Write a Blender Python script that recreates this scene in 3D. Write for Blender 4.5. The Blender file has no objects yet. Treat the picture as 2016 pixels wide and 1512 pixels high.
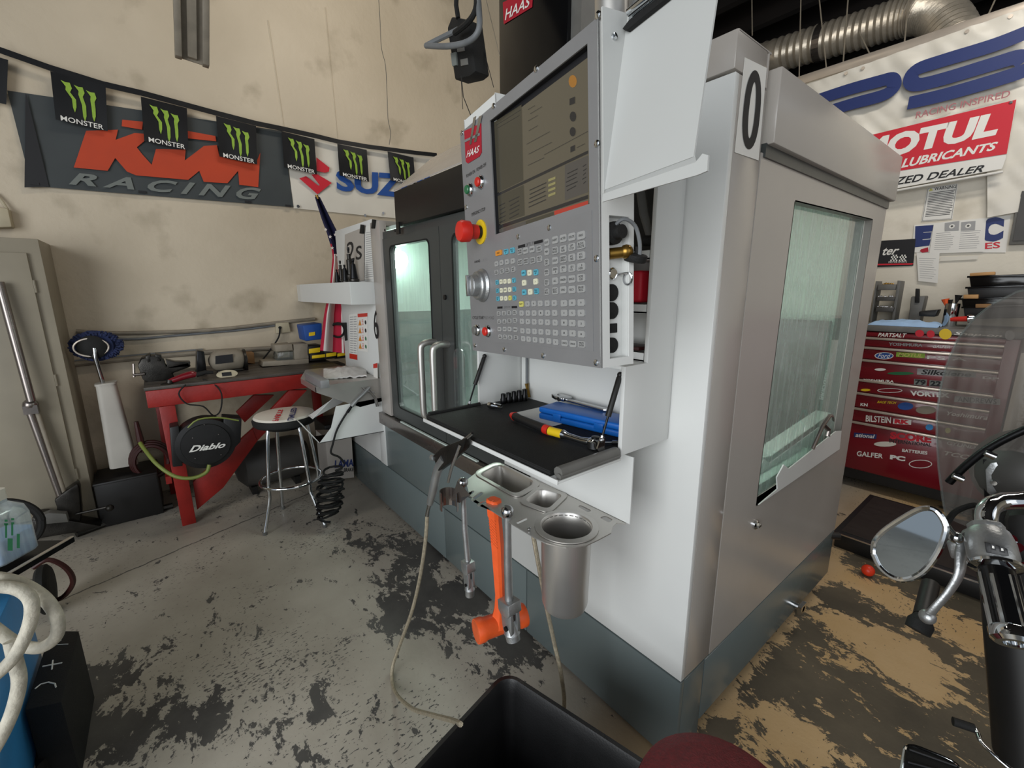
import bpy, bmesh, math, random
from mathutils import Vector, Matrix, noise
random.seed(7)
SC = bpy.context.scene
COL = SC.collection

# ---------------------------------------------------------------- camera
FPX = 867.6690664; CX, CY = 1008.0, 756.0
RT = Matrix(((0.62445517, -0.15932044, 0.76463896),
             (0.78105052, 0.1323615, -0.61027905),
             (-0.00397883, 0.97831357, 0.20709113)))
CAM = Vector((0, 0, 1.5))
cam_data = bpy.data.cameras.new('camera')
cam = bpy.data.objects.new('camera', cam_data)
COL.objects.link(cam)
cam_data.sensor_width = 36.0
cam_data.lens = FPX / 2016 * 36
cam_data.clip_start = 0.02
cam.matrix_world = Matrix.Translation(CAM) @ RT.to_4x4()
SC.camera = cam

# ---------------------------------------------------------------- world, lights, exposure
SC.view_settings.view_transform = 'Standard'
SC.view_settings.look = 'None'
SC.view_settings.gamma = 1
SC.view_settings.exposure = 0.0
SC.view_settings.use_curve_mapping = False
world = bpy.data.worlds.new('sky')
SC.world = world
world.use_nodes = True
wn = world.node_tree.nodes
wn['Background'].inputs[0].default_value = (0.82, 0.90, 1.0, 1)
wn['Background'].inputs[1].default_value = 0.65

def area_light(name, loc, target, sx, sy, power, color):
    l = bpy.data.lights.new(name, 'AREA')
    l.shape = 'RECTANGLE'; l.size = sx; l.size_y = sy
    l.energy = power; l.color = color
    o = bpy.data.objects.new(name, l)
    COL.objects.link(o)
    o.location = loc
    o.rotation_euler = (Vector(target) - Vector(loc)).to_track_quat('-Z', 'Y').to_euler()
    return o
area_light('daylight_through_roller_door', (0.9, -3.6, 1.9), (-0.9, 2.0, 0.9), 3.8, 3.0, 200, (0.95, 0.98, 1.0))
area_light('daylight_through_side_door', (3.6, 1.0, 2.2), (-0.5, 3.2, 1.2), 3.0, 2.4, 20, (1.0, 0.95, 0.88))
area_light('ceiling_tube_light', (-2.3, 1.4, 4.4), (-4.0, 1.3, 2.0), 1.6, 0.3, 25, (1.0, 0.91, 0.78))
area_light('rear_ceiling_tube_light', (0.2, 3.0, 4.0), (0.0, 4.4, 1.4), 1.6, 0.3, 40, (1.0, 0.94, 0.86))
area_light('machine_work_light', (-1.7, 1.6, 1.84), (-1.7, 1.65, 0.8), 1.2, 0.2, 20, (0.95, 1.0, 0.97))

# ---------------------------------------------------------------- measuring (camera ray meets a real plane)
def ray(px, py): return RT @ Vector((px - CX, -(py - CY), -FPX))
def pz(px, py, z): r = ray(px, py); return CAM + r * ((z - CAM.z) / r.z)
def plx(px, py, x): r = ray(px, py); return CAM + r * (x / r.x)
def ply(px, py, y): r = ray(px, py); return CAM + r * (y / r.y)
def ppl(px, py, P, n): r = ray(px, py); return CAM + r * ((P - CAM).dot(n) / r.dot(n))

# ---------------------------------------------------------------- materials
def lin(h):
    h = h.lstrip('#')
    c = [int(h[i:i + 2], 16) / 255 for i in (0, 2, 4)]
    return tuple(v / 12.92 if v <= 0.04045 else ((v + 0.055) / 1.055) ** 2.4 for v in c) + (1,)

def mat(name, col, rough=0.5, metal=0.0, var=0.12, nscale=6.0, bump=0.0, bscale=80.0, emit=None, estr=0, coat=0.0,
        trans=0.0, ior=1.45, alpha=1.0, col2=None, aniso=0.0, spec=0.5, stretch=None):
    m = bpy.data.materials.new(name)
    m.use_nodes = True
    nt = m.node_tree; N = nt.nodes; L = nt.links
    b = N['Principled BSDF']
    b.inputs['Roughness'].default_value = rough
    b.inputs['Metallic'].default_value = metal
    b.inputs['Coat Weight'].default_value = coat
    b.inputs['Transmission Weight'].default_value = trans
    b.inputs['IOR'].default_value = ior
    b.inputs['Alpha'].default_value = alpha
    b.inputs['Specular IOR Level'].default_value = spec
    c = lin(col)
    b.inputs['Base Color'].default_value = c
    if emit:
        b.inputs['Emission Color'].default_value = lin(emit)
        b.inputs['Emission Strength'].default_value = estr
    tc = N.new('ShaderNodeTexCoord')
    src = tc.outputs['Object']
    if stretch:
        mp = N.new('ShaderNodeMapping'); mp.inputs['Scale'].default_value = stretch
        L.new(src, mp.inputs[0]); src = mp.outputs[0]
    if var > 0 or col2:
        no = N.new('ShaderNodeTexNoise'); no.inputs['Scale'].default_value = nscale; no.inputs['Detail'].default_value = 6
        L.new(src, no.inputs[0])
        rp = N.new('ShaderNodeValToRGB')
        rp.color_ramp.elements[0].position = 0.35; rp.color_ramp.elements[1].position = 0.65
        c2 = lin(col2) if col2 else tuple(x * (1 - var) for x in c[:3]) + (1,)
        rp.color_ramp.elements[0].color = c2
        rp.color_ramp.elements[1].color = c
        L.new(no.outputs[0], rp.inputs[0]); L.new(rp.outputs[0], b.inputs['Base Color'])
        mr = N.new('ShaderNodeMapRange'); mr.inputs[3].default_value = max(0, rough - 0.06); mr.inputs[4].default_value = min(1, rough + 0.08)
        L.new(no.outputs[0], mr.inputs[0]); L.new(mr.outputs[0], b.inputs['Roughness'])
    if bump > 0:
        n2 = N.new('ShaderNodeTexNoise'); n2.inputs['Scale'].default_value = bscale; n2.inputs['Detail'].default_value = 4
        L.new(src, n2.inputs[0])
        bp = N.new('ShaderNodeBump'); bp.inputs['Strength'].default_value = bump; bp.inputs['Distance'].default_value = 0.004
        L.new(n2.outputs[0], bp.inputs['Height']); L.new(bp.outputs[0], b.inputs['Normal'])
    return m

M = dict(
    white=mat('white_powder_coat', '#d3d4d1', 0.33, var=0.03, nscale=3, bump=0.05, bscale=400),
    lgrey=mat('light_grey_powder_coat', '#a7a19a', 0.20, var=0.04, nscale=3, bump=0.05, bscale=300),
    platelg=mat('pale_grey_sheet', '#bcbdba', 0.35, var=0.04, nscale=3),
    base=mat('slate_grey_powder_coat', '#667070', 0.22, var=0.05, nscale=2.5, bump=0.05, bscale=300),
    dark=mat('charcoal_powder_coat', '#3d403f', 0.35, var=0.1),
    black=mat('black_powder_coat', '#161514', 0.45, var=0.15),
    blackgloss=mat('black_gloss', '#0c0c0d', 0.12, var=0.1),
    rubber=mat('black_rubber', '#121211', 0.75, var=0.3, nscale=14, bump=0.3, bscale=260),
    plastic=mat('black_plastic', '#19191a', 0.42, var=0.2, nscale=12, bump=0.1, bscale=200),
    greyplastic=mat('grey_plastic', '#6b6a66', 0.5, var=0.2, nscale=12),
    ss=mat('brushed_stainless', '#c6c3be', 0.36, 0.85, var=0.05, nscale=6),
    ssdark=mat('worn_stainless', '#8f8782', 0.26, 0.9, var=0.12, nscale=5),
    alu=mat('grey_aluminium_face', '#8d8d8e', 0.42, 0.35, var=0.08, nscale=8, bump=0.06, bscale=300),
    steel=mat('polished_steel', '#b9babc', 0.16, 1.0, var=0.12, nscale=12),
    chrome=mat('chrome', '#d5d8da', 0.06, 1.0, var=0.05),
    castalu=mat('cast_aluminium', '#b2b4b4', 0.38, 0.85, var=0.2, nscale=20, bump=0.15, bscale=220),
    oilsteel=mat('oily_dark_steel', '#3a3835', 0.35, 0.8, var=0.4, nscale=16, bump=0.2, bscale=150),
    darksteel=mat('dark_steel', '#2a2a2b', 0.3, 0.9, var=0.3, nscale=20),
    gold=mat('brass', '#9c7a3a', 0.3, 0.9, var=0.3, nscale=30),
    key=mat('key_grey', '#9b9b99', 0.45, var=0.06),
    keyblue=mat('key_blue', '#58a9bd', 0.45, var=0.1),
    keycream=mat('key_cream', '#d9d7bd', 0.45, var=0.1),
    keyyellow=mat('key_yellow', '#c9c36a', 0.45, var=0.1),
    keyorange=mat('key_orange', '#d28a33', 0.45, var=0.1),
    red=mat('red_plastic', '#c8281d', 0.35, var=0.12),
    darkred=mat('haas_red', '#a5122a', 0.4, var=0.08),
    green=mat('green_lens', '#2c6b46', 0.25, var=0.1),
    yellow=mat('yellow_plastic', '#e0bd1c', 0.4, var=0.06),
    orange=mat('orange_urethane', '#ec5f2a', 0.42, var=0.14, nscale=18, bump=0.15, bscale=120),
    orangeface=mat('orange_dirty_face', '#dd5f2d', 0.55, var=0.3, nscale=25),
    benchred=mat('red_painted_wood', '#93201a', 0.45, var=0.25, nscale=9, bump=0.2, bscale=60),
    benchtop=mat('greasy_bench_top', '#4c4640', 0.45, var=0.4, nscale=8, bump=0.2, bscale=60),
    toolred=mat('tool_chest_red', '#74101d', 0.28, var=0.12, nscale=5, coat=0.3),
    trim=mat('pale_metal_trim', '#cfc3b5', 0.3, 0.6, var=0.1),
    blue=mat('blue_plastic', '#1463bb', 0.35, var=0.15, nscale=9, bump=0.05),
    bluecart=mat('blue_painted_steel', '#3c8ccb', 0.36, var=0.2, nscale=7, bump=0.08, bscale=90),
    navy=mat('navy_print', '#1f2f66', 0.5, var=0.05),
    printblue=mat('blue_print', '#1c4a92', 0.5, var=0.05),
    ink=mat('black_ink', '#17171a', 0.6, var=0),
    greyink=mat('grey_ink', '#50504e', 0.6, var=0),
    whiteink=mat('white_ink', '#dedcd6', 0.6, var=0),
    ktmgrey=mat('grey_ink_on_banner', '#6f7470', 0.7, var=0.05),
    ktmorange=mat('orange_print', '#b9401f', 0.65, var=0.08),
    redprint=mat('red_print', '#c51f30', 0.5, var=0.05),
    pinkprint=mat('faded_red_print', '#a3686c', 0.6, var=0.05),
    claw=mat('lime_print', '#8fb23a', 0.5, var=0.15, nscale=40),
    charcoalcloth=mat('charcoal_vinyl', '#3a3f40', 0.6, var=0.12, nscale=5),
    whitecloth=mat('white_vinyl', '#d5d0c4', 0.42, var=0.06, nscale=4),
    flagblack=mat('black_vinyl', '#0f0f10', 0.32, var=0.1),
    paper=mat('white_paper', '#dcdad4', 0.8, var=0.04),
    lined=mat('grey_print', '#9a9a9a', 0.8, var=0),
    fabricblue=mat('light_blue_cloth', '#9dbcdf', 0.9, var=0.08, bump=0.2),
    rag=mat('white_knit', '#e2dfda', 0.95, var=0.12, nscale=30, bump=0.5, bscale=200),
    navyfib=mat('navy_microfibre', '#293358', 0.95, var=0.4, nscale=30),
    flagred=mat('flag_red', '#b01c37', 0.8, var=0.08),
    flagwhite=mat('flag_white', '#dcd3cd', 0.8, var=0.06),
    flagblue=mat('flag_navy', '#1d1e45', 0.8, var=0.1),
    pvc=mat('white_pvc', '#b9b5ac', 0.45, var=0.15, nscale=4),
    locker=mat('beige_painted_locker', '#928a79', 0.5, var=0.10, nscale=4, bump=0.05),
    cream=mat('aged_cream_plastic', '#b9ae94', 0.5, var=0.2),
    conduit=mat('dusty_conduit', '#8c8374', 0.55, var=0.25, nscale=12),
    cardboard=mat('cardboard', '#8d6a45', 0.85, var=0.2, nscale=12),
    wood=mat('pine_wood', '#b98c58', 0.6, var=0.2, stretch=(1, 8, 8)),
    hosegreen=mat('olive_hose', '#77833c', 0.45, var=0.2),
    cable=mat('grey_cable', '#6f7274', 0.5, var=0.2, nscale=14),
    whitecable=mat('braided_white_cable', '#c9c3b2', 0.6, var=0.35, nscale=30, bump=0.5, bscale=120),
    braid=mat('steel_braided_hose', '#b9ae97', 0.35, 0.6, var=0.3, nscale=90, bump=0.6, bscale=500),
    burg=mat('burgundy_vinyl', '#6e1f24', 0.5, var=0.35, nscale=120, bump=0.6, bscale=260),
    duct=mat('foil_duct', '#cfc4b2', 0.34, 0.6, var=0.25, nscale=9, bump=1.0, bscale=18),
    ceilmat=mat('dark_roof_deck', '#191310', 0.9, var=0.5, nscale=3),
    cast=mat('cast_iron_work_table', '#5c625f', 0.4, 0.6, var=0.3),
    tank=mat('grey_tank', '#4a4845', 0.5, var=0.3, nscale=5),
    brown=mat('brown_rubber_hose', '#3b1512', 0.5, var=0.2),
    lampglow=mat('lamp_glow', '#eafff4', 0.5, var=0, emit='#e6fff2', estr=30),
    chamberlow=mat('wet_steel_lining', '#8d9692', 0.3, 0.5, var=0.25, nscale=4),
    chamber=mat('chamber_paint', '#c9d6cf', 0.4, var=0.12, nscale=3),
    bottle=mat('hazy_bottle_plastic', '#cfe2ee', 0.3, var=0.05, trans=0.35, alpha=1.0),
    fluid=mat('blue_liquid', '#5a8fc4', 0.25, var=0.1),
    mirror=mat('mirror_glass', '#9aa2a6', 0.03, 1.0, var=0),
    orangeball=mat('orange_rubber_ball', '#d8381a', 0.4, var=0.1),
)

def glass_mat(name, tint, rough, mixglossy, haze, hazecol):
    """thin sheet glass: see-through, a little haze film, real gloss on top"""
    m = bpy.data.materials.new(name); m.use_nodes = True
    N = m.node_tree.nodes; L = m.node_tree.links
    for n in list(N):
        if n.type != 'OUTPUT_MATERIAL': N.remove(n)
    out = [n for n in N if n.type == 'OUTPUT_MATERIAL'][0]
    tr = N.new('ShaderNodeBsdfTransparent'); tr.inputs[0].default_value = lin(tint)
    df = N.new('ShaderNodeBsdfDiffuse'); df.inputs[0].default_value = lin(hazecol)
    gl = N.new('ShaderNodeBsdfGlossy'); gl.inputs[1].default_value = rough
    m1 = N.new('ShaderNodeMixShader'); m2 = N.new('ShaderNodeMixShader')
    tc = N.new('ShaderNodeTexCoord'); mp = N.new('ShaderNodeMapping'); mp.inputs['Scale'].default_value = (14, 14, 1.6)
    no = N.new('ShaderNodeTexNoise'); no.inputs['Scale'].default_value = 3.0; no.inputs['Detail'].default_value = 5
    mr = N.new('ShaderNodeMapRange'); mr.inputs[1].default_value = 0.35; mr.inputs[2].default_value = 0.7
    mr.inputs[3].default_value = haze * 0.7; mr.inputs[4].default_value = haze * 1.3
    L.new(tc.outputs['Object'], mp.inputs[0]); L.new(mp.outputs[0], no.inputs[0]); L.new(no.outputs[0], mr.inputs[0])
    ge = N.new('ShaderNodeNewGeometry'); inv = N.new('ShaderNodeMath'); inv.operation = 'SUBTRACT'; inv.inputs[0].default_value = 1.0
    L.new(ge.outputs['Backfacing'], inv.inputs[1])
    hz = N.new('ShaderNodeMath'); hz.operation = 'MULTIPLY'; L.new(mr.outputs[0], hz.inputs[0]); L.new(inv.outputs[0], hz.inputs[1])
    L.new(hz.outputs[0], m1.inputs[0]); L.new(tr.outputs[0], m1.inputs[1]); L.new(df.outputs[0], m1.inputs[2])
    fr = N.new('ShaderNodeFresnel'); fr.inputs[0].default_value = 1.5
    ad = N.new('ShaderNodeMath'); ad.operation = 'ADD'; ad.inputs[1].default_value = mixglossy
    L.new(fr.outputs[0], ad.inputs[0]); gz = N.new('ShaderNodeMath'); gz.operation = 'MULTIPLY'; L.new(ad.outputs[0], gz.inputs[0]); L.new(inv.outputs[0], gz.inputs[1])
    L.new(gz.outputs[0], m2.inputs[0])
    L.new(m1.outputs[0], m2.inputs[1]); L.new(gl.outputs[0], m2.inputs[2]); L.new(m2.outputs[0], out.inputs[0])
    return m
M['doorglass'] = glass_mat('wet_door_glass', '#f1f8f5', 0.03, 0.02, 0.20, '#c3d3cc')
M['sideglass'] = glass_mat('hazy_side_glass', '#eef7f2', 0.02, 0.10, 0.46, '#bfd0c9')
M['windshield'] = glass_mat('scratched_windshield_plastic', '#c9c6c2', 0.08, 0.06, 0.19, '#b0a8a2')
M['milky'] = glass_mat('milky_bottle_plastic', '#e8f0f4', 0.12, 0.04, 0.55, '#dbe7ee')
M['clear'] = glass_mat('clear_plastic', '#e6ebea', 0.05, 0.06, 0.10, '#cfd6d4')

# ---------------------------------------------------------------- frames and builders
class Fr:
    def __init__(s, o, x, y, z): s.o = Vector(o); s.x = Vector(x); s.y = Vector(y); s.z = Vector(z)
    def p(s, a, b, c=0.0): return s.o + s.x * a + s.y * b + s.z * c
    def loc(s, P): d = P - s.o; return d.dot(s.x), d.dot(s.y), d.dot(s.z)
W = Fr((0, 0, 0), (1, 0, 0), (0, 1, 0), (0, 0, 1))

WORLDLOC = {}
class MB:
    def __init__(s, fr=W): s.bm = bmesh.new(); s.fr = fr
    def box(s, a0, a1, b0, b1, c0, c1, fr=None):
        f = fr or s.fr
        v = [s.bm.verts.new(f.p(a, b, c)) for c in (c0, c1) for (a, b) in ((a0, b0), (a1, b0), (a1, b1), (a0, b1))]
        for q in ((0, 3, 2, 1), (4, 5, 6, 7), (0, 1, 5, 4), (1, 2, 6, 5), (2, 3, 7, 6), (3, 0, 4, 7)):
            s.bm.faces.new([v[i] for i in q])
        return s
    def prism(s, pts, c0, c1, fr=None):
        f = fr or s.fr
        lo = [s.bm.verts.new(f.p(a, b, c0)) for a, b in pts]
        hi = [s.bm.verts.new(f.p(a, b, c1)) for a, b in pts]
        n = len(pts)
        if n <= 4: s.bm.faces.new(lo[::-1]); s.bm.faces.new(hi)
        else: s.fill(lo, hi)
        for i in range(n): s.bm.faces.new((lo[i], lo[(i + 1) % n], hi[(i + 1) % n], hi[i]))
        return s
    def solid(s, P, d):
        """polygon of world points P extruded by world vector d"""
        d = Vector(d)
        lo = [s.bm.verts.new(p) for p in P]; hi = [s.bm.verts.new(p + d) for p in P]
        n = len(P)
        if n <= 4: s.bm.faces.new(lo[::-1]); s.bm.faces.new(hi)
        else: s.fill(lo, hi)
        for i in range(n): s.bm.faces.new((lo[i], lo[(i + 1) % n], hi[(i + 1) % n], hi[i]))
        return s
    def fill(s, lo, hi):
        n = len(lo)
        es = [s.bm.edges.new((lo[i], lo[(i + 1) % n])) for i in range(n)]
        r = bmesh.ops.triangle_fill(s.bm, use_beauty=True, use_dissolve=False, edges=es)
        mp = dict(zip(lo, hi))
        for f in [g for g in r['geom'] if isinstance(g, bmesh.types.BMFace)]:
            try: s.bm.faces.new([mp[x] for x in reversed(f.verts)])
            except Exception: pass
    def tube(s, pts, r, n=10, smooth=0, cap=True, flat=1.0):
        P = [Vector(p) for p in pts]
        R = list(r) if isinstance(r, (list, tuple)) else [r] * len(P)
        if smooth:
            Q = []; RR = []
            for i in range(len(P) - 1):
                p0 = P[max(i - 1, 0)]; p1 = P[i]; p2 = P[i + 1]; p3 = P[min(i + 2, len(P) - 1)]
                for k in range(smooth):
                    t = k / smooth
                    Q.append(0.5 * ((2 * p1) + (-p0 + p2) * t + (2 * p0 - 5 * p1 + 4 * p2 - p3) * t * t + (-p0 + 3 * p1 - 3 * p2 + p3) * t ** 3))
                    RR.append(R[i] * (1 - t) + R[i + 1] * t)
            Q.append(P[-1]); RR.append(R[-1]); P, R = Q, RR
        T = [(P[min(i + 1, len(P) - 1)] - P[max(i - 1, 0)]).normalized() for i in range(len(P))]
        u = T[0].orthogonal().normalized(); rings = []
        for i, p in enumerate(P):
            u = (u - T[i] * u.dot(T[i]))
            u = u.normalized() if u.length > 1e-6 else T[i].orthogonal().normalized()
            w = T[i].cross(u)
            rings.append([s.bm.verts.new(p + (u * math.cos(2 * math.pi * k / n) + w * math.sin(2 * math.pi * k / n) * flat) * R[i]) for k in range(n)])
        for a, b in zip(rings, rings[1:]):
            for k in range(n): s.bm.faces.new((a[k], a[(k + 1) % n], b[(k + 1) % n], b[k]))
        if cap:
            s.bm.faces.new(rings[0][::-1]); s.bm.faces.new(rings[-1])
        return s
    def cyl(s, a, b, r, n=20, r2=None): return s.tube([a, b], [r, r if r2 is None else r2], n)
    def lathe(s, o, ax, prof, n=24, cap=True):
        """prof: list of (r, h) along axis ax from o"""
        o = Vector(o); ax = Vector(ax).normalized(); u = ax.orthogonal().normalized(); w = ax.cross(u); rings = []
        for r, h in prof:
            rings.append([s.bm.verts.new(o + ax * h + (u * math.cos(2 * math.pi * k / n) + w * math.sin(2 * math.pi * k / n)) * max(r, 1e-5)) for k in range(n)])
        for a, b in zip(rings, rings[1:]):
            for k in range(n): s.bm.faces.new((a[k], a[(k + 1) % n], b[(k + 1) % n], b[k]))
        if cap: s.bm.faces.new(rings[0][::-1]); s.bm.faces.new(rings[-1])
        return s
    def sphere(s, o, r, n=16, sc=(1, 1, 1)):
        m = Matrix.Translation(Vector(o)) @ Matrix.Diagonal((r * sc[0], r * sc[1], r * sc[2], 1))
        bmesh.ops.create_uvsphere(s.bm, u_segments=n, v_segments=max(6, n // 2), radius=1, matrix=m); return s
    def loft(s, loops, cap0=True, cap1=True):
        R = [[s.bm.verts.new(p) for p in l] for l in loops]; n = len(R[0])
        for a, b in zip(R, R[1:]):
            for k in range(n): s.bm.faces.new((a[k], a[(k + 1) % n], b[(k + 1) % n], b[k]))
        if cap0: s.bm.faces.new(R[0][::-1])
        if cap1: s.bm.faces.new(R[-1])
        return s
    def grid(s, fn, nu, nv, thick=None):
        V = [[s.bm.verts.new(fn(i / nu, j / nv)) for j in range(nv + 1)] for i in range(nu + 1)]
        fs = [s.bm.faces.new((V[i][j], V[i + 1][j], V[i + 1][j + 1], V[i][j + 1])) for i in range(nu) for j in range(nv)]
        if thick:
            d = Vector(thick)
            U = [[s.bm.verts.new(V[i][j].co + d) for j in range(nv + 1)] for i in range(nu + 1)]
            for i in range(nu):
                for j in range(nv): s.bm.faces.new((U[i][j + 1], U[i + 1][j + 1], U[i + 1][j], U[i][j]))
            for i in range(nu):
                for j in (0, nv): s.bm.faces.new((V[i][j], V[i + 1][j], U[i + 1][j], U[i][j]))
            for j in range(nv):
                for i in (0, nu): s.bm.faces.new((V[i][j], V[i][j + 1], U[i][j + 1], U[i][j]))
        return s
    def build(s, name, m, parent=None, smooth=False, bevel=0.0, label=None, origin=None, seg=2):
        bm = s.bm
        bmesh.ops.recalc_face_normals(bm, faces=bm.faces)
        if bevel > 0:
            es = [e for e in bm.edges if len(e.link_faces) == 2 and e.calc_face_angle(0) > 0.6]
            try: bmesh.ops.bevel(bm, geom=es, offset=bevel, segments=seg, affect='EDGES', profile=0.5, clamp_overlap=True)
            except Exception: pass
        if origin is None:
            xs = [v.co for v in bm.verts]
            lo = Vector((min(p.x for p in xs), min(p.y for p in xs), min(p.z for p in xs)))
            hi = Vector((max(p.x for p in xs), max(p.y for p in xs), max(p.z for p in xs)))
            origin = Vector(((lo.x + hi.x) / 2, (lo.y + hi.y) / 2, lo.z))
        origin = Vector(origin)
        for v in bm.verts: v.co -= origin
        me = bpy.data.meshes.new(name); bm.to_mesh(me); bm.free()
        if smooth or bevel > 0:
            for p in me.polygons: p.use_smooth = True
            try: me.set_sharp_from_angle(angle=math.radians(38))
            except Exception: pass
        me.materials.append(M[m] if isinstance(m, str) else m)
        o = bpy.data.objects.new(name, me); COL.objects.link(o)
        if parent is not None:
            o.parent = parent; o.location = origin - WORLDLOC[parent.name]
        else: o.location = origin
        WORLDLOC[o.name] = origin
        if label: o['label'] = label
        return o

def thing(name, label, cat, loc=(0, 0, 0), group=None):
    o = bpy.data.objects.new(name, None); COL.objects.link(o); o.empty_display_size = 0.05
    o.location = loc; WORLDLOC[o.name] = Vector(loc)
    o['label'] = label; o['category'] = cat
    if group: o['group'] = group
    return o
def tag(o, label, cat, group=None):
    o['label'] = label; o['category'] = cat
    if group: o['group'] = group
    return o
def stuff(o): o['kind'] = 'stuff'; return o
def structure(o): o['kind'] = 'structure'; return o
def copy_at(o, delta, name=None, m=None):
    """copy of a one-mesh piece under the same parent, moved by delta"""
    c = o.copy(); COL.objects.link(c); c.location = o.location + Vector(delta)
    WORLDLOC[c.name] = WORLDLOC[o.name] + Vector(delta)
    return c

TXT = {}
def text_pts(s, bold=0.0, shear=0.0, spacing=1.0):
    k = (s, bold, shear, spacing)
    if k not in TXT:
        cu = bpy.data.curves.new('t', 'FONT'); cu.body = s; cu.offset = bold; cu.shear = shear; cu.space_character = spacing
        cu.resolution_u = 3
        o = bpy.data.objects.new('t', cu); COL.objects.link(o)
        dg = bpy.context.evaluated_depsgraph_get(); dg.update()
        me = o.evaluated_get(dg).to_mesh()
        V = [v.co.copy() for v in me.vertices]; F = [tuple(p.vertices) for p in me.polygons]
        o.evaluated_get(dg).to_mesh_clear()
        bpy.data.objects.remove(o); bpy.data.curves.remove(cu)
        x0 = min(v.x for v in V); x1 = max(v.x for v in V); y0 = min(v.y for v in V); y1 = max(v.y for v in V)
        TXT[k] = ([((v.x - x0) / (x1 - x0), (v.y - y0) / (y1 - y0)) for v in V], F, (x1 - x0) / (y1 - y0))
    return TXT[k]
def lettering(s, m, parent, corners=None, fr=None, rect=None, bold=0.0, shear=0.0, spacing=1.0, lift=0.0008, mb=None, name='lettering', label=None, warp=None):
    """flat print: fills a quad of world points (bl, br, tr, tl) or a rect (a0,b0,a1,b1) of a frame"""
    V, F, asp = text_pts(s, bold, shear, spacing)
    if rect:
        a0, b0, a1, b1 = rect
        corners = [fr.p(a0, b0, lift), fr.p(a1, b0, lift), fr.p(a1, b1, lift), fr.p(a0, b1, lift)]
    bl, br, tr, tl = corners
    own = mb is None
    if own: mb = MB()
    vs = []
    for u, v in V:
        P = (bl * (1 - u) + br * u) * (1 - v) + (tl * (1 - u) + tr * u) * v
        if warp: P = warp(P)
        vs.append(mb.bm.verts.new(P))
    for f in F:
        try: mb.bm.faces.new([vs[i] for i in f])
        except ValueError: pass
    if own: return mb.build(name, m, parent, label=label)
def poly(P, m, parent, name='print', thick=(0, 0, 0.0005)):
    return MB().solid(P, thick).build(name, m, parent)
def rounded(w, h, r, n=5, cx=0, cy=0):
    out = []
    for (sx, sy, a0) in ((1, 1, 0), (-1, 1, 90), (-1, -1, 180), (1, -1, 270)):
        for k in range(n + 1):
            a = math.radians(a0 + 90 * k / n)
            out.append((cx + sx * (w / 2 - r) + r * math.cos(a), cy + sy * (h / 2 - r) + r * math.sin(a)))
    return out
def plate_with_hole(mb, fr, outer, inner, c0, c1):
    """outer, inner: same-length loops (a,b) in fr; builds a ring of thickness c0..c1"""
    n = len(outer)
    L = [[mb.bm.verts.new(fr.p(a, b, c)) for a, b in loop] for loop in (outer, inner) for c in (c0, c1)]
    o0, o1, i0, i1 = L
    for k in range(n):
        j = (k + 1) % n
        mb.bm.faces.new((o1[k], o1[j], i1[j], i1[k])); mb.bm.faces.new((o0[j], o0[k], i0[k], i0[j]))
        mb.bm.faces.new((o0[k], o0[j], o1[j], o1[k])); mb.bm.faces.new((i0[j], i0[k], i1[k], i1[j]))
    return mb

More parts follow.
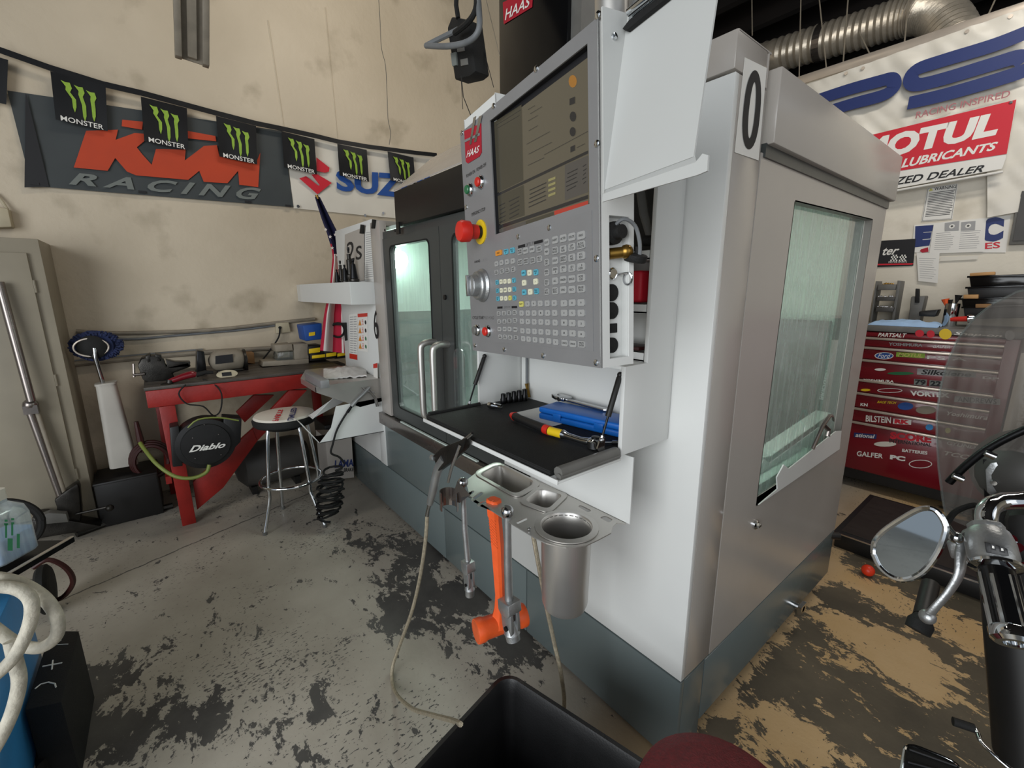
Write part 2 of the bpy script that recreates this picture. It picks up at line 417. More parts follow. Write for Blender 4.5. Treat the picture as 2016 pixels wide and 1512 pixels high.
# ================================================================ SETTING
XW, YW = -4.15, 4.6
def floor_material():
    m = bpy.data.materials.new('peeling_painted_concrete'); m.use_nodes = True
    nt = m.node_tree; N = nt.nodes; L = nt.links; b = N['Principled BSDF']
    tc = N.new('ShaderNodeTexCoord'); O = tc.outputs['Object']
    def noise_(sc, det=8, ro=0.6, stretch=None, dist=0.0):
        s = O
        if stretch:
            mp = N.new('ShaderNodeMapping'); mp.inputs['Scale'].default_value = stretch[:3]; mp.inputs['Rotation'].default_value = (0, 0, stretch[3])
            L.new(O, mp.inputs[0]); s = mp.outputs[0]
        n = N.new('ShaderNodeTexNoise'); n.inputs['Scale'].default_value = sc; n.inputs['Detail'].default_value = det
        n.inputs['Roughness'].default_value = ro; n.inputs['Distortion'].default_value = dist
        L.new(s, n.inputs[0]); return n.outputs[0]
    def math_(op, a, b_=None):
        n = N.new('ShaderNodeMath'); n.operation = op
        for i, v in enumerate((a, b_)):
            if v is None: continue
            if isinstance(v, (int, float)): n.inputs[i].default_value = v
            else: L.new(v, n.inputs[i])
        return n.outputs[0]
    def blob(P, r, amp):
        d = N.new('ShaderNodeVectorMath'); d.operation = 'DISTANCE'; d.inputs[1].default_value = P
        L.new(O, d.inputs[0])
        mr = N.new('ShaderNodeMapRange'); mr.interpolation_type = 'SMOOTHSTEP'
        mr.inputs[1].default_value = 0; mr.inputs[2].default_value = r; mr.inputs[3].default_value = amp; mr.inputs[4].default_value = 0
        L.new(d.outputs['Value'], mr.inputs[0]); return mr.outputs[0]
    base = noise_(7.5, 12, 0.68, (1, 1.5, 1, 0.5), 0.6)
    s = math_('ADD', base, math_('MULTIPLY', math_('SUBTRACT', noise_(30, 8, 0.7, (1, 1.6, 1, 0.5), 0.4), 0.5), 0.42))
    sep = N.new('ShaderNodeSeparateXYZ'); L.new(O, sep.inputs[0])
    mx = N.new('ShaderNodeMapRange'); mx.inputs[1].default_value = -0.62; mx.inputs[2].default_value = -0.52
    mx.inputs[3].default_value = -0.11; mx.inputs[4].default_value = 0.135
    my = N.new('ShaderNodeMapRange'); my.inputs[1].default_value = 0.9; my.inputs[2].default_value = 1.2
    L.new(sep.outputs[0], mx.inputs[0])
    s = math_('ADD', s, mx.outputs[0])
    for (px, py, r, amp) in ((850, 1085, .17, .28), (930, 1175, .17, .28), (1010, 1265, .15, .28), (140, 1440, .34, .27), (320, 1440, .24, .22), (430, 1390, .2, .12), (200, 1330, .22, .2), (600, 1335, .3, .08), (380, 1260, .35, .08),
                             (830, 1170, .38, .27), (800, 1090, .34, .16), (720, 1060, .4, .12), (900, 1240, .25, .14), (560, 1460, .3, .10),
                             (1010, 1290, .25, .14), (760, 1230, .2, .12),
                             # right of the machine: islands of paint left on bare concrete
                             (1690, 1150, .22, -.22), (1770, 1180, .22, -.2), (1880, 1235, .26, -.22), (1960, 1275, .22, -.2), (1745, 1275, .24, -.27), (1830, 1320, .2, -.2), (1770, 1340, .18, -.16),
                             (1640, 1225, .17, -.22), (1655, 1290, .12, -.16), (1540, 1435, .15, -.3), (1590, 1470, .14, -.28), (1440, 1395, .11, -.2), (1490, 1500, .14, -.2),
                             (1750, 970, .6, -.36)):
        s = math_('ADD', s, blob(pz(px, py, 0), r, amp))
    # joint line in the slab
    A = pz(205, 1145, 0); B = pz(600, 975, 0); d = (B - A).normalized(); nn = Vector((-d.y, d.x, 0))
    dp = N.new('ShaderNodeVectorMath'); dp.operation = 'DOT_PRODUCT'; dp.inputs[1].default_value = nn; L.new(O, dp.inputs[0])
    dl = math_('SUBTRACT', dp.outputs['Value'], A.dot(nn))
    wob = math_('MULTIPLY', math_('SUBTRACT', noise_(9, 6), 0.5), 0.05)
    dl = math_('ABSOLUTE', math_('ADD', dl, wob))
    ln = N.new('ShaderNodeMapRange'); ln.inputs[1].default_value = 0.002; ln.inputs[2].default_value = 0.007; ln.inputs[3].default_value = 1; ln.inputs[4].default_value = 0
    L.new(dl, ln.inputs[0])
    pit = noise_(52, 5, 0.6, (1.9, 0.8, 1, 0.4))
    pr = N.new('ShaderNodeMapRange'); pr.inputs[1].default_value = 0.635; pr.inputs[2].default_value = 0.655
    L.new(math_('ADD', pit, math_('MULTIPLY', math_('SUBTRACT', noise_(1.3, 3), 0.5), 0.5)), pr.inputs[0])
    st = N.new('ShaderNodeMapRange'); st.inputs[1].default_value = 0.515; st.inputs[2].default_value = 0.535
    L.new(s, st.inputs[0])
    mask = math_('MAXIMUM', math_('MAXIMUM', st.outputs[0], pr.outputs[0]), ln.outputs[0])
    # colours
    def ramp(fac, c1, c2, p1=0.35, p2=0.65):
        r = N.new('ShaderNodeValToRGB'); r.color_ramp.elements[0].position = p1; r.color_ramp.elements[1].position = p2
        r.color_ramp.elements[0].color = lin(c1); r.color_ramp.elements[1].color = lin(c2); L.new(fac, r.inputs[0]); return r.outputs[0]
    def mixc(f, a, c):
        n = N.new('ShaderNodeMix'); n.data_type = 'RGBA'; L.new(f, n.inputs[0]); L.new(a, n.inputs[6]); L.new(c, n.inputs[7]); return n.outputs[2]
    big = noise_(1.6, 6)
    coatL = ramp(big, '#979084', '#aea79b'); coatR = ramp(big, '#c0a06f', '#cdb084')
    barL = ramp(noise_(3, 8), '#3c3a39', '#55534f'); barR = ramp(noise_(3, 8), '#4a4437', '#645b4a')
    side = N.new('ShaderNodeMapRange'); side.inputs[1].default_value = -0.9; side.inputs[2].default_value = -0.5; L.new(sep.outputs[0], side.inputs[0])  # browner colours right of the machine paint in the warmer light there
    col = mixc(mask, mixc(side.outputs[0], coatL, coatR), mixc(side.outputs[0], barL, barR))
    L.new(col, b.inputs['Base Color'])
    rr = N.new('ShaderNodeMapRange'); rr.inputs[3].default_value = 0.42; rr.inputs[4].default_value = 0.62; L.new(mask, rr.inputs[0]); L.new(rr.outputs[0], b.inputs['Roughness'])
    bp = N.new('ShaderNodeBump'); bp.inputs['Strength'].default_value = 0.35; bp.inputs['Distance'].default_value = 0.004; bp.invert = True
    L.new(math_('ADD', mask, math_('MULTIPLY', noise_(60, 6), 0.5)), bp.inputs['Height']); L.new(bp.outputs[0], b.inputs['Normal'])
    return m
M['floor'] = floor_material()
def wall_material(name, c1, c2, dirt):
    m = bpy.data.materials.new(name); m.use_nodes = True
    N = m.node_tree.nodes; L = m.node_tree.links; b = N['Principled BSDF']
    tc = N.new('ShaderNodeTexCoord'); O = tc.outputs['Object']
    def nz(sc, det=8, st=(1, 1, 1)):
        mp = N.new('ShaderNodeMapping'); mp.inputs['Scale'].default_value = st; L.new(O, mp.inputs[0])
        n = N.new('ShaderNodeTexNoise'); n.inputs['Scale'].default_value = sc; n.inputs['Detail'].default_value = det; L.new(mp.outputs[0], n.inputs[0]); return n.outputs[0]
    r = N.new('ShaderNodeValToRGB'); r.color_ramp.elements[0].position = .35; r.color_ramp.elements[1].position = .65
    r.color_ramp.elements[0].color = lin(c1); r.color_ramp.elements[1].color = lin(c2); L.new(nz(1.2), r.inputs[0])
    # grime: patchy, more of it on the lower wall where the bench work splashes
    sep = N.new('ShaderNodeSeparateXYZ'); L.new(O, sep.inputs[0])
    low = N.new('ShaderNodeMapRange'); low.inputs[1].default_value = 1.9; low.inputs[2].default_value = 0.8; low.inputs[3].default_value = -0.02; low.inputs[4].default_value = 0.14
    L.new(sep.outputs[2], low.inputs[0])
    ad = N.new('ShaderNodeMath'); L.new(nz(3.2, 10), ad.inputs[0]); L.new(low.outputs[0], ad.inputs[1])
    mr = N.new('ShaderNodeMapRange'); mr.inputs[1].default_value = .56; mr.inputs[2].default_value = .78; mr.inputs[4].default_value = .75; L.new(ad.outputs[0], mr.inputs[0])
    mx = N.new('ShaderNodeMix'); mx.data_type = 'RGBA'; L.new(mr.outputs[0], mx.inputs[0]); L.new(r.outputs[0], mx.inputs[6]); mx.inputs[7].default_value = lin(dirt)
    L.new(mx.outputs[2], b.inputs['Base Color']); b.inputs['Roughness'].default_value = 0.55
    bp = N.new('ShaderNodeBump'); bp.inputs['Strength'].default_value = 0.25; bp.inputs['Distance'].default_value = 0.01
    L.new(nz(26, 6), bp.inputs['Height']); L.new(bp.outputs[0], b.inputs['Normal'])
    return m
M['wallback'] = wall_material('painted_tilt_up_wall', '#b7aa94', '#c6b9a3', '#83765f')
M['wallright'] = wall_material('cream_partition_paint', '#cbc4b3', '#d8d1c2', '#a29883')

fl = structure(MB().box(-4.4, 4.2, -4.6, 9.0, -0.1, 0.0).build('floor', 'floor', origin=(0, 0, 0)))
structure(MB().box(XW - 0.2, XW, -4.6, 9.0, 0, 5.0).build('wall_back', 'wallback', origin=(0, 0, 0)))
structure(MB().box(XW, 4.2, YW, YW + 0.14, 0, 3.22).build('wall_right', 'wallright', origin=(0, 0, 0)))
structure(MB().box(XW, 4.2, YW - 0.02, YW + 0.16, 3.22, 3.29).build('trim_1', 'trim', bevel=0.004))
structure(MB().box(XW, 4.2, 8.9, 9.0, 0, 5.0).build('wall_far', 'ceilmat'))
structure(MB().box(-4.4, 4.2, -4.6, 9.0, 5.0, 5.1).build('ceiling', 'ceilmat'))
structure(MB().box(XW, -2.6, -4.6, -4.5, 0, 5).build('wall_left', 'wallback', origin=(0, 0, 0)))
structure(MB().box(4.1, 4.2, 2.4, YW, 0, 5).build('wall_front', 'wallright', origin=(0, 0, 0)))
# roof purlins over the far bay
rf = MB()
for k in range(6): rf.box(-4, 4.1, 4.9 + k * 0.7, 5.0 + k * 0.7, 4.7, 5.0)
structure(rf.build('trim_2', 'ceilmat'))
# vertical ridges and a crack in the tilt-up wall
for a, b in (((527, 40), (560, 262)), ((640, 15), (664, 275))):
    A = plx(*a, XW); B = plx(*b, XW)
    structure(MB().tube([A, B], 0.006, 6).build('trim_3', 'wallback', origin=(0, 0, 0)))
ck = [(744, -30), (748, 40), (751, 95), (759, 130), (762, 190), (764, 235), (769, 262), (766, 285)]
structure(MB().tube([plx(*q, XW) for q in ck], 0.0028, 5, smooth=4).build('trim_4', 'greyink'))

# ================================================================ MACHINING CENTRE
YF = 1.10; XR = -0.56; YB = 2.50
mc = thing('machining_centre', 'large white and grey enclosed milling machine with dark glazed sliding doors', 'machine', (-1.9, 1.8, 0))
FF = Fr((0, YF, 0), (1, 0, 0), (0, 0, 1), (0, -1, 0))       # front: a = x, b = z, c = out to the room
SF = Fr((XR, 0, 0), (0, 1, 0), (0, 0, 1), (1, 0, 0))        # side: a = y, b = z, c = out

# base skirt in separate sheet panels
def fpanel(a0, a1, b0, b1, m, name, c0=-0.02, c1=0.0, fr=FF, bevel=0.0015, label=None):
    return MB(fr).box(a0, a1, b0, b1, c0, c1).build(name, m, mc, bevel=bevel, label=label)
MB().box(-3.44, XR - 0.03, YF + 0.03, YB - 0.02, 0.05, 0.70).build('base_frame', 'black', mc)
fpanel(-3.46, -1.985, 0.02, 0.325, 'base', 'skirt_panel')
fpanel(-1.98, -1.285, 0.02, 0.325, 'base', 'skirt_panel')
fpanel(-1.28, XR, 0.02, 0.325, 'base', 'skirt_panel')
fpanel(-2.80, -1.40, 0.332, 0.635, 'base', 'front_lower_panel', c1=0.0)
MB(SF).box(YF + 0.021, YF + 0.14, 0.02, 0.325, -0.02, 0.0).build('skirt_panel', 'base', mc, bevel=0.0015)
MB(SF).box(YF + 0.145, YB, 0.09, 0.325, -0.02, 0.0).build('skirt_panel', 'base', mc, bevel=0.0015)
for x, y in ((-0.66, 1.2), (-0.66, 1.9), (-0.66, 2.4), (-2.0, 1.2), (-3.35, 1.2)):
    MB().lathe((x, y, 0), (0, 0, 1), [(0.035, 0), (0.035, 0.012), (0.012, 0.014), (0.012, 0.08)], 12).build('levelling_foot', 'steel', mc)
# shut-off stub that sticks out of the skirt on the right
MB().cyl((XR - 0.02, 2.06, 0.12), (XR + 0.035, 2.06, 0.12), 0.014, 12).box(XR + 0.02, XR + 0.035, 2.03, 2.09, 0.10, 0.14).build('drain_valve', 'steel', mc)

# white front sheets
fpanel(-3.44, -2.745, 0.332, 1.93, 'white', 'left_cabinet_panel')
fpanel(-2.74, -2.60, 0.72, 1.905, 'lgrey', 'door_column', c1=0.012, c0=-0.03)
fpanel(-2.84, -2.742, 0.332, 0.70, 'white', 'left_cabinet_edge', c1=0.004)
fpanel(-1.395, XR, 0.332, 1.985, 'white', 'right_front_panel')
MB(FF).box(-0.66, XR, 1.99, 2.07, -0.15, 0.006).build('corner_post_cap', 'lgrey', mc, bevel=0.003)
MB().box(-3.44, -2.75, YF + 0.02, 2.3, 1.90, 1.93).build('left_cabinet_top', 'lgrey', mc)
MB().box(-3.44, -3.42, YF + 0.02, 2.4, 0.33, 1.93).build('left_cabinet_side', 'white', mc)

# ledge under the doors
MB(FF).prism([(-2.78, 0.64), (-2.78, 0.715), (-1.40, 0.715), (-1.40, 0.64)], -0.03, 0.03).build('door_ledge', 'ssdark', mc, bevel=0.004)
MB(FF).box(-2.45, -1.62, 0.716, 0.722, 0.008, 0.020).build('ledge_reflection_strip', 'chamber', mc)  # pale green strip stands in for light reflected along the ledge

# door frame: header, jambs
MB(FF).box(-2.60, -1.25, 1.755, 1.84, -0.06, -0.005).build('door_header', 'dark', mc, bevel=0.002)
MB(FF).box(-2.36, -1.25, 1.845, 2.02, -0.05, 0.02).build('canopy_front', 'black', mc, bevel=0.003)
MB(FF).box(-2.335, -2.30, 1.80, 1.86, 0.02, 0.03).build('canopy_bracket', 'black', mc)
rb_ = ply(850, 313, 1.50)
MB().solid([Vector((-2.36, YF - 0.02, 2.022)), Vector((-1.25, YF - 0.02, 2.022)), Vector((-1.25, 1.50, rb_.z + .02)), Vector((rb_.x, 1.50, rb_.z))], (0, 0, 0.006)).build('canopy_roof', 'lgrey', mc)  # grey colour stands in for the beige wall reflected on the roof
MB().box(-2.36, -1.25, 1.49, 1.495, 1.9, 2.2).build('canopy_back', 'dark', mc)

def door(a0, a1, w0, w1, name, lab):
    """one sliding door leaf with a rounded glazed opening"""
    mb = MB(FF)
    b0, b1 = 0.722, 1.80
    wi = rounded(w1 - w0, 0.95, 0.035, 5, (w0 + w1) / 2, 0.80 + 0.475)
    n = 6
    out = []
    for (sx, sy) in ((a1, b1), (a0, b1), (a0, b0), (a1, b0)): out += [(sx, sy)] * n
    cx_, cy_ = (a0 + a1) / 2, (b0 + b1) / 2
    out = []
    for i, (a, b) in enumerate(wi):
        q = i // 6
        k = i % 6
        sx = a1 if q in (0, 3) else a0; sy = b1 if q in (0, 1) else b0
        # spread the loop along the rectangle edge towards its corner
        if q == 0: pt = (a1, b) if k < 3 else (a, b1)
        elif q == 1: pt = (a, b1) if k < 3 else (a0, b)
        elif q == 2: pt = (a0, b) if k < 3 else (a, b0)
        else: pt = (a, b0) if k < 3 else (a1, b)
        if (k == 2): pt = (sx, b) if q in (0, 2) else (a, sy)
        if k in (2,): pt = (sx, sy)
        out.append(pt)
    plate_with_hole(mb, FF, out, wi, -0.03, 0.0)
    d = mb.build(name, 'dark', mc, label=lab)
    g = MB(FF).box(w0 - 0.01, w1 + 0.01, 0.79, 1.76, -0.022, -0.016).build('window_pane', 'doorglass', d)
    gk = MB(FF)
    o2 = [(a + (0.006 if a > (w0 + w1) / 2 else -0.006), b + (0.006 if b > 1.27 else -0.006)) for a, b in wi]
    plate_with_hole(gk, FF, o2, wi, -0.002, 0.003)
    gk.build('window_gasket', 'rubber', d)
    return d
d1 = door(-2.595, -1.932, -2.50, -2.035, 'door_leaf', 'left dark door leaf with wet greenish window')
d2 = door(-1.928, -1.26, -1.81, -1.33, 'door_leaf', 'right dark door leaf partly behind the control panel')
def dhandle(x, d):
    out = 0.085
    pts = [FF.p(x, 1.245, 0), FF.p(x, 1.247, out * 0.55), FF.p(x - 0.004, 1.235, out * 0.9), FF.p(x - 0.006, 1.20, out), FF.p(x - 0.006, 1.05, out),
           FF.p(x - 0.006, 0.90, out), FF.p(x - 0.004, 0.865, out * 0.9), FF.p(x, 0.853, out * 0.55), FF.p(x, 0.855, 0)]
    MB().tube(pts, 0.0165, 14, smooth=5).build('handle', 'ss', d, smooth=True)
dhandle(-2.0, d1); dhandle(-1.875, d2)
MB(FF).prism(rounded(0.10, 0.37, 0.045, 5, -1.77, 1.05), 0.003, 0.008).build('handle_guard', 'clear', d2)
MB(FF).lathe(FF.p(-1.888, 1.47, 0), (0, -1, 0), [(0.012, 0), (0.012, 0.008), (0.005, 0.009)], 12).build('lock_button', 'black', d2)

# working chamber seen through the glass
ch = MB().box(-2.95, -0.66, 1.16, 2.42, 0.70, 0.745).box(-2.95, -0.66, 2.40, 2.44, 0.745, 1.86).box(-2.97, -2.93, 1.16, 2.42, 0.745, 1.86)
ch.box(-2.95, -0.66, 1.16, 2.42, 1.86, 1.88)
ch.build('chamber', 'chamber', mc)
MB().box(-2.928, -2.92, 1.17, 2.39, .746, 1.36).build('lining_panel', 'chamberlow', mc)
MB().box(-2.91, -.67, 2.385, 2.398, .746, 1.36).build('lining_panel', 'chamberlow', mc)
MB().box(-2.9, -.70, 1.18, 2.37, .746, .752).build('chip_tray', 'chamberlow', mc)
MB().box(-1.30, -0.66, 1.13, 1.15, 0.74, 1.86).build('chamber_front', 'chamber', mc)
MB().box(-2.2, -1.1, 1.5, 1.95, 0.86, 0.93).box(-2.0, -1.3, 1.55, 1.9, 0.745, 0.86).box(-2.1, -1.75, 1.55, 1.75, 0.93, 1.03).box(-1.9, -1.55, 1.62, 1.8, 0.93, 0.99).build('work_table', 'cast', mc, bevel=0.006)
MB().box(-1.85, -1.45, 1.75, 2.1, 1.45, 1.86).lathe((-1.65, 1.85, 1.45), (0, 0, -1), [(0.13, 0), (0.13, 0.06), (0.07, 0.12), (0.06, 0.2), (0.02, 0.2), (0.02, 0.3)], 20).build('spindle_head', 'lgrey', mc)
lp_ = ply(786, 512, 1.30)
MB().lathe(lp_, (0.6, -0.7, -0.1), [(0.04, -0.03), (0.062, 0), (0.05, 0.012)], 18).build('work_lamp', 'lampglow', mc, smooth=True)
MB().box(-1.6, -1.2, 2.34, 2.37, 1.70, 1.76).build('work_lamp', 'lampglow', mc)

# right side sheets
def sring():
    mb = MB(SF)
    a0, a1, b0, b1 = 1.27, YB, 0.332, 1.845
    w = [(1.522, 1.755), (2.325, 1.775), (2.345, 0.785), (1.505, 0.785)]
    plate_with_hole(mb, SF, [(a0, b1), (a1, b1), (a1, b0), (a0, b0)], w, -0.025, 0.0)
    return mb.build('side_panel', 'lgrey', mc)
sring()
MB(SF).box(YF + 0.021, 1.265, 0.332, 1.985, -0.02, 0.0).build('corner_post', 'lgrey', mc, bevel=0.0015)
MB(SF).box(YF + 0.155, 1.265, 1.99, 2.07, -0.02, 0.0).build('corner_post_cap', 'lgrey', mc, bevel=0.003)
MB().box(XR - 0.12, XR, YF, YF + 0.17, 2.066, 2.07).build('corner_post_cap', 'lgrey', mc)
MB(SF).box(1.285, YB + 0.02, 1.865, 2.04, -0.04, 0.022).build('side_top_panel', 'lgrey', mc, bevel=0.004)
MB(SF).box(1.28, YB, 1.835, 1.868, -0.02, 0.006).build('side_top_rail', 'dark', mc)
MB().box(-3.40, XR - 0.03, YB - 0.03, YB - 0.01, 0.05, 2.03).build('rear_panel', 'lgrey', mc)
MB().box(-0.62, XR - 0.02, 1.29, YB, 2.00, 2.035).build('side_top_lip', 'lgrey', mc)
# glazed side window with its folded steel surround
rv = MB()
for (A, B) in (((1.522, 1.755), (2.325, 1.775)), ((2.325, 1.775), (2.345, 0.785)), ((1.505, 0.785), (2.345, 0.785)), ((1.522, 1.755), (1.505, 0.785))):
    P = [SF.p(A[0], A[1], 0), SF.p(B[0], B[1], 0), SF.p(B[0], B[1], -0.028), SF.p(A[0], A[1], -0.028)]
    mid = Vector((0, 1.92, 1.27)); e = (P[0] + P[1]) / 2; nrm = Vector((0, e.y - 1.92, 0)) if abs(B[0] - A[0]) < 0.1 else Vector((0, 0, e.z - 1.27))
    rv.solid(P, nrm.normalized() * 0.004)
rv.build('window_reveal', 'lgrey', mc)
MB(SF).box(1.49, 2.355, 0.77, 1.79, -0.034, -0.029).build('side_window_pane', 'sideglass', mc)
sh = MB()
# bent sheet ledge inside the window
prof = [(1.505, 0.80), (1.60, 0.845), (1.625, 0.915), (1.69, 0.905), (2.32, 0.955)]
for (a, b), (c, d_) in zip(prof, prof[1:]):
    sh.solid([Vector((-0.60, a, b)), Vector((-0.60, c, d_)), Vector((-0.66, c, d_)), Vector((-0.66, a, b))], (0, 0, -0.004))
MB(SF).prism([(1.66, 0.80), (1.64, 0.85), (1.69, 0.885), (1.745, 0.855), (2.25, 0.895), (2.33, 0.88), (2.345, 0.79), (1.51, 0.787)], 0.002, 0.006).build('bent_sheet_flange', 'white', mc)
sh.build('inner_ledge', 'white', mc)
MB(SF).tube([SF.p(1.955, 0.885, 0.012), SF.p(2.03, 0.965, 0.014), SF.p(2.075, 1.0, 0.02), SF.p(2.11, 0.995, 0.02), SF.p(2.13, 0.97, 0.02)], 0.008, 8, flat=0.4).tube([SF.p(2.04, 0.965, 0.014), SF.p(2.11, 0.93, 0.016), SF.p(2.105, 0.905, 0.016)], 0.008, 8, flat=0.4).build('hook_bracket', 'ssdark', mc, smooth=True)
# quarter-turn latch
MB().lathe(SF.p(1.511, 0.712, 0), (1, 0, 0), [(0.017, 0), (0.017, 0.006), (0.012, 0.010)], 18).box(XR + 0.008, XR + 0.018, 1.501, 1.521, 0.708, 0.716).build('latch', 'chrome', mc)
MB().cyl((XR - 0.02, YB - 0.03, 0.30), (XR + 0.02, YB + 0.01, 0.30), 0.018, 12).build('rear_latch', 'black', mc)

# number decal on the corner post: sticker with an oval digit, and the black 6 on the left cabinet
q = [plx(*p, XR + 0.001) for p in ((1446, 300), (1493, 316), (1509, 134), (1466, 113))]
MB().solid(q, (0.0006, 0, 0)).build('number_sticker', 'paper', mc)
def qn(u, v): return (q[0] * (1 - u) + q[1] * u) * (1 - v) + (q[3] * (1 - u) + q[2] * u) * v + Vector((0.002, 0, 0))
mb = MB()
out = [(0.5 + 0.36 * math.cos(t * math.pi / 16), 0.5 + 0.42 * math.copysign(abs(math.sin(t * math.pi / 16)) ** 0.8, math.sin(t * math.pi / 16))) for t in range(32)]
inn = [(0.5 + 0.13 * math.cos(t * math.pi / 16), 0.5 + 0.30 * math.sin(t * math.pi / 16)) for t in range(32)]
L0 = [mb.bm.verts.new(qn(*p)) for p in out]; L1 = [mb.bm.verts.new(qn(*p)) for p in inn]
for k in range(32): mb.bm.faces.new((L0[k], L0[(k + 1) % 32], L1[(k + 1) % 32], L1[k]))
mb.build('digit', 'ink', mc)
lettering('6', 'ink', mc, fr=FF, rect=(-2.775, 1.20, -2.705, 1.385), lift=0.018, bold=0.01)

# warning sticker sheets on the left cabinet
def sheet(px4, m, name, par, lift=0.0015, y=YF):
    P = [ply(*p, y) + Vector((0, -lift, 0)) for p in px4]
    return MB().solid(P, (0, -0.0008, 0)).build(name, m, par), P
st, P = sheet(((688, 619), (705, 617), (704, 706), (689, 703)), 'paper', 'inspection_sticker', mc)
mb = MB()
def quadat(P, u0, v0, u1, v1, off):
    f = lambda u, v: (P[0] * (1 - u) + P[1] * u) * (1 - v) + (P[3] * (1 - u) + P[2] * u) * v + Vector(off)
    return [f(u0, v0), f(u1, v0), f(u1, v1), f(u0, v1)]
def rows(P, u0, u1, v0, v1, n, off, mb, h=0.35, jit=0.25):
    for k in range(n):
        v = v0 + (v1 - v0) * (k + 0.5) / n; hh = (v1 - v0) / n * h / 2
        qq = quadat(P, u0, v - hh, u1 - random.random() * jit * (u1 - u0), v + hh, off)
        mb.bm.faces.new([mb.bm.verts.new(x) for x in qq])
rows(P, .1, .5, .04, .9, 16, (0, -0.002, 0), mb); rows(P, .55, .95, .04, .9, 16, (0, -0.002, 0), mb)
stuff(mb.build('fine_print', 'lined', mc))
MB().solid(quadat(P, 0, .91, 1, 1.03, (0, -0.001, 0)), (0, -0.001, 0)).build('sticker_band', 'red', mc)
st, P = sheet(((705, 618), (724, 616), (725, 693), (706, 690)), 'paper', 'warning_sticker', mc)
P = [P[3], P[2], P[1], P[0]]
MB().solid(quadat(P, 0, .91, 1, 1.0, (0, -0.001, 0)), (0, -0.001, 0)).build('sticker_band', 'red', mc)
for k in range(4):
    v = .06 + k * .21
    a = quadat(P, .06, v, .40, v + .16, (0, -0.0015, 0)); tri = [a[0], a[1], (a[2] + a[3]) / 2]
    MB().solid(tri, (0, -0.0006, 0)).build('hazard_triangle', 'keyorange', mc)
    c = quadat(P, .66, v, .96, v + .15, (0, -0.0015, 0)); cc = sum(c, Vector()) / 4
    MB().lathe(cc, (0, -1, 0), [(0.014, 0), (0.014, 0.0006)], 14).build('notice_disc', 'ink' if k > 1 else 'green', mc)
    mb = MB(); rows(P, .43, .62, v, v + .16, 4, (0, -0.002, 0), mb); stuff(mb.build('fine_print', 'redprint', mc))
st, P = sheet(((741, 716), (749, 714), (750, 765), (742, 762)), 'paper', 'warning_sticker', mc, lift=0.02)
MB().solid(quadat([P[3], P[2], P[1], P[0]], 0, .82, 1, 1, (0, -0.001, 0)), (0, -0.001, 0)).build('sticker_band', 'red', mc)

# column cover behind the canopy, with emblem
MB().box(-1.97, -1.50, 1.5, 2.3, 2.0, 3.3).build('column_cover', 'blackgloss', mc, bevel=0.004)
MB().box(-1.498, -1.44, 1.52, 2.3, 2.0, 3.3).build('column_side_cover', 'greyplastic', mc)
P = [ply(*p, 1.498) for p in ((992, 48), (1048, 14), (1050, -25), (990, 5))]
MB().solid(P, (0, -0.001, 0)).build('emblem_plate', 'darkred', mc)
lettering('HAAS', 'whiteink', mc, corners=[p + Vector((0, -0.003, 0)) for p in quadat(P, .06, .12, .95, .62, (0, 0, 0))], shear=0.3, bold=0.01)

def holed(mb, loops, d):
    """flat sheet with holes: loops of world points (outer first), thickness vector d"""
    bm = mb.bm; d = Vector(d); allv = []; edges = []
    for l in loops:
        v = [bm.verts.new(p) for p in l]; allv.append(v)
        edges += [bm.edges.new((v[i], v[(i + 1) % len(v)])) for i in range(len(v))]
    r = bmesh.ops.triangle_fill(bm, use_beauty=True, use_dissolve=False, edges=edges)
    faces = [g for g in r['geom'] if isinstance(g, bmesh.types.BMFace)]
    mp = {}
    for v in allv:
        for x in v: mp[x] = bm.verts.new(x.co + d)
    for f in faces:
        try: bm.faces.new([mp[x] for x in reversed(f.verts)])
        except Exception: pass
    for v in allv:
        for i in range(len(v)):
            a, b = v[i], v[(i + 1) % len(v)]
            bm.faces.new((a, b, mp[b], mp[a]))
    return mb
def rquad(P, r, n=4):
    """four world points -> rounded loop"""
    out = []
    for i in range(4):
        c = P[i]; a = (P[i - 1] - c); b = (P[(i + 1) % 4] - c)
        a = a.normalized() * min(r, a.length * .45); b = b.normalized() * min(r, b.length * .45)
        for k in range(n + 1):
            t = k / n
            out.append(c + a * (1 - t) ** 2 + b * t * t)
    return out

# ================================================================ TOOL CABINET THAT STICKS OUT OF THE FRONT
X0, X1 = -1.31, -0.66
cab = thing('tool_cabinet', 'white sheet metal cabinet with fold-down tray below the control panel', 'cabinet', (-0.98, 1.0, 0.87))
def cp(*b, name, m='white', bevel=0.002): return MB().box(*b).build(name, m, cab, bevel=bevel)
MB(Fr((X1 - .012, 0, 0), (0, 1, 0), (0, 0, 1), (1, 0, 0))).prism([(.884, 1.084), (1.095, 1.084), (1.095, 2.02), (.975, 2.02), (.975, 1.316), (.884, 1.316)], 0, .012).build('side_panel', 'white', cab, bevel=.0012)
cp(X0, X0 + 0.010, 0.884, 1.095, 1.084, 1.305, name='side_panel')
cp(X0 + 0.012, X1 - 0.014, 1.083, 1.095, 1.084, 1.300, name='back_panel')
cp(X0 + 0.012, X1 - 0.014, 0.886, 1.081, 1.084, 1.090, name='bottom_panel')
cp(X0, X1 - .0125, 0.884, 1.095, 1.306, 1.316, name='top_panel')
cp(-1.20, -1.19, 0.975, 1.095, 1.317, 2.02, name='upper_side_panel')
cp(-1.188, X1 - 0.014, 1.083, 1.095, 1.317, 2.02, name='upper_back_panel')
for z in (1.318, 1.442, 1.575, 1.80):
    MB().box(-1.188, X1 - 0.014, 0.975, 1.081, z, z + 0.004).box(-1.188, X1 - 0.014, 0.975, 0.978, z - 0.001, z + 0.022).build('shelf', 'white', cab)
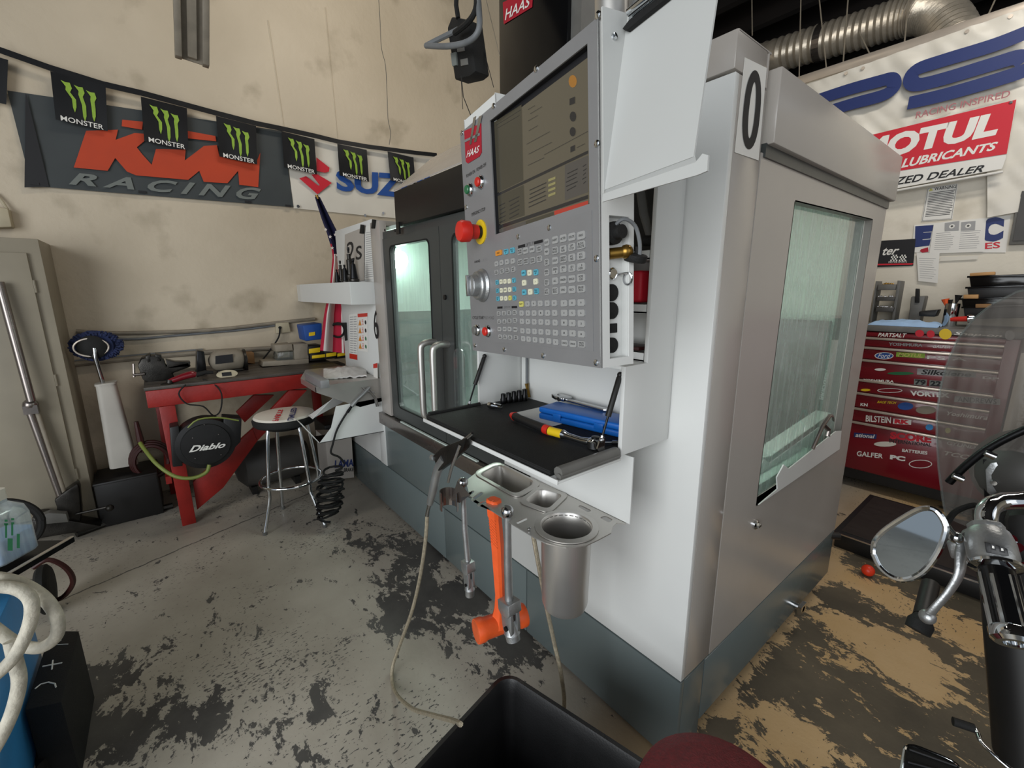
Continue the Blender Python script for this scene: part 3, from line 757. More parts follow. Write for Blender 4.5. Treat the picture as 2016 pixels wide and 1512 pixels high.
# flap, mat, edge roll
MB().box(-1.295, X1 + 0.004, 0.655, 0.880, 1.074, 1.080).box(-1.295, X1 + 0.004, 0.652, 0.656, 1.072, 1.084).build('fold_down_tray', 'white', cab, bevel=0.001)
MB().box(-1.287, X1 - 0.028, 0.660, 1.080, 1.0905, 1.0945).box(-1.287, X1 - 0.028, 0.660, 0.88, 1.0805, 1.0905).build('mat', 'rubber', cab, bevel=0.001)
MB().tube([(X1 - 0.010, 0.668, 1.094), (X1 - 0.010, 0.875, 1.094)], 0.014, 10).tube([(X1 - 0.004, 0.664, 1.086), (X1 - 0.004, 0.878, 1.086)], 0.008, 8).build('edge_roll', 'greyplastic', cab, smooth=True)
MB().tube([(-1.285, 0.67, 1.097), (-1.285, 0.875, 1.097)], 0.008, 8).build('edge_roll', 'rubber', cab, smooth=True)
def strut(xp, A, B, C):
    a, b, c = plx(*A, xp), plx(*B, xp), plx(*C, xp)
    s = MB().tube([a, a + (b - a) * .08, b], [0.005, 0.0075, 0.0075], 12).sphere(a, 0.008, 10).build('gas_strut', 'black', cab, smooth=True)
    MB().cyl(b, c, 0.003, 8).build('rod', 'darksteel', s, smooth=True)
    MB().cyl(b + (c - b) * .82, c, 0.005, 8).sphere(c, 0.007, 8).build('end_fitting', 'steel', s, smooth=True)
strut(-1.29, (954, 701), (935, 757), (923, 797))
strut(X1 - 0.018, (1221, 738), (1197, 820), (1184, 866))
MB().solid([plx(*p, X1 - 0.02) for p in ((1180, 892), (1176, 884), (1183, 862), (1192, 862), (1190, 882), (1196, 890))], (-0.004, 0, 0)).build('strut_bracket', 'steel', cab)

# things on the shelves (seen in the slot beside the control panel)
o = MB().box(-0.90, -0.70, 0.985, 1.065, 1.468, 1.55).build('folded_cloth', 'redprint', bevel=0.01, seg=3)
tag(o, 'folded dark red cloth on a white shelf beside the control panel', 'cloth')
t = thing('wiper_arm', 'grey and black plastic brush hanging in the top slot beside the control panel', 'brush', (-0.72, 1.0, 1.60))
MB().tube([ply(1262, 375, 1.0), ply(1268, 420, 1.0), ply(1279, 465, 1.0)], [0.012, 0.012, 0.009], 8, flat=0.5).build('handle', 'greyplastic', t, smooth=True)
MB().cyl(ply(1268, 474, 0.99), ply(1292, 474, 1.0), 0.013, 14).build('head', 'rubber', t, smooth=True)
MB().box(-0.95, -0.70, 1.04, 1.075, 1.60, 1.79).build('backing', 'plastic', t)
o = MB().box(-0.90, -0.70, 0.99, 1.06, 1.342, 1.352).build('dark_tray', 'brown', bevel=0.002)
tag(o, 'thin dark red tray on the lowest shelf beside the control panel', 'tray')

# things on the mat
Z0 = 1.0948
t = thing('plastic_case', 'bright blue flat plastic tool case lying at the back of the black mat', 'case', (-0.80, 1.0, Z0))
A = pz(1060, 824, Z0); B = pz(1224, 864, Z0); e1 = (B - A).normalized(); e2 = Vector((-e1.y, e1.x, 0)); B = A + e1 * (B - A).length
fr = Fr(A, e1, e2, (0, 0, 1)); Lc = min((B - A).length, 0.30)
MB(fr).box(0, Lc, 0, 0.10, 0, 0.020).build('case_body', 'blue', t, bevel=0.006, seg=3)
MB(fr).box(0, Lc, 0, 0.10, 0.021, 0.040).build('case_lid', 'blue', t, bevel=0.006, seg=3)
for k in (0.25, 0.75): MB(fr).box(Lc * k - .015, Lc * k + .015, -0.003, 0, 0.010, 0.030).build('latch', 'blue', t, bevel=0.001)
casetop = Z0 + 0.0405
t = thing('adjustable_wrench', 'chrome adjustable wrench lying on the blue plastic case', 'wrench', (-0.85, 1.0, casetop))
H0 = pz(1115, 786, casetop + .006); H1 = pz(1222, 814, casetop + .006); dd = (H1 - H0).normalized(); sd = Vector((-dd.y, dd.x, 0))
fr = Fr(H0 + Vector((0, 0, -.006)), dd, sd, (0, 0, 1))
MB(fr).prism([(0.0, -.010), (.03, -.008), (.17, -.012), (.185, 0), (.17, .012), (.03, .008), (0.0, .010)], 0.001, 0.009).build('handle', 'steel', t, bevel=0.002)
MB(fr).prism([(0.005, -.018), (-.03, -.022), (-.065, -.008), (-.062, 0), (-.035, -.004), (-.03, .004), (-.055, .010), (-.06, .020), (-.02, .024), (0.01, .018)], 0.001, 0.014).build('jaw', 'steel', t, bevel=0.002)
MB(fr).cyl(fr.p(-.012, -.026, .008), fr.p(-.012, -.008, .008), 0.0075, 12).build('thumbscrew', 'steel', t)

t = thing('ratchet_wrench', 'long ratchet wrench with red and black grip lying on the black mat', 'wrench', (-0.95, 0.85, Z0))
zr = Z0 + 0.016
p = [pz(1008, 817, zr), pz(1025, 825, zr), pz(1062, 840, zr), pz(1082, 848, zr)]
q2 = [pz(1108, 855, zr), pz(1142, 866, zr), pz(1172, 872, zr)]
MB().tube([p[0], p[0] + (p[1] - p[0]) * .4, p[1], p[2], p[3]], [0.008, 0.0135, 0.012, 0.0135, 0.0125], 14).build('grip', 'plastic', t, smooth=True)
MB().tube([p[0] - (p[1] - p[0]) * .03, p[0] + (p[1] - p[0]) * .35], [0.009, 0.0142], 14).build('grip_end', 'red', t, smooth=True)
MB().tube([p[2] + (p[3] - p[2]) * .55, p[3]], [0.0142, 0.0138], 14).build('grip_band', 'red', t, smooth=True)
MB().tube([p[3], q2[0]], [0.0125, 0.0125], 14).build('label_sleeve', 'yellow', t, smooth=True)
MB().tube([q2[0], q2[0] + (q2[1] - q2[0]) * .3, q2[1], q2[2]], [0.0135, 0.009, 0.0085, 0.012], 14).build('shaft', 'chrome', t, smooth=True)
MB().lathe(q2[2] - Vector((0, 0, .0155)), (0, 0, 1), [(0.016, 0), (0.0215, 0.004), (0.0215, 0.022), (0.015, 0.028), (0.004, 0.029)], 22).build('head', 'chrome', t, smooth=True)
MB().lathe(q2[2] + Vector((0, 0, .013)), (0, 0, 1), [(0.011, 0), (0.011, 0.004), (0.004, 0.005)], 16).build('selector_dial', 'darksteel', t, smooth=True)

def socket(P, ax, r, L, name, lab, m='darksteel', grp=None):
    P = Vector(P); ax = Vector(ax).normalized()
    t = thing(name, lab, 'socket', P, grp)
    MB().lathe(P, ax, [(r * .55, L * .25), (r * .55, 0.0), (r * .95, 0.0), (r, .002), (r, L * .45), (r * .8, L * .55), (r * .8, L), (r * .45, L), (r * .45, L * .7)], 16, cap=False).build('shell', m, t, smooth=True)
    return t
for k in range(5):
    P = ply(991 + k * 10.5, 790 - k * 3, .955 + k * .022); P.z = Z0
    socket(P, (0, 0, 1), 0.0115, 0.036 + 0.002 * k, 'impact_socket', ('leftmost', 'second from left', 'middle', 'second from right', 'rightmost')[k] + ' dark upright socket in the row at the back of the black mat', grp='sockets at the back of the mat')
P = pz(963, 797, Z0 + .012); P.z = Z0 + .0125
t = socket(P, (1, 0.25, 0), 0.012, 0.055, 'chrome_socket', 'long chrome socket lying on its side at the left rear of the mat', 'chrome')
o = MB().box(-1.12, -0.93, 0.90, 1.02, Z0, Z0 + 0.0008).build('paper_sheet', 'paper')
tag(o, 'blank white paper sheet under the blue case on the mat', 'paper')
t = thing('mini_screwdriver', 'small steel screwdriver bit behind the ratchet at the right of the mat', 'screwdriver', (-0.70, 0.93, Z0))
MB().tube([pz(1190, 871, Z0 + .006), pz(1204, 871, Z0 + .006), pz(1205, 871, Z0 + .006), pz(1216, 871, Z0 + .006)], [0.003, 0.003, 0.006, 0.005], 10).build('shank', 'steel', t, smooth=True)
MB().cyl(pz(1216, 871, Z0 + .006), pz(1221, 871, Z0 + .006), 0.006, 10).build('grip', 'plastic', t)
t = thing('hanging_air_line', 'thin dark air line with brass fitting hanging in the rear left corner of the tray', 'hose', (-1.2, 1.07, 1.1))
MB().tube([ply(1037, 702, 1.07), ply(1037, 755, 1.07)], 0.005, 8).build('tube', 'cable', t, smooth=True)
MB().tube([ply(1037, 755, 1.07), ply(1038, 764, 1.07), ply(1040, 782, 1.07)], [0.008, 0.006, 0.009], 8).build('fitting', 'gold', t, smooth=True)

# ================================================================ CONTROL PANEL (pendant)
u = Vector((0.991, -0.127, 0.049)).normalized(); v = Vector((-0.03, -0.014, 0.999)); v = (v - u * v.dot(u)).normalized(); n = u.cross(v)
P0 = ply(1184, 725, 0.62)
PF = Fr(P0, u, v, n)
def pl(px, py): a, b, c = PF.loc(ppl(px, py, P0, n)); return a, b
TL = pl(912, 262); TR = pl(1190, 14)
PW = 0.525; PH = (TL[1] + TR[1]) / 2
pend = thing('control_panel', 'grey metal control panel with a screen and many keys beside the doors', 'control panel', P0 + u * (-PW / 2))
_r = ray(1247, 702); tt = ((P0 - CAM).dot(u)) / _r.dot(u); T = -PF.loc(CAM + _r * tt)[2]
T = max(0.07, min(T, 0.16))
SP = Fr(P0, -n, v, u)     # side face frame: a = back, b = up, c = right
def ps(px, py):
    r = ray(px, py); k = ((P0 - CAM).dot(u)) / r.dot(u); a, b, c = SP.loc(CAM + r * k); return a, b
sc_ = [pl(966, 236), pl(1159, 84), pl(1158, 404), pl(973, 461)]
sx0, sx1 = (sc_[0][0] + sc_[3][0]) / 2, (sc_[1][0] + sc_[2][0]) / 2
sy0, sy1 = (sc_[2][1] + sc_[3][1]) / 2, (sc_[0][1] + sc_[1][1]) / 2
face = MB(PF)
holed(face, [[PF.p(a, b, 0.0) for a, b in ((-PW, 0), (0, 0), (0, PH), (-PW, PH))], [PF.p(a, b, 0.0) for a, b in ((sx0, sy0), (sx1, sy0), (sx1, sy1), (sx0, sy1))]], n * -0.003)
face.build('face_plate', 'alu', pend)
body = MB(PF)
body.box(-PW + .002, -0.004, 0.002, 0.008, -T, -0.0035).box(-PW + .002, -0.004, PH - .008, PH - .002, -T, -0.0035).box(-PW + .002, -PW + .008, 0.008, PH - .008, -T, -0.0035)
body.box(-PW + .002, -0.004, 0.002, PH - .002, -T - .004, -T)
body.build('housing', 'white', pend)
h = [ps(1201, 423), ps(1240, 428), ps(1237, 702), ps(1199, 706)]
ha0, ha1 = (h[0][0] + h[3][0]) / 2, (h[1][0] + h[2][0]) / 2; hb0, hb1 = (h[2][1] + h[3][1]) / 2, (h[0][1] + h[1][1]) / 2
ha1 = min(ha1, T - 0.012)
sd = MB()
holed(sd, [[SP.p(a, b, 0) for a, b in ((0, 0), (T, 0), (T, PH), (0, PH))], [SP.p(a, b, 0) for a, b in ((ha0, hb0), (ha1, hb0), (ha1, hb1), (ha0, hb1))]], u * -0.003)
sd.build('side_plate', 'white', pend)
MB(SP).box(ha0 - .004, ha1 + .004, hb0 - .004, hb1 + .004, -0.022, -0.018).box(ha0 - .004, ha0, hb0, hb1, -0.018, -0.0035).box(ha1, ha1 + .003, hb0, hb1, -0.018, -0.0035).box(ha0, ha1, hb0 - .003, hb0, -0.018, -0.0035).box(ha0, ha1, hb1, hb1 + .003, -0.018, -0.0035).build('port_recess', 'white', pend)
hw = ha1 - ha0; hh = hb1 - hb0
def port(fb, r, m='rubber', name='port_plug', fa=0.38):
    return MB().lathe(SP.p(ha0 + hw * fa, hb0 + hh * fb, -0.018), u, [(r, 0), (r, 0.006), (r * .8, 0.008)], 20).build(name, m, pend, smooth=True)
port(.475, .0155); port(.345, .0155); port(.09, .0145)
MB(SP).box(ha0 + .010, ha0 + .034, hb0 + hh * .18, hb0 + hh * .25, -0.018, -0.015).box(ha0 + .001, ha0 + .008, hb0 + hh * .18, hb0 + hh * .25, -0.018, -0.031).build('usb_cover', 'rubber', pend, bevel=0.001)
port(.61, .011, 'chrome', 'key_lock', .42)
MB().tube([SP.p(ha0 + hw * .6, hb0 + hh * .60, -0.03), SP.p(ha0 + hw * .95, hb0 + hh * .61, 0.0)], 0.002, 6).lathe(SP.p(ha0 + hw * .95, hb0 + hh * .57, 0.0), n, [(0.012, 0), (0.012, .002), (0.009, .002), (0.009, 0), (0.012, 0)], 16, cap=False).build('key', 'steel', pend)
MB().cyl(SP.p(ha0 + hw * .3, hb0 + hh * .75, -0.016), SP.p(ha0 + hw * .95, hb0 + hh * .76, 0.002), 0.010, 14).sphere(SP.p(ha0 + hw * .85, hb0 + hh * .76, 0.0), 0.013, 12).build('port_cap', 'gold', pend, smooth=True)
MB().lathe(SP.p(ha0 + hw * .42, hb0 + hh * .89, -0.018), u, [(0.02, 0), (0.02, 0.012), (0.012, 0.016), (0.012, 0.03)], 18).build('jog_cable_socket', 'rubber', pend, smooth=True)
MB().tube([SP.p(ha0 + hw * .4, hb0 + hh * .93, -0.01), SP.p(ha0 + hw * .55, hb0 + hh * .975, 0.008), SP.p(ha0 + hw * 1.0, hb0 + hh * .93, 0.014), SP.p(ha0 + hw * 1.2, hb0 + hh * .82, 0.016), SP.p(ha0 + hw * 1.25, hb0 + hh * .73, 0.014)], 0.0035, 8, smooth=5).build('strap', 'cable', pend, smooth=True)
MB().lathe(SP.p(ha0 + hw * 1.25, hb0 + hh * .69, 0.002), (v + u * .3), [(0.019, 0), (0.021, 0.004), (0.021, 0.012), (0.018, 0.014), (0.004, 0.015), (0.004, 0.026)], 20).build('dangling_cap', 'rubber', pend, smooth=True)
# screen
scr = MB(PF).box(sx0, sx1, sy0, sy1, -0.016, -0.014).build('bezel', 'ink', pend)
MB(PF).box(sx0 - .003, sx0, sy0 - .003, sy1 + .003, -0.016, -0.0035).box(sx1, sx1 + .003, sy0 - .003, sy1 + .003, -0.016, -0.0035).box(sx0, sx1, sy0 - .003, sy0, -0.016, -0.0035).box(sx0, sx1, sy1, sy1 + .003, -0.016, -0.0035).build('screen_reveal', 'ink', pend)
def em(name, c, s): return mat(name, '#101010', 0.22, var=0, emit=c, estr=s)
M['disp'] = em('display_beige', '#6d6655', 0.62); M['dispdk'] = em('display_olive', '#4f4b3d', 0.6); M['dispgrey'] = em('display_grey', '#5e5a54', 0.62)
M['dispbar'] = em('display_bar', '#2b2a2a', 0.7); M['dispred'] = em('display_red', '#a8382a', 0.9); M['disporange'] = em('display_orange', '#9a6a2a', 0.9); M['dispyel'] = em('display_yellow', '#8b8558', 0.9)
dsp = MB(PF).box(sx0 + .006, sx1 - .001, sy0 + .005, sy1 - .012, -0.0138, -0.0125).build('display', 'disp', pend)
SCP = P0 - n * 0.0120
def sq(pts, m, lift=0.0003, name='screen_area'):
    P = [ppl(960 + x / 3.6, 60 + y / 3.6, SCP + n * lift, n) for x, y in pts]
    return MB().solid(P, n * 0.0001).build(name, m, pend)
sq(((38, 655), (240, 525), (252, 1062), (62, 1155)), 'dispdk')
sq(((60, 1180), (255, 1095), (262, 1310), (72, 1378)), 'dispdk')
sq(((548, 955), (712, 885), (712, 1145), (548, 1205)), 'dispgrey')
sq(((60, 1160), (712, 850), (712, 872), (60, 1180)), 'dispbar', 0.0005)
sq(((70, 1385), (712, 1165), (712, 1192), (72, 1410)), 'dispbar', 0.0005)
sq(((472, 1280), (712, 1205), (712, 1242), (474, 1312)), 'dispred', 0.0005)
sq(((75, 1412), (270, 1350), (270, 1385), (78, 1435)), 'dispgrey', 0.0005)
sq(((270, 1350), (468, 1285), (468, 1315), (272, 1380)), 'dispdk', 0.0005)
for (x, y, r, m_) in ((603, 360, 32, 'disporange'), (600, 500, 24, 'dispbar'), (605, 610, 26, 'dispbar'), (603, 718, 24, 'dispbar'), (603, 838, 20, 'dispbar')):
    if r in (24, 20) and y != 718: sq(((x - r * .8, y - r + 8), (x + r * .8, y - r - 8), (x + r * .8, y + r - 8), (x - r * .8, y + r + 8)), m_, 0.0006, 'screen_icon')
    else: sq([(x + r * .9 * math.cos(k * math.pi / 6), y + r * 1.4 * math.sin(k * math.pi / 6)) for k in range(12)], m_, 0.0006, 'screen_icon')
tb = MB()
def sline(x0, y0, x1, y1, w=6):
    P = [ppl(960 + x / 3.6, 60 + y / 3.6, SCP + n * 0.0008, n) for x, y in ((x0, y0), (x1, y1), (x1, y1 + w), (x0, y0 + w))]
    tb.bm.faces.new([tb.bm.verts.new(p) for p in P])
for (x0, y0, x1, y1) in ((285, 560, 335, 530), (300, 590, 385, 538), (285, 640, 355, 600), (290, 710, 355, 672), (275, 805, 440, 715), (290, 875, 455, 790), (285, 955, 400, 900), (400, 880, 712, 712), (630, 830, 690, 800), (60, 670, 235, 560), (70, 690, 225, 600)): sline(x0, y0, x1, y1, 4)
for k in range(5):
    for (xa, xb) in ((290, 420), (555, 640), (670, 710), (80, 130), (150, 235)):
        sl = -0.42
        y = 1125 + k * 30 + (xa - 300) * sl * 1.05 + (60 if xa < 250 else 0) * .3
        sline(xa + random.random() * 10, y, xb - random.random() * 15, y + (xb - xa) * sl, 7)
stuff(tb.build('screen_text', 'dispbar', pend))
for k in range(4): sq(((430, 1055 + k * 36), (480, 1035 + k * 36), (480, 1052 + k * 36), (430, 1072 + k * 36)), 'dispyel', 0.001)
# keys
kp = MB(PF).box(-PW + .075, -0.02, 0.03, sy0 - .012, 0.0002, 0.0010).build('keypad', 'alu', pend)
def kz(X, Y): return pl(900 + X / 6.048, 460 + Y / 6.048)
proto = {}
leg = MB()
def addkey(X, Y, w, h, m='key', text=None, rnd=False):
    a, b = kz(X, Y)
    k = (round(w, 4), round(h, 4), m)
    if k not in proto:
        o = MB(PF).prism([(a - w / 2 + .002, b - h / 2), (a + w / 2 - .002, b - h / 2), (a + w / 2, b - h / 2 + .002), (a + w / 2, b + h / 2 - .002), (a + w / 2 - .002, b + h / 2), (a - w / 2 + .002, b + h / 2), (a - w / 2, b + h / 2 - .002), (a - w / 2, b - h / 2 + .002)], 0.001, 0.0032).build('key', m, kp)
        proto[k] = (o, a, b)
    else:
        o, a0, b0 = proto[k]
        copy_at(o, PF.x * (a - a0) + PF.y * (b - b0))
    if text:
        L = text.split('|'); n_ = len(L)
        for i, t_ in enumerate(L):
            hh_ = min(h * .30, h * .7 / n_); ww = min(w * .8, hh_ * .75 * len(t_))
            yy = b + (n_ - 1) * hh_ * .62 - i * hh_ * 1.24
            lettering(t_, 'ink', None, fr=PF, rect=(a - ww / 2, yy - hh_ / 2, a + ww / 2, yy + hh_ / 2), lift=0.0036, mb=leg)
def pitch(p, q): A = kz(*p); B = kz(*q); return abs(A[0] - B[0]), abs(A[1] - B[1])
w8 = pitch((1180, 320), (1277, 300))[0]; h8 = pitch((1490, 395), (1490, 525))[1]
addkey(505, 230, w8 * 1.15, h8 * .6, 'keyorange', 'RESET'); addkey(592, 215, w8 * .7, h8 * .6, 'keyblue', 'POWER|UP'); addkey(668, 200, w8 * .7, h8 * .6, 'keyblue', 'RECO-|VER')
for i, (x, y) in enumerate(((480, 360), (540, 345), (605, 335), (675, 325))): addkey(x, y, w8 * .66, h8 * .6, 'key', 'F%d' % (i + 1))
for i, (x, y) in enumerate(((480, 460), (545, 445), (610, 437), (680, 425))): addkey(x, y, w8 * .66, h8 * .6, 'key', ('TOOL|OFFSET', 'NEXT|TOOL', 'TOOL|RELEASE', 'PART|ZERO')[i])
for r_, row in enumerate((((485, 580), (533, 572), (580, 568), (632, 565), (685, 555)), ((490, 680), (537, 675), (585, 670), (637, 665), (690, 660)), ((495, 775), (540, 770), (590, 770), (640, 765), (693, 765)))):
    for c_, (x, y) in enumerate(row):
        addkey(x, y, w8 * .5, h8 * .56, 'keyblue' if c_ in (0, 4) else ('keyyellow' if (r_, c_) == (2, 3) else 'keycream'),
               ((('CHIP|FWD', '+4', '+Z', '-Y', 'CLNT|UP'), ('CHIP|STOP', '+X', 'RAPID', '-X', 'CLNT|DOWN'), ('CHIP|REV', '+Y', '-Z', '-4', 'AUX|CLNT'))[r_][c_]))
txt4 = (('+10|FEED', '-10|FEED', '100%|FEED', 'HAND|CNTRL'), ('+10|SPIN', '-10|SPIN', '100%|SPIN', 'HAND|CNTRL'), ('FWD', 'STOP', 'REV', 'SPINDLE'), ('5%|RAPID', '25%|RAPID', '50%|RAPID', '100%|RAPID'))
for r_, row in enumerate((((507, 950), (570, 945), (632, 942), (697, 938)), ((512, 1045), (575, 1042), (635, 1038), (700, 1030)), ((515, 1135), (578, 1135), (637, 1135), (705, 1140)), ((525, 1225), (583, 1228), (643, 1232), (713, 1238)))):
    for c_, (x, y) in enumerate(row): addkey(x, y, w8 * .66, h8 * .56, 'key', txt4[r_][c_])
for r_, row in enumerate((((760, 215), (828, 203), (905, 185), (988, 180)), ((762, 340), (832, 328), (912, 318), (992, 300)))):
    for c_, (x, y) in enumerate(row): addkey(x, y, w8 * .72, h8 * .66, 'key', (('PRGRM|CONVRS', 'POSIT', 'OFFSET', 'CURNT|COMDS'), ('ALARM|MESGS', 'PARAM|DGNOS', 'SETNG|GRAPH', 'HELP|CALC'))[r_][c_])
for (x, y, m_, t_) in ((802, 468, 'keyblue', 'HOME'), (948, 460, 'keyblue', 'PAGE|UP'), (808, 697, 'keyblue', 'END'), (955, 685, 'keyblue', 'PAGE|DOWN'), (873, 465, 'keycream', '^'), (808, 585, 'keycream', '<'), (945, 570, 'keycream', '>'), (882, 692, 'keycream', 'v')):
    addkey(x, y, w8 * .6, h8 * .62, m_, t_)
for y, t_ in ((105, 'EDIT'), (215, 'MEM'), (340, 'MDI|DNC'), (460, 'HANDLE|JOG'), (580, 'ZERO|RET'), (690, 'LIST|PROG')): addkey(1080, y, w8 * .6, h8 * .68, 'key', t_)
tx8 = (('INSERT', 'ALTER', 'DELETE', 'UNDO'), ('SINGLE|BLOCK', 'DRY|RUN', 'OPT|STOP', 'BLOCK|DELETE'), ('COOLNT', 'ORIENT|SPINDLE', 'ATC|FWD', 'ATC|REV'), ('.0001|.1', '.001|1.', '.01|10.', '.1|100.'), ('ALL', 'ORIGIN', 'SINGLE', 'HOME|G28'), ('SELECT|PROG', 'SEND', 'RECV', 'ERASE|PROG'))
for r_, ys in enumerate(((75, 55, 38, 20), (200, 185, 160, 135), (320, 300, 285, 262), (440, 418, 410, 395), (562, 548, 540, 525), (680, 668, 665, 655))):
    for c_, y in enumerate(ys): addkey((1180, 1277, 1380, 1490)[c_], y, w8 * (.72, .78, .78, .84)[c_], h8 * .7, 'key', tx8[r_][c_])
al = ['SHIFT', 'A', 'B', 'C', 'D', 'E', 'F', 'G', 'H', 'I', 'J', 'K', 'L', 'M', 'N', 'O', 'P', 'Q', 'R', 'S', 'T', 'U', 'V', 'W', 'X', 'Y', 'Z', ';', '(', ')']
ar = (((775, 838), (850, 835), (925, 832), (1003, 830), (1085, 828), (1170, 825)), ((780, 945), (855, 945), (930, 945), (1010, 943), (1090, 943), (1175, 943)), ((785, 1042), (855, 1045), (932, 1048), (1010, 1050), (1090, 1055), (1180, 1058)), ((790, 1155), (860, 1158), (935, 1163), (1010, 1167), (1095, 1172), (1183, 1177)), ((800, 1248), (865, 1255), (940, 1262), (1020, 1270), (1105, 1278), (1187, 1288)))
for r_, row in enumerate(ar):
    for c_, (x, y) in enumerate(row): addkey(x, y, w8 * .66, h8 * .62, 'keyyellow' if (r_, c_) == (0, 0) else 'key', al[r_ * 6 + c_])
nr = (((1285, 828), (1385, 822), (1490, 820)), ((1288, 943), (1385, 943), (1490, 943)), ((1288, 1058), (1385, 1063), (1492, 1070)), ((1290, 1180), (1388, 1185), (1493, 1195)), ((1293, 1300), (1392, 1310), (1495, 1315)))
nt_ = ('7', '8', '9', '4', '5', '6', '1', '2', '3', '-', '0', '.', 'CANCEL', 'SPACE', 'WRITE|ENTER')
for r_, row in enumerate(nr):
    for c_, (x, y) in enumerate(row): addkey(x, y, w8 * .76, h8 * .64, 'key', nt_[r_ * 3 + c_])
stuff(leg.build('key_legend', 'ink', pend))
def bar(x0, y0, x1, y1, wid):
    a, b = kz(x0, y0), kz(x1, y1); y = (a[1] + b[1]) / 2
    MB(PF).box(a[0], b[0], y - wid / 2, y + wid / 2, 0.001, 0.0016).build('print_bar', 'ink', pend)
bar(732, 158, 815, 142, .006); bar(922, 108, 1025, 90, .006); bar(485, 880, 545, 880, .005); bar(655, 875, 720, 875, .005)
# printed captions
for s_, X, Y, ww, hh_ in (('SETUP', 868, 125, .03, .007), ('OVERRIDES', 600, 877, .032, .005), ('HANDLE JOG', 283, 325, .07, .008), ('CYCLE START', 255, 1000, .07, .008), ('FEED HOLD', 382, 1000, .055, .008)):
    a, b = kz(X, Y); lettering(s_, 'ink', pend, fr=PF, rect=(a - ww / 2, b - hh_ / 2, a + ww / 2, b + hh_ / 2), lift=0.001)
for s_, px, py, ww in (('POWER ON', 927, 342, .05), ('POWER OFF', 948, 329, .05), ('EMERGENCY STOP', 942, 417, .075)):
    a, b = pl(px, py); lettering(s_, 'ink', pend, fr=PF, rect=(a - ww / 2, b - .004, a + ww / 2, b + .004), lift=0.001)
for px, py in ((909.5, 262), (972, 209), (1056, 136), (1178, 30), (1176, 283), (918, 408), (1020.7, 466), (1082, 448.5), (1175, 509), (935.5, 680), (993, 688), (1069.6, 700), (1174.4, 714)):
    a, b = pl(px, py)
    MB().lathe(PF.p(a, b, 0), n, [(0.0065, 0), (0.006, 0.002), (0.003, 0.0035), (0.001, 0.0036)], 12).build('screw', 'chrome', pend, smooth=True)
def lamp_button(px, py, m):
    a, b = pl(px, py); o = MB().lathe(PF.p(a, b, 0), n, [(0.0165, 0), (0.0165, 0.003), (0.0135, 0.008), (0.0115, 0.009)], 20, cap=True).build('push_button', 'chrome', pend, smooth=True)
    MB().lathe(PF.p(a, b, 0.0091), n, [(0.0112, 0), (0.0112, 0.004), (0.009, 0.006)], 18).build('button_cap', m, o, smooth=True)
lamp_button(927, 374, 'green'); lamp_button(948, 359, 'red'); lamp_button(941, 650, 'greyplastic'); lamp_button(962, 652, 'red')
a, b = pl(947, 457)
es = MB().lathe(PF.p(a, b, 0), n, [(0.030, 0), (0.030, 0.003)], 28).build('stop_ring', 'yellow', pend)
MB().lathe(PF.p(a, b, 0.003), n, [(0.016, 0), (0.016, 0.010)], 20).build('stop_collar', 'black', es, smooth=True)
MB().lathe(PF.p(a, b, 0.012), n, [(0.0175, 0), (0.0185, 0.018), (0.0255, 0.023), (0.0265, 0.042), (0.023, 0.049), (0.010, 0.051)], 26).build('stop_mushroom', 'red', es, smooth=True)
a, b = pl(951, 562)
kn = MB().lathe(PF.p(a, b, 0), n, [(0.042, 0), (0.042, 0.005), (0.036, 0.010), (0.036, 0.018), (0.033, 0.021)], 30).build('jog_wheel', 'castalu', pend, smooth=True)
MB().lathe(PF.p(a, b, 0.021), n, [(0.027, 0), (0.026, 0.016), (0.022, 0.019)], 24).build('wheel_knob', 'castalu', kn, smooth=True)
MB(PF).box(a - .004, a + .004, b - .026, b + .026, 0.038, 0.048).build('wheel_pointer', 'steel', kn, bevel=0.001)
# emblem: red badge, twin slanted bars, name
def eq(pts, m, c, name='emblem_print'):
    P = [ppl(*q_, P0, n) + n * c for q_ in pts]
    return MB().solid(P, n * 0.0012).build(name, m, pend)
eq(((915, 258), (948, 243), (949, 300), (945, 308), (922, 322), (918, 318)), 'darkred', 0.0005, 'emblem_badge')
eq(((934, 232), (939, 229), (930, 284), (926, 286)), 'steel', 0.0018)
eq(((945, 230), (951, 227), (940, 279), (935, 281)), 'steel', 0.0018)
eq(((916, 276), (946, 262), (946, 267), (916, 281)), 'alu', 0.0018)
bl_, br_, tr_, tl_ = [ppl(*q_, P0, n) + n * 0.0025 for q_ in ((920, 311), (944, 300), (946, 286), (922, 297))]
lettering('HAAS', 'whiteink', pend, corners=(bl_, br_, tr_, tl_), bold=0.01, shear=0.2)

# document holder on the right edge
BL = ppl(1193, 374, P0, n); BR = ppl(1368, 309, P0, n)
def onu(px, py, P=BL): r = ray(px, py); return CAM + r * ((P - CAM).dot(u) / r.dot(u))
TLp = onu(1239, 27); e = BR - BL; TRp = TLp + e * 1.0
dh = MB().solid([BL, BR, TRp, TLp], n * 0.003).build('document_plate', 'platelg', pend)
up = (TLp - BL).normalized(); pn = e.normalized().cross(up)
lip = [BL, BR + e * 0.12, BR + e * 0.12 + v * 0.022 + n * 0.03, BL + v * 0.004 + n * 0.03]
LQ = [ppl(x_, y_, P0 + n * .03, n) for x_, y_ in ((1188, 398), (1376, 345), (1395, 337), (1397, 306), (1386, 303), (1372, 320), (1190, 382))]
MB().solid(LQ, n * 0.003).solid([BL, BR, LQ[1], LQ[0]], v * 0.002).build('document_lip', 'platelg', pend, smooth=False)
MB().solid([BL, TLp, onu(1186, 12), onu(1189, 380)], u * -0.003).build('document_bracket', 'platelg', pend)
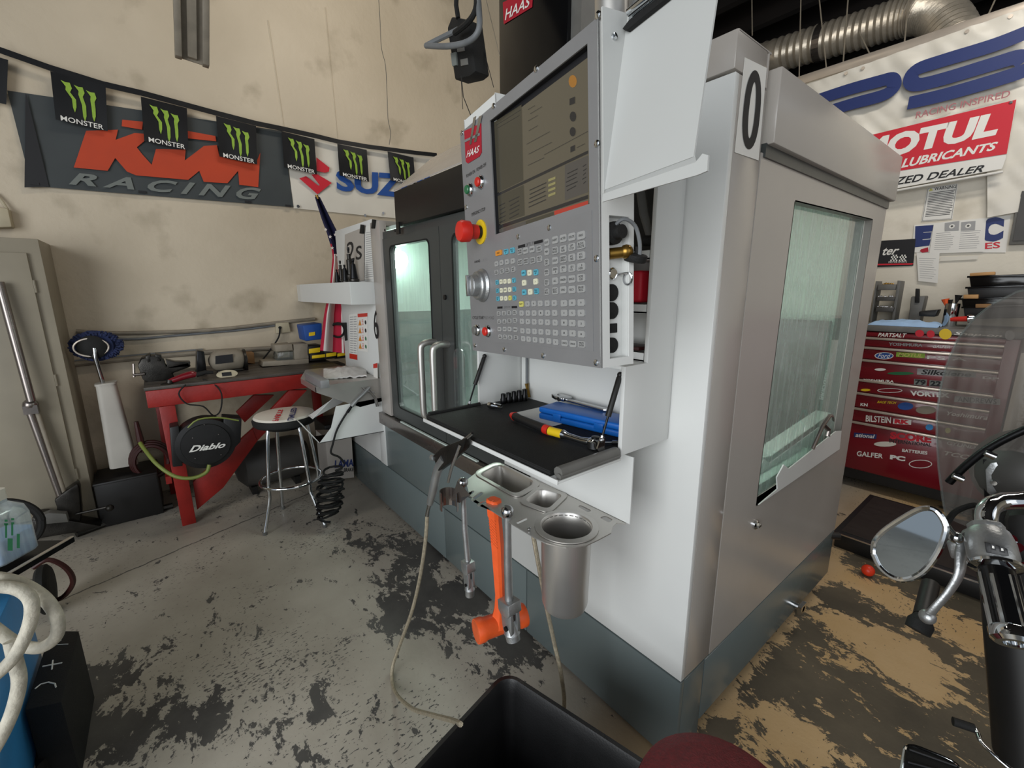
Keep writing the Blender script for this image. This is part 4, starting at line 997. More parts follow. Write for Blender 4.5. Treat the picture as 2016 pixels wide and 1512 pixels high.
MB().lathe(onu(1209, 72) + u * 0.0, u, [(0.006, 0), (0.005, 0.003), (0.001, 0.004)], 10).build('screw', 'chrome', pend)
DF = Fr(BL, e.normalized(), up, pn)
def dl(px, py): r = ppl(px, py, BL, pn); a, b, c = DF.loc(r); return a, b
c0 = dl(1237, 60); c1 = dl(1330, -8)
cw = 0.22; ca, cb = c0
clip = thing('clipboard_clip', 'black and chrome paper clip bar at the top of the tilted document plate', 'clip', DF.p(ca, cb, 0))
MB(DF).prism([(ca - .005, cb - .002), (ca + .006, cb - .010), (cw, cb - .004), (cw, cb + .004), (ca + .008, cb + .004)], 0.004, 0.012).build('jaw', 'rubber', clip, bevel=0.001)
MB(DF).prism([(ca + .004, cb + .006), (cw, cb + .006), (cw, cb + .055), (ca + .022, cb + .055), (ca + .004, cb + .03)], 0.0035, 0.010).build('clip_base', 'chrome', clip, bevel=0.002)
MB(DF).tube([DF.p(ca + .01, cb + .012, .016), DF.p(cw, cb + .012, .016)], 0.006, 10).tube([DF.p(ca + .03, cb + .045, .014), DF.p(cw, cb + .045, .014)], 0.005, 10).build('clip_bar', 'chrome', clip, smooth=True)
MB(PF).tube([PF.p(-.02, PH - .02, -T * .6), PF.p(-.02, PH + .5, -T * .6), PF.p(-.02, PH + 1.0, -T * .6)], 0.028, 20).build('hanger_tube', 'ss', pend, smooth=True)
MB(PF).box(-PW + .003, -PW + .17, PH - .03, PH + .032, -.065, -.062).box(-PW + .003, -PW + .006, PH - .03, PH + .032, -.062, -.012).box(-PW + .003, -PW + .17, PH - .03, PH + .030, -.014, -.012).box(-PW + .167, -PW + .17, PH - .03, PH + .032, -.062, -.012).build('top_tray', 'white', pend)
MB(PF).box(-PW - .006, -PW + .002, PH - .045, PH - .005, -.05, -.03).build('magnet_clip', 'red', pend, bevel=0.001)
a_ = PF.p(-PW - .002, PH - .01, -.04)
wire = MB().tube([a_, a_ + Vector((-0.004, 0, 0.05)), ply(912, 190, a_.y + .02), ply(908, 150, a_.y + .05)], 0.0012, 5).build('hanging_wire', 'ink', pend)

# ================================================================ TOOL RACK UNDER THE TRAY
ZR = 0.88
rack = thing('tool_rack', 'stainless tool rack plate with cut-out slots bolted below the mat tray', 'tool rack', (-0.95, 0.8, ZR))
def zt(pts, z=ZR): return [pz(px, py, z) for px, py in pts]
outl = zt(((984, 911), (1070, 952), (1128, 977), (1236, 1024), (1231, 1031), (1214, 1029), (1206, 1036), (1203, 1049), (1175, 1064), (1155, 1073), (1134, 1077), (1115, 1078), (1098, 1075), (1075, 1069), (1056, 1060), (1009, 1032), (967, 1004), (925, 977), (917, 946), (942, 927), (968, 913)))
p1 = zt(((944, 935), (982, 916), (1053, 952), (1014, 974)))
p2 = zt(((1034, 988), (1063, 965), (1107, 977), (1078, 1004)))
cc = pz(1115, 1037, ZR); cr = (pz(1067, 1037, ZR) - pz(1164, 1039, ZR)).length / 2
circ = lambda c, r, z, n=28: [Vector((c.x + r * math.cos(2 * math.pi * k / n), c.y + r * math.sin(2 * math.pi * k / n), z)) for k in range(n)]
slots = [rquad(zt(q), .006, 2) for q in (((915, 974), (932, 965), (934, 969), (919, 978)), ((926, 982), (948, 967), (952, 971), (932, 987)), ((938, 992), (956, 985), (958, 990), (942, 996)),
                                         ((1015, 1028), (1036, 1018), (1040, 1022), (1019, 1032)), ((1137, 997), (1143, 994), (1165, 1005), (1158, 1009)), ((1180, 1019), (1192, 1015), (1207, 1023), (1199, 1029)))]
mb = MB(); holed(mb, [outl, rquad(p1, .02), rquad(p2, .018), circ(cc, cr, ZR)] + slots, (0, 0, -0.003))
mb.build('rack_plate', 'ss', rack)
MB().box(-1.205, -.652, .925, .929, ZR + .001, 1.072).build('back_plate', 'white', rack)
MB().box(-1.2, -1.17, .93, YF - .001, ZR + .05, 1.06).build('bracket', 'white', rack)
def scale(P, k, dz=0, r=None):
    c = sum(P, Vector()) / len(P); out = [c + (p - c) * k for p in P]
    return [Vector((p.x, p.y, ZR + dz)) for p in out]
def pan(P, depth, fl, r, lab):
    o = thing('steel_pan', lab, 'pan', scale(P, 1, 0)[0], 'stainless inserts of the rack') if False else None
    t = thing('steel_pan', lab, 'pan', Vector(sum(P, Vector()) / 4))
    def lp(k, dz, rr): return rquad(scale(P, k, dz), rr)
    MB().loft([lp(fl, .001, r * 1.3), lp(fl, .004, r * 1.3), lp(1.06, .005, r), lp(1.0, .001, r), lp(.94, -depth * .5, r), lp(.86, -depth, r), lp(.82, -depth, r)], cap0=False, cap1=True).build('pan_body', 'ss', t, smooth=True)
    return t
pan(p1, 0.09, 1.28, .03, 'larger rectangular stainless pan set in the rack plate')
pan(p2, 0.07, 1.42, .022, 'smaller rectangular stainless pan set in the middle of the rack plate')
t = thing('steel_cup', 'round stainless cup set in the right end of the rack plate', 'cup', (cc.x, cc.y, 0.63))
o_ = Vector((cc.x, cc.y, ZR))
MB().lathe(o_, (0, 0, 1), [(cr * 1.30, .001), (cr * 1.30, .004), (cr * 1.06, .006), (cr * 1.0, .001), (cr * .985, -.03), (cr * .93, -.215), (cr * .86, -.232), (cr * .3, -.238), (cr * .3, -.242), (cr * .88, -.238), (cr * .97, -.22), (cr * 1.03, -.03), (cr * 1.04, -.002)], 40, cap=False).build('cup_body', 'ss', t, smooth=True)
MB().lathe(pz(1042, 1041, ZR + .003), (0, 0, 1), [(0.005, 0), (0.005, .002), (0.002, .003)], 12).build('rack_bolt', 'steel', rack)

def vise_handle(ball, mid, kn0, kn1, end, lab, br, tr, kr):
    B = pz(*ball, ZR + br + .004); yy = B.y
    f = lambda q: ply(*q, yy)
    t = thing('vise_handle', lab, 'handle', f(end))
    MB().sphere(B, br, 22).build('ball', 'steel', t, smooth=True)
    M0, K0, K1, E_ = f(mid), f(kn0), f(kn1), f(end)
    MB().tube([B, B + (M0 - B) * .5, M0, K0], [tr, tr * 1.02, tr * 1.12, tr * 1.15], 16).build('shaft', 'castalu', t, smooth=True)
    d = (K1 - K0).normalized(); s = d.cross(Vector((0, 1, 0))).normalized()
    fr = Fr(K0, s, d, s.cross(d))
    L = (K1 - K0).length
    MB(fr).prism([(-kr, 0), (kr, 0), (kr * 1.05, L * .3), (kr * .6, L * .42), (-kr * .6, L * .42), (-kr * 1.05, L * .3)], -kr * .9, kr * .9).build('collar', 'castalu', t, bevel=0.002)
    for sg in (-1, 1):
        MB(fr).prism([(kr * .95 * math.cos(a) * .9, L * .8 + kr * 1.1 * math.sin(a)) for a in [k * math.pi / 8 for k in range(9)]] + [(-kr * .9, L * .35), (kr * .9, L * .35)], sg * kr * .45 - kr * .22, sg * kr * .45 + kr * .22).build('fork_cheek', 'castalu', t, bevel=0.0015)
    MB().cyl(fr.p(0, L * .8, -kr * .9), fr.p(0, L * .8, kr * .9), kr * .28, 12).build('pin', 'darksteel', t)
    MB().tube([fr.p(0, L * .62, 0), fr.p(0, L * 1.0, 0), K1 + d * .0, E_], [kr * .5, kr * .95, kr * .85, kr * .8], 18).build('socket_end', 'castalu', t, smooth=True)
    return t
vise_handle((911, 950), (915, 1040), (921, 1104), (925, 1160), (925, 1172), 'left ball-ended steel vise handle hanging from the rack beside the gun bracket', 0.0172, 0.0085, 0.0185)
vise_handle((999, 1007), (1000, 1110), (1002, 1180), (1008, 1245), (1011, 1260), 'right ball-ended steel vise handle hanging in front of the orange mallet', 0.0185, 0.0105, 0.0255)
# orange dead blow mallet
Tm = pz(972, 980, ZR + .012); ym = Tm.y
f = lambda q, y=ym: ply(*q, y)
t = thing('mallet', 'orange dead blow mallet hanging head down from the rack', 'mallet', f((985, 1240)))
G0, G1, G2, G3 = f((972, 985)), f((979, 1065)), f((985, 1170)), f((987, 1225))
def octa(P, w, d_, ax=Vector((0.97, 0.24, 0))):
    ay = Vector((-ax.y, ax.x, 0))
    return [P + ax * (w * c) + ay * (d_ * s) for c, s in ((1, .5), (.6, 1), (-.6, 1), (-1, .5), (-1, -.5), (-.6, -1), (.6, -1), (1, -.5))]
MB().loft([octa(G0 + Vector((0, 0, .004)), .018, .016), octa(G0, .022, .019), octa(G0 + (G1 - G0) * .35, .022, .019), octa(G0 + (G1 - G0) * .42, .019, .016), octa(G1, .019, .016), octa(G2, .0145, .014), octa(G2 + (G3 - G2) * .45, .018, .018), octa(G3, .03, .034)]).build('handle', 'orange', t, smooth=True)
Hc = f((986, 1226)); hx = Vector((0.22, 0.975, 0)).normalized()
hl = 0.084; hr = 0.037
MB().lathe(Hc - hx * hl, hx, [(hr * .96, 0), (hr, .004), (hr, .022), (hr * .9, .03), (hr * .88, hl), (hr * .9, hl * 2 - .03), (hr, hl * 2 - .022), (hr, hl * 2 - .004), (hr * .96, hl * 2)], 32).build('head', 'orange', t, smooth=True)
MB().lathe(Hc - hx * (hl + .0012), hx, [(hr * .86, 0), (hr * .9, .001)], 28).build('head_face', 'orangeface', t)
MB().lathe(Hc + hx * (hl * .45), hx, [(hr * 1.03, 0), (hr * 1.03, .004)], 32).build('head_mark', 'ink', t)
gr = MB()
fr = Fr(G0 + (G1 - G0) * .5, (0.97, 0.24, 0), (G1 - G0).normalized() * -1, (0.24, -0.97, 0))
Lg = (G2 - G0).length * .40
for k in range(15):
    b0 = -Lg * .62 + k * Lg / 13
    for sx in (1, -1):
        gr.tube([fr.p(-.013 * sx, b0, .0162), fr.p(.013 * sx, b0 + .018, .0162)], .0008, 4)
stuff(gr.build('grip_knurl', 'orangeface', t))

# coolant / air gun on its bracket, with braided hose draped to the bin
yb_ = 0.63
br = thing('gun_bracket', 'curved stainless holster plate at the left end of the rack', 'bracket', ply(880, 1000, yb_))
o = MB()
A0 = [ply(x, y, yb_ + dy) for x, y, dy in ((866, 958, .0), (876, 962, .012), (890, 962, .012), (900, 958, .0))]
arc = [Vector((-.014 + .028 * k / 8, 0, 0)) for k in range(9)]
c_ = ply(884, 985, yb_ + .01)
pts_o = [(c_.x + .034 * math.cos(a), c_.y + .028 * math.sin(a)) for a in [math.radians(20 + 250 * k / 12) for k in range(13)]]
pts_i = [(c_.x + .031 * math.cos(a), c_.y + .025 * math.sin(a)) for a in [math.radians(20 + 250 * k / 12) for k in range(13)]]
o.prism(pts_o + pts_i[::-1], c_.z - .03, c_.z + .03).build('holster', 'ssdark', br)
MB().solid([ply(900, 948, yb_ + .02), ply(925, 975, yb_ + .04), ply(905, 990, yb_ + .03), ply(888, 985, yb_ + .02)], (0, 0.002, 0)).build('bracket_arm', 'ssdark', br)
gun = thing('coolant_gun', 'grey steel coolant spray gun hanging in the holster at the rack end', 'spray gun', ply(862, 980, yb_))
g = lambda x, y, d=0: ply(x, y, yb_ + d)
MB().tube([g(846, 992), g(854, 960), g(862, 925), g(876, 903)], [.011, .0145, .0145, .016], 14, smooth=3, flat=.8).build('grip', 'castalu', gun, smooth=True)
MB().solid([g(852, 898, -.008), g(868, 882, -.008), g(917, 862, -.008), g(912, 884, -.008), g(889, 908, -.008), g(862, 928, -.008)], (0, 0.022, 0)).build('body', 'oilsteel', gun, bevel=0.003)
MB().tube([g(906, 876, -.01), g(890, 918, -.012), g(882, 950, -.008)], [.005, .0045, .004], 8, flat=.6, smooth=3).build('trigger', 'steel', gun, smooth=True)
MB().lathe(g(853, 901, .0), (1, 0, .2), [(.0, -.010), (.010, -.008), (.010, .008), (.004, .01)], 16).build('adjuster', 'castalu', gun, smooth=True)
MB().tube([g(912, 868), g(930, 853)], [.006, .004], 10).build('nozzle', 'steel', gun, smooth=True)
MB().tube([g(846, 992), g(843, 1003), g(841, 1015)], [.0075, .0065, .0075], 12).build('hose_fitting', 'steel', gun, smooth=True)
rimz = 0.40
hp = [(841, 1012), (838, 1060), (828, 1130), (812, 1200), (787, 1270), (772, 1318), (777, 1360), (808, 1393), (852, 1408), (890, 1418)]
hy = [.63, .63, .62, .605, .58, .55, .52, .50, .485, .48]
pp_ = [ply(*q, y) for q, y in zip(hp, hy)]
for p_ in pp_: p_.z = max(p_.z, .012)
pp_.append(pz(907, 1426, rimz + .012))
o = MB().tube(pp_, 0.0068, 8, smooth=6).build('braided_hose', 'braid', smooth=True)
tag(o, 'steel braided hose looping from the spray gun to the black bin rim', 'hose')
hp = [((1050, 1055), .76), ((1060, 1110), .77), ((1075, 1190), .80), ((1092, 1270), .83), ((1105, 1330), .84), ((1110, 1400), .85), ((1090, 1500), .86)]
o = MB().tube([ply(*q, y) for q, y in hp], 0.0066, 8, smooth=6).build('braided_hose', 'braid', smooth=True)
tag(o, 'steel braided hose hanging straight down from the rack behind the black bin', 'hose')

# black bin
b0 = pz(1050, 1351, rimz); b1 = pz(1233, 1470, rimz); e1 = (b1 - b0).normalized(); e2 = Vector((e1.y, -e1.x, 0))
corner = b0 - e1 * 0.10
def rr(inset, z, r, w=0.51, d=0.40):
    c = corner + e1 * (w / 2) + e2 * (d / 2)
    return [Vector((c.x, c.y, z)) + e1 * a + e2 * b for a, b in rounded(w - 2 * inset, d - 2 * inset, max(r - inset, .02), 7)]
binn = thing('waste_bin', 'open black plastic waste bin on the floor in front of the machine', 'bin', corner + e1 * .28 + e2 * .2 - Vector((0, 0, rimz)))
MB().loft([rr(.075, .0, .055), rr(.02, rimz - .03, .055), rr(.002, rimz - .028, .055), rr(-.003, rimz - .010, .055), rr(.003, rimz, .055), rr(.014, rimz, .055), rr(.018, rimz - .008, .055), rr(.026, rimz - .04, .055), rr(.078, .006, .055)]).build('bin_body', 'plastic', binn, smooth=True)
# burgundy stool
sc0 = pz(1420, 1592, 0.50)
st = thing('shop_stool', 'round burgundy vinyl stool seat at the bottom edge beside the machine corner', 'stool', (sc0.x, sc0.y, 0))
MB().lathe((sc0.x, sc0.y, 0.44), (0, 0, 1), [(.14, 0), (.160, .01), (.167, .03), (.160, .052), (.13, .062), (.06, .066), (.01, .067)], 40).build('seat', 'burg', st, smooth=True)
MB().cyl((sc0.x, sc0.y, 0.05), (sc0.x, sc0.y, 0.44), .025, 14).build('post', 'chrome', st, smooth=True)
for k in range(5):
    a = k * 2 * math.pi / 5
    MB().tube([(sc0.x, sc0.y, .055), (sc0.x + .13 * math.cos(a), sc0.y + .13 * math.sin(a), .05)], [.014, .010], 8).sphere((sc0.x + .13 * math.cos(a), sc0.y + .13 * math.sin(a), .025), .025, 10).build('leg', 'black', st, smooth=True)

# ================================================================ LEFT CABINET SHELVES
XC = -2.76
sh1 = thing('holder_shelf', 'white angled sheet metal shelf carrying dark tool holders on the left cabinet', 'shelf', (-3.0, 1.0, 1.42))
zl, zh = 1.42, 1.556
yf = 0.945
cnr = plx(689, 557, XC); xl = ply(591, 562, cnr.y)
L1 = [Vector((XC, YF - .002, 0)), Vector((XC, cnr.y, 0)), Vector((xl.x, cnr.y, 0)), ]
ql = ply(569, 567, cnr.y + .09)
L1 += [Vector((ql.x, cnr.y + .10, 0)), Vector((ql.x, YF - .002, 0))]
def wallstrip(pts, z0, z1, m, name, par, th=.004, tilt=0):
    for i in range(len(pts) - 1):
        a, b = pts[i], pts[i + 1]; d = (b - a).normalized(); nn = Vector((-d.y, d.x, 0)) * th
        MB().solid([Vector((a.x, a.y, z0)), Vector((b.x, b.y, z0)), Vector((b.x, b.y, z1)), Vector((a.x, a.y, z1))], nn).build(name, m, par)
wallstrip(L1[:4], zl, zh, 'white', 'shelf_lip', sh1)
MB().prism([(p.x, p.y) for p in L1], zl, zl + .004).build('shelf_floor', 'white', sh1)
# tool holders standing on the shelf: taper, flange, retention stud
def holder(px, y, z, h, r, lab, k):
    P = ply(px, 550, y); P.z = z
    t = thing('tool_holder', lab, 'tool holder', P, 'tool holders on the angled shelf')
    MB().lathe(P, (0, 0, 1), [(r, 0), (r, h * .14), (r * .86, h * .17), (r * .86, h * .22), (r, h * .25), (r, h * .32), (r * .8, h * .34)], 20).build('flange', 'oilsteel', t, smooth=True)
    MB().lathe(P + Vector((0, 0, h * .34)), (0, 0, 1), [(r * .8, 0), (r * .45, h * .5), (r * .3, h * .52)] if k else [(r * .6, 0), (r * .6, h * .35), (r * .4, h * .37), (r * .4, h * .5)], 18).build('taper', 'oilsteel' if not k else 'darksteel', t, smooth=True)
    MB().lathe(P + Vector((0, 0, h * .86)), (0, 0, 1), [(r * .22, 0), (r * .22, h * .06), (r * .3, h * .08), (r * .25, h * .14)], 12).build('stud', 'darksteel', t, smooth=True)
for i, (px, y, h, r, k) in enumerate(((664, 1.02, .13, .022, 1), (672, 1.05, .19, .024, 0), (680, 1.0, .15, .026, 1), (690, 1.03, .26, .030, 0), (697, .985, .17, .032, 1))):
    holder(px, y, zl + .10, h, r, ('smallest dark tool holder at the left of the shelf group', 'slender dark tool holder second from the left on the shelf', 'short dark tapered tool holder in the middle of the shelf group', 'tallest dark tool holder with a long upright shank on the shelf', 'wide dark flanged tool holder at the right front of the shelf')[i], k)
MB().prism([(XC - .35, 1.0), (XC - .01, .96), (XC - .01, 1.09), (XC - .35, 1.09)], zl + .004, zl + .10).build('holder_block', 'white', sh1)
# papers and magnets on the cabinet above the shelf
def facequad(q, m, name, par=None, y=YF - .002, th=.001):
    P = [ply(*p, y) for p in q]
    return MB().solid(P, (0, -th, 0)).build(name, m, par, origin=None), P
o, P = facequad(((718, 551), (742, 548), (742, 441), (720, 446)), 'paper', 'printed_sheet', y=YF - .004); tag(o, 'lined paper list hanging from magnets on the left cabinet', 'paper')
mb = MB(); rows([P[0], P[1], P[2], P[3]], .08, .9, .03, .9, 22, (0, -0.003, 0), mb, h=.25, jit=.2)
o2 = stuff(mb.build('print_lines', 'lined')); o2.parent = o; o2.location = WORLDLOC[o2.name] - WORLDLOC[o.name]
o, P = facequad(((678, 556), (717, 552), (717, 447), (679, 462)), 'lgrey', 'wall_chart', y=YF - .006); tag(o, 'curled grey sheet with a large printed number beside the lined list', 'sheet')
c = [p + Vector((0, -.002, 0)) for p in quadat(P, .12, .42, .9, .82, (0, 0, 0))]
o2 = lettering('2s', 'ink', None, corners=c, bold=0.0); o2.parent = o; o2.location = WORLDLOC[o2.name] - WORLDLOC[o.name]
for px, py, lab in ((714, 451, 'left small black magnet clip above the papers'), (737, 441, 'right small black magnet clip above the papers')):
    o = MB().solid([ply(px - 3, py + 9, YF - .008), ply(px + 3, py + 9, YF - .008), ply(px + 4, py - 8, YF - .012), ply(px - 1, py - 9, YF - .012)], (0, -.012, 0)).build('magnet_clip', 'rubber', bevel=.002); tag(o, lab, 'magnet')
for px, py in ((758, 453), (778, 454)):
    MB().lathe(ply(px, py, YF - .001), (0, -1, 0), [(.008, 0), (.006, .004)], 12).build('panel_bolt', 'black', mc)
# steel shelf with box and rag
s2 = thing('steel_shelf', 'deep brushed steel shelf box with a rag on it fixed to the left cabinet', 'shelf', (-3.0, .9, .77))
zt2, yf2 = .935, .690
fl_, x2l = XC, ply(560, 735, 0.80).x
topP = [Vector((XC, YF - .002, zt2)), Vector((XC, yf2, zt2)), Vector((-3.10, yf2 - .0, zt2)), Vector((-3.42, .80, zt2)), Vector((-3.42, YF - .002, zt2))]
MB().solid(topP, (0, 0, .006)).build('shelf_top', 'ss', s2)
MB().solid([Vector((XC, YF - .002, zt2)), Vector((XC, yf2, zt2)), Vector((XC, yf2, zt2 - .03)), Vector((XC, .95, zt2 - .165)), Vector((XC, YF - .002, zt2 - .15))], (-.004, 0, 0)).build('shelf_side', 'ss', s2)
MB().solid([Vector((XC, yf2, zt2)), Vector((-3.10, yf2, zt2)), Vector((-3.10, yf2, zt2 - .03)), Vector((XC, yf2, zt2 - .03))], (0, .004, 0)).build('shelf_front', 'ss', s2)
# white lower tray: trough open to the room
s3 = thing('hose_tray', 'white folded sheet metal tray below the steel shelf with an air hose in it', 'tray', (-2.95, .8, .58))
A1, A2, A3, A4 = plx(629, 873, XC), plx(735, 851, XC), plx(735, 790, XC), plx(591, 833, XC)
A3.z = .81
MB().solid([A1, Vector((XC, YF - .004, .575)), Vector((XC, YF - .004, .81)), Vector((XC, .80, .80)), plx(652, 842, XC)], (-.004, 0, 0)).build('tray_side', 'white', s3)
F0 = plx(629, 873, XC); F1 = plx(591, 833, XC)
TW = .15
MB().solid([F0, F0 + Vector((-TW, 0, 0)), F1 + Vector((-TW, 0, 0)), F1], (0, .004, 0)).build('tray_front', 'white', s3)
MB().solid([F0, F0 + Vector((-TW, 0, 0)), Vector((XC - TW, YF - .004, .575)), Vector((XC, YF - .004, .575))], (0, 0, .004)).build('tray_floor', 'darksteel', s3)
MB().solid([Vector((XC - .05, .67, .73)), Vector((XC - TW, .67, .73)), Vector((XC - TW, 1.05, .84)), Vector((XC - .05, .80, .84))], (0, 0, .004)).build('tray_back', 'white', s3)
# air blow gun hooked on a bracket at the cabinet edge, coiled black hose
t = thing('air_gun', 'steel air blow gun clipped to the left cabinet above the white tray', 'air gun', plx(700, 790, XC + .02))
G = lambda x, y, d=0: plx(x, y, XC + .02 + d)
MB().tube([G(728, 762), G(716, 775), G(704, 786), G(692, 800)], [.010, .012, .011, .013], 12).build('barrel', 'castalu', t, smooth=True)
MB().tube([G(712, 762), G(720, 770), G(738, 773)], [.004, .006, .004], 8).build('lever', 'steel', t, smooth=True)
MB().tube([G(723, 765), G(738, 782), G(743, 800)], [.012, .010, .012], 10, flat=.5).build('mount', 'steel', t, smooth=True)
MB().tube([G(692, 800), G(684, 812)], [.008, .010], 10).build('fitting', 'darksteel', t, smooth=True)
hs = thing('coiled_air_hose', 'black coiled air hose hanging beside the stool', 'hose', plx(645, 950, XC))
pts = [G(686, 808), G(672, 830), G(662, 850), G(655, 875), G(652, 892), G(668, 900), G(678, 912)]
MB().tube(pts, .0065, 8, smooth=5).build('lead', 'rubber', hs, smooth=True)
cpts = []
top_, bot_ = plx(655, 925, XC), plx(645, 1020, XC)
nt = 15
for k in range(nt * 12 + 1):
    a = k / 12 * 2 * math.pi; s_ = k / (nt * 12)
    c_ = top_ * (1 - s_) + bot_ * s_; rad = .055 + .022 * math.sin(s_ * math.pi) + .006 * math.sin(k * 1.3)
    cpts.append(c_ + Vector((rad * math.cos(a), rad * math.sin(a), .020 * math.sin(a * .5 + s_ * 7) + .012 * math.cos(a))))
MB().tube(cpts, .0072, 6).build('coil', 'rubber', hs, smooth=True)
# rag and small box on the steel shelf
fnr = lambda u_, v_: pz(637 + 85 * u_ + 0, 748 - 18 * v_ - 6 * u_, zt2 + .008) + Vector((0, 0, .012 + .03 * math.sin(math.pi * min(1, max(0, u_))) * math.sin(math.pi * v_) + .012 * noise.noise(Vector((u_ * 9, v_ * 7, 1)))))
o = MB().grid(fnr, 26, 14, thick=(0, 0, -.01)).build('rag', 'rag', smooth=True); tag(o, 'crumpled white knit rag lying on the steel shelf', 'rag')
P = pz(605, 750, zt2 + .007)
o = MB().box(P.x - .05, P.x + .30, P.y - .0, P.y + .05, zt2 + .007, zt2 + .055).build('steel_bar_block', 'alu', bevel=.003); tag(o, 'flat grey metal block at the back of the steel shelf', 'block')

# ================================================================ LEFT WALL: banners, pennants
def wallp(px, py, off=0.0): return plx(px, py, XW + off)
def on_banner(tlbr, nu, nv, off, amp, m, name, lab, seed):
    bl, br, tr, tl = [wallp(*q, off) for q in tlbr]
    def fn(a, b):
        P = (bl * (1 - a) + br * a) * (1 - b) + (tl * (1 - a) + tr * a) * b
        return P + Vector((amp * (noise.noise(Vector((a * 7 + seed, b * 2, seed))) + .5 * noise.noise(Vector((a * 3, b * 14, seed)))), 0, 0))
    o = MB().grid(fn, nu, nv, thick=(-.002, 0, 0)).build(name, m, smooth=True, origin=None)
    return o
o = on_banner(((62, 366), (578, 408), (556, 258), (14, 178)), 40, 12, .018, .008, 'charcoalcloth', 'racing_banner', '', 3)
kb = tag(o, 'dark grey vinyl banner with orange and grey racing lettering on the far wall', 'banner')
def child(o, parent):
    o.parent = parent; o.location = WORLDLOC[o.name] - WORLDLOC[parent.name]; return o
def wpoly(pts, m, off, name='print', sc=1.0, ox=0.0, oy=0.0, parent=None, th=.0008):
    P = [wallp(ox + x / sc, oy + y / sc, off) for x, y in pts]
    o = MB().solid(P, (th, 0, 0)).build(name, m)
    return child(o, parent) if parent else o
Z = dict(sc=3.36, off=.030, parent=kb)
wpoly(((570, 865), (780, 858), (765, 925), (890, 880), (955, 885), (958, 930), (905, 975), (940, 1020), (1003, 1090), (1032, 985), (1228, 990), (1222, 1062), (1350, 965), (1435, 960), (1448, 1022), (1560, 1060), (1690, 1085), (1722, 1010), (1708, 1238), (1583, 1222), (1575, 1130), (1505, 1212), (1348, 1203), (1318, 1130), (1245, 1190), (900, 1160), (840, 1135), (762, 1045), (712, 1130), (488, 1108)), 'ktmorange', **Z)
wpoly(((808, 792), (945, 805), (940, 858), (805, 835)), 'ktmorange', **Z)
wpoly(((1235, 865), (1425, 900), (1430, 935), (1240, 915)), 'ktmorange', **Z)
q = [wallp(x / 3.36, y / 3.36, .030) for x, y in ((455, 1220), (1712, 1325), (1728, 1245), (470, 1140))]
child(lettering('RACING', 'ktmgrey', None, corners=q, bold=0.03, shear=0.25, spacing=1.5), kb)
for x in (8, 92): wpoly(((x + 70, 1235 if x < 50 else 1240), (x + 215 if x < 50 else x + 232, 1235), (x + 60 if x < 50 else x + 82, 620), (x + 55 if x < 50 else x + 77, 620)), 'ink', .028, sc=3.36, parent=kb) if x > 50 else None
for x, y in ((230, 1215), (940, 1270), (1640, 1335), (1905, 1362)):
    child(MB().box(0, .004, -.02, .02, -.008, .008, fr=Fr(wallp(x / 3.36, y / 3.36, .028), (1, 0, 0), (0, 1, 0), (0, 0, 1))).build('grommet_tab', 'ink'), kb)
sb = on_banner(((578, 410), (910, 443), (910, 312), (560, 262)), 44, 12, .012, .012, 'whitecloth', 'motorcycle_banner', '', 9)
tag(sb, 'white vinyl banner with red and blue lettering partly behind the machine', 'banner')
Z = dict(sc=3.36, ox=500, off=.034, parent=sb)
wpoly(((300, 1180), (345, 1165), (425, 1228), (435, 1225), (380, 1155), (415, 1150), (515, 1210), (420, 1285)), 'redprint', **Z)
wpoly(((412, 1040), (500, 1110), (495, 1135), (470, 1143), (412, 1130), (415, 1120)), 'redprint', **Z)
q = [wallp(500 + x / 3.36, y / 3.36, .034) for x, y in ((548, 1260), (1280, 1345), (1290, 1170), (540, 1120))]
child(lettering('SUZUKI', 'printblue', None, corners=q, bold=0.04), sb)
for x, y in ((292, 1365), (735, 1425), (855, 1410)):
    child(MB().lathe(wallp(500 + x / 3.36, y / 3.36, .03), (1, 0, 0), [(.012, 0), (.012, .003), (.006, .003)], 12).build('grommet', 'steel'), sb)
# pennant string: one tape, seven flags
ps_ = [(-20, 100), (0, 105), (100, 140), (205, 172), (280, 189), (370, 213), (430, 229), (505, 248), (560, 259), (620, 272), (665, 283), (725, 293), (765, 298), (820, 305), (860, 309)]
XP = XW + .06
def tp(px, py, d=0): return plx(px, py, XP + d)
tape = MB()
for a, b in zip(ps_, ps_[1:]):
    A, B = tp(*a), tp(*b)
    tape.solid([A, B, B + Vector((0, 0, .035)), A + Vector((0, 0, .035))], (.002, 0, 0))
o = tape.build('pennant_tape', 'flagblack'); tag(o, 'long black tape of the pennant string crossing the far wall', 'string')
flags = [((-60, 95), (16, 118), (12, 205), (-60, 190)), ((99, 140), (208, 168), (212, 258), (110, 236)), ((277, 190), (368, 213), (371, 296), (284, 278)), ((425, 228), (504, 248), (506, 324), (432, 308)), ((554, 258), (619, 274), (624, 344), (560, 329)), ((664, 283), (722, 295), (727, 358), (669, 345)), ((763, 298), (814, 310), (819, 366), (769, 355))]
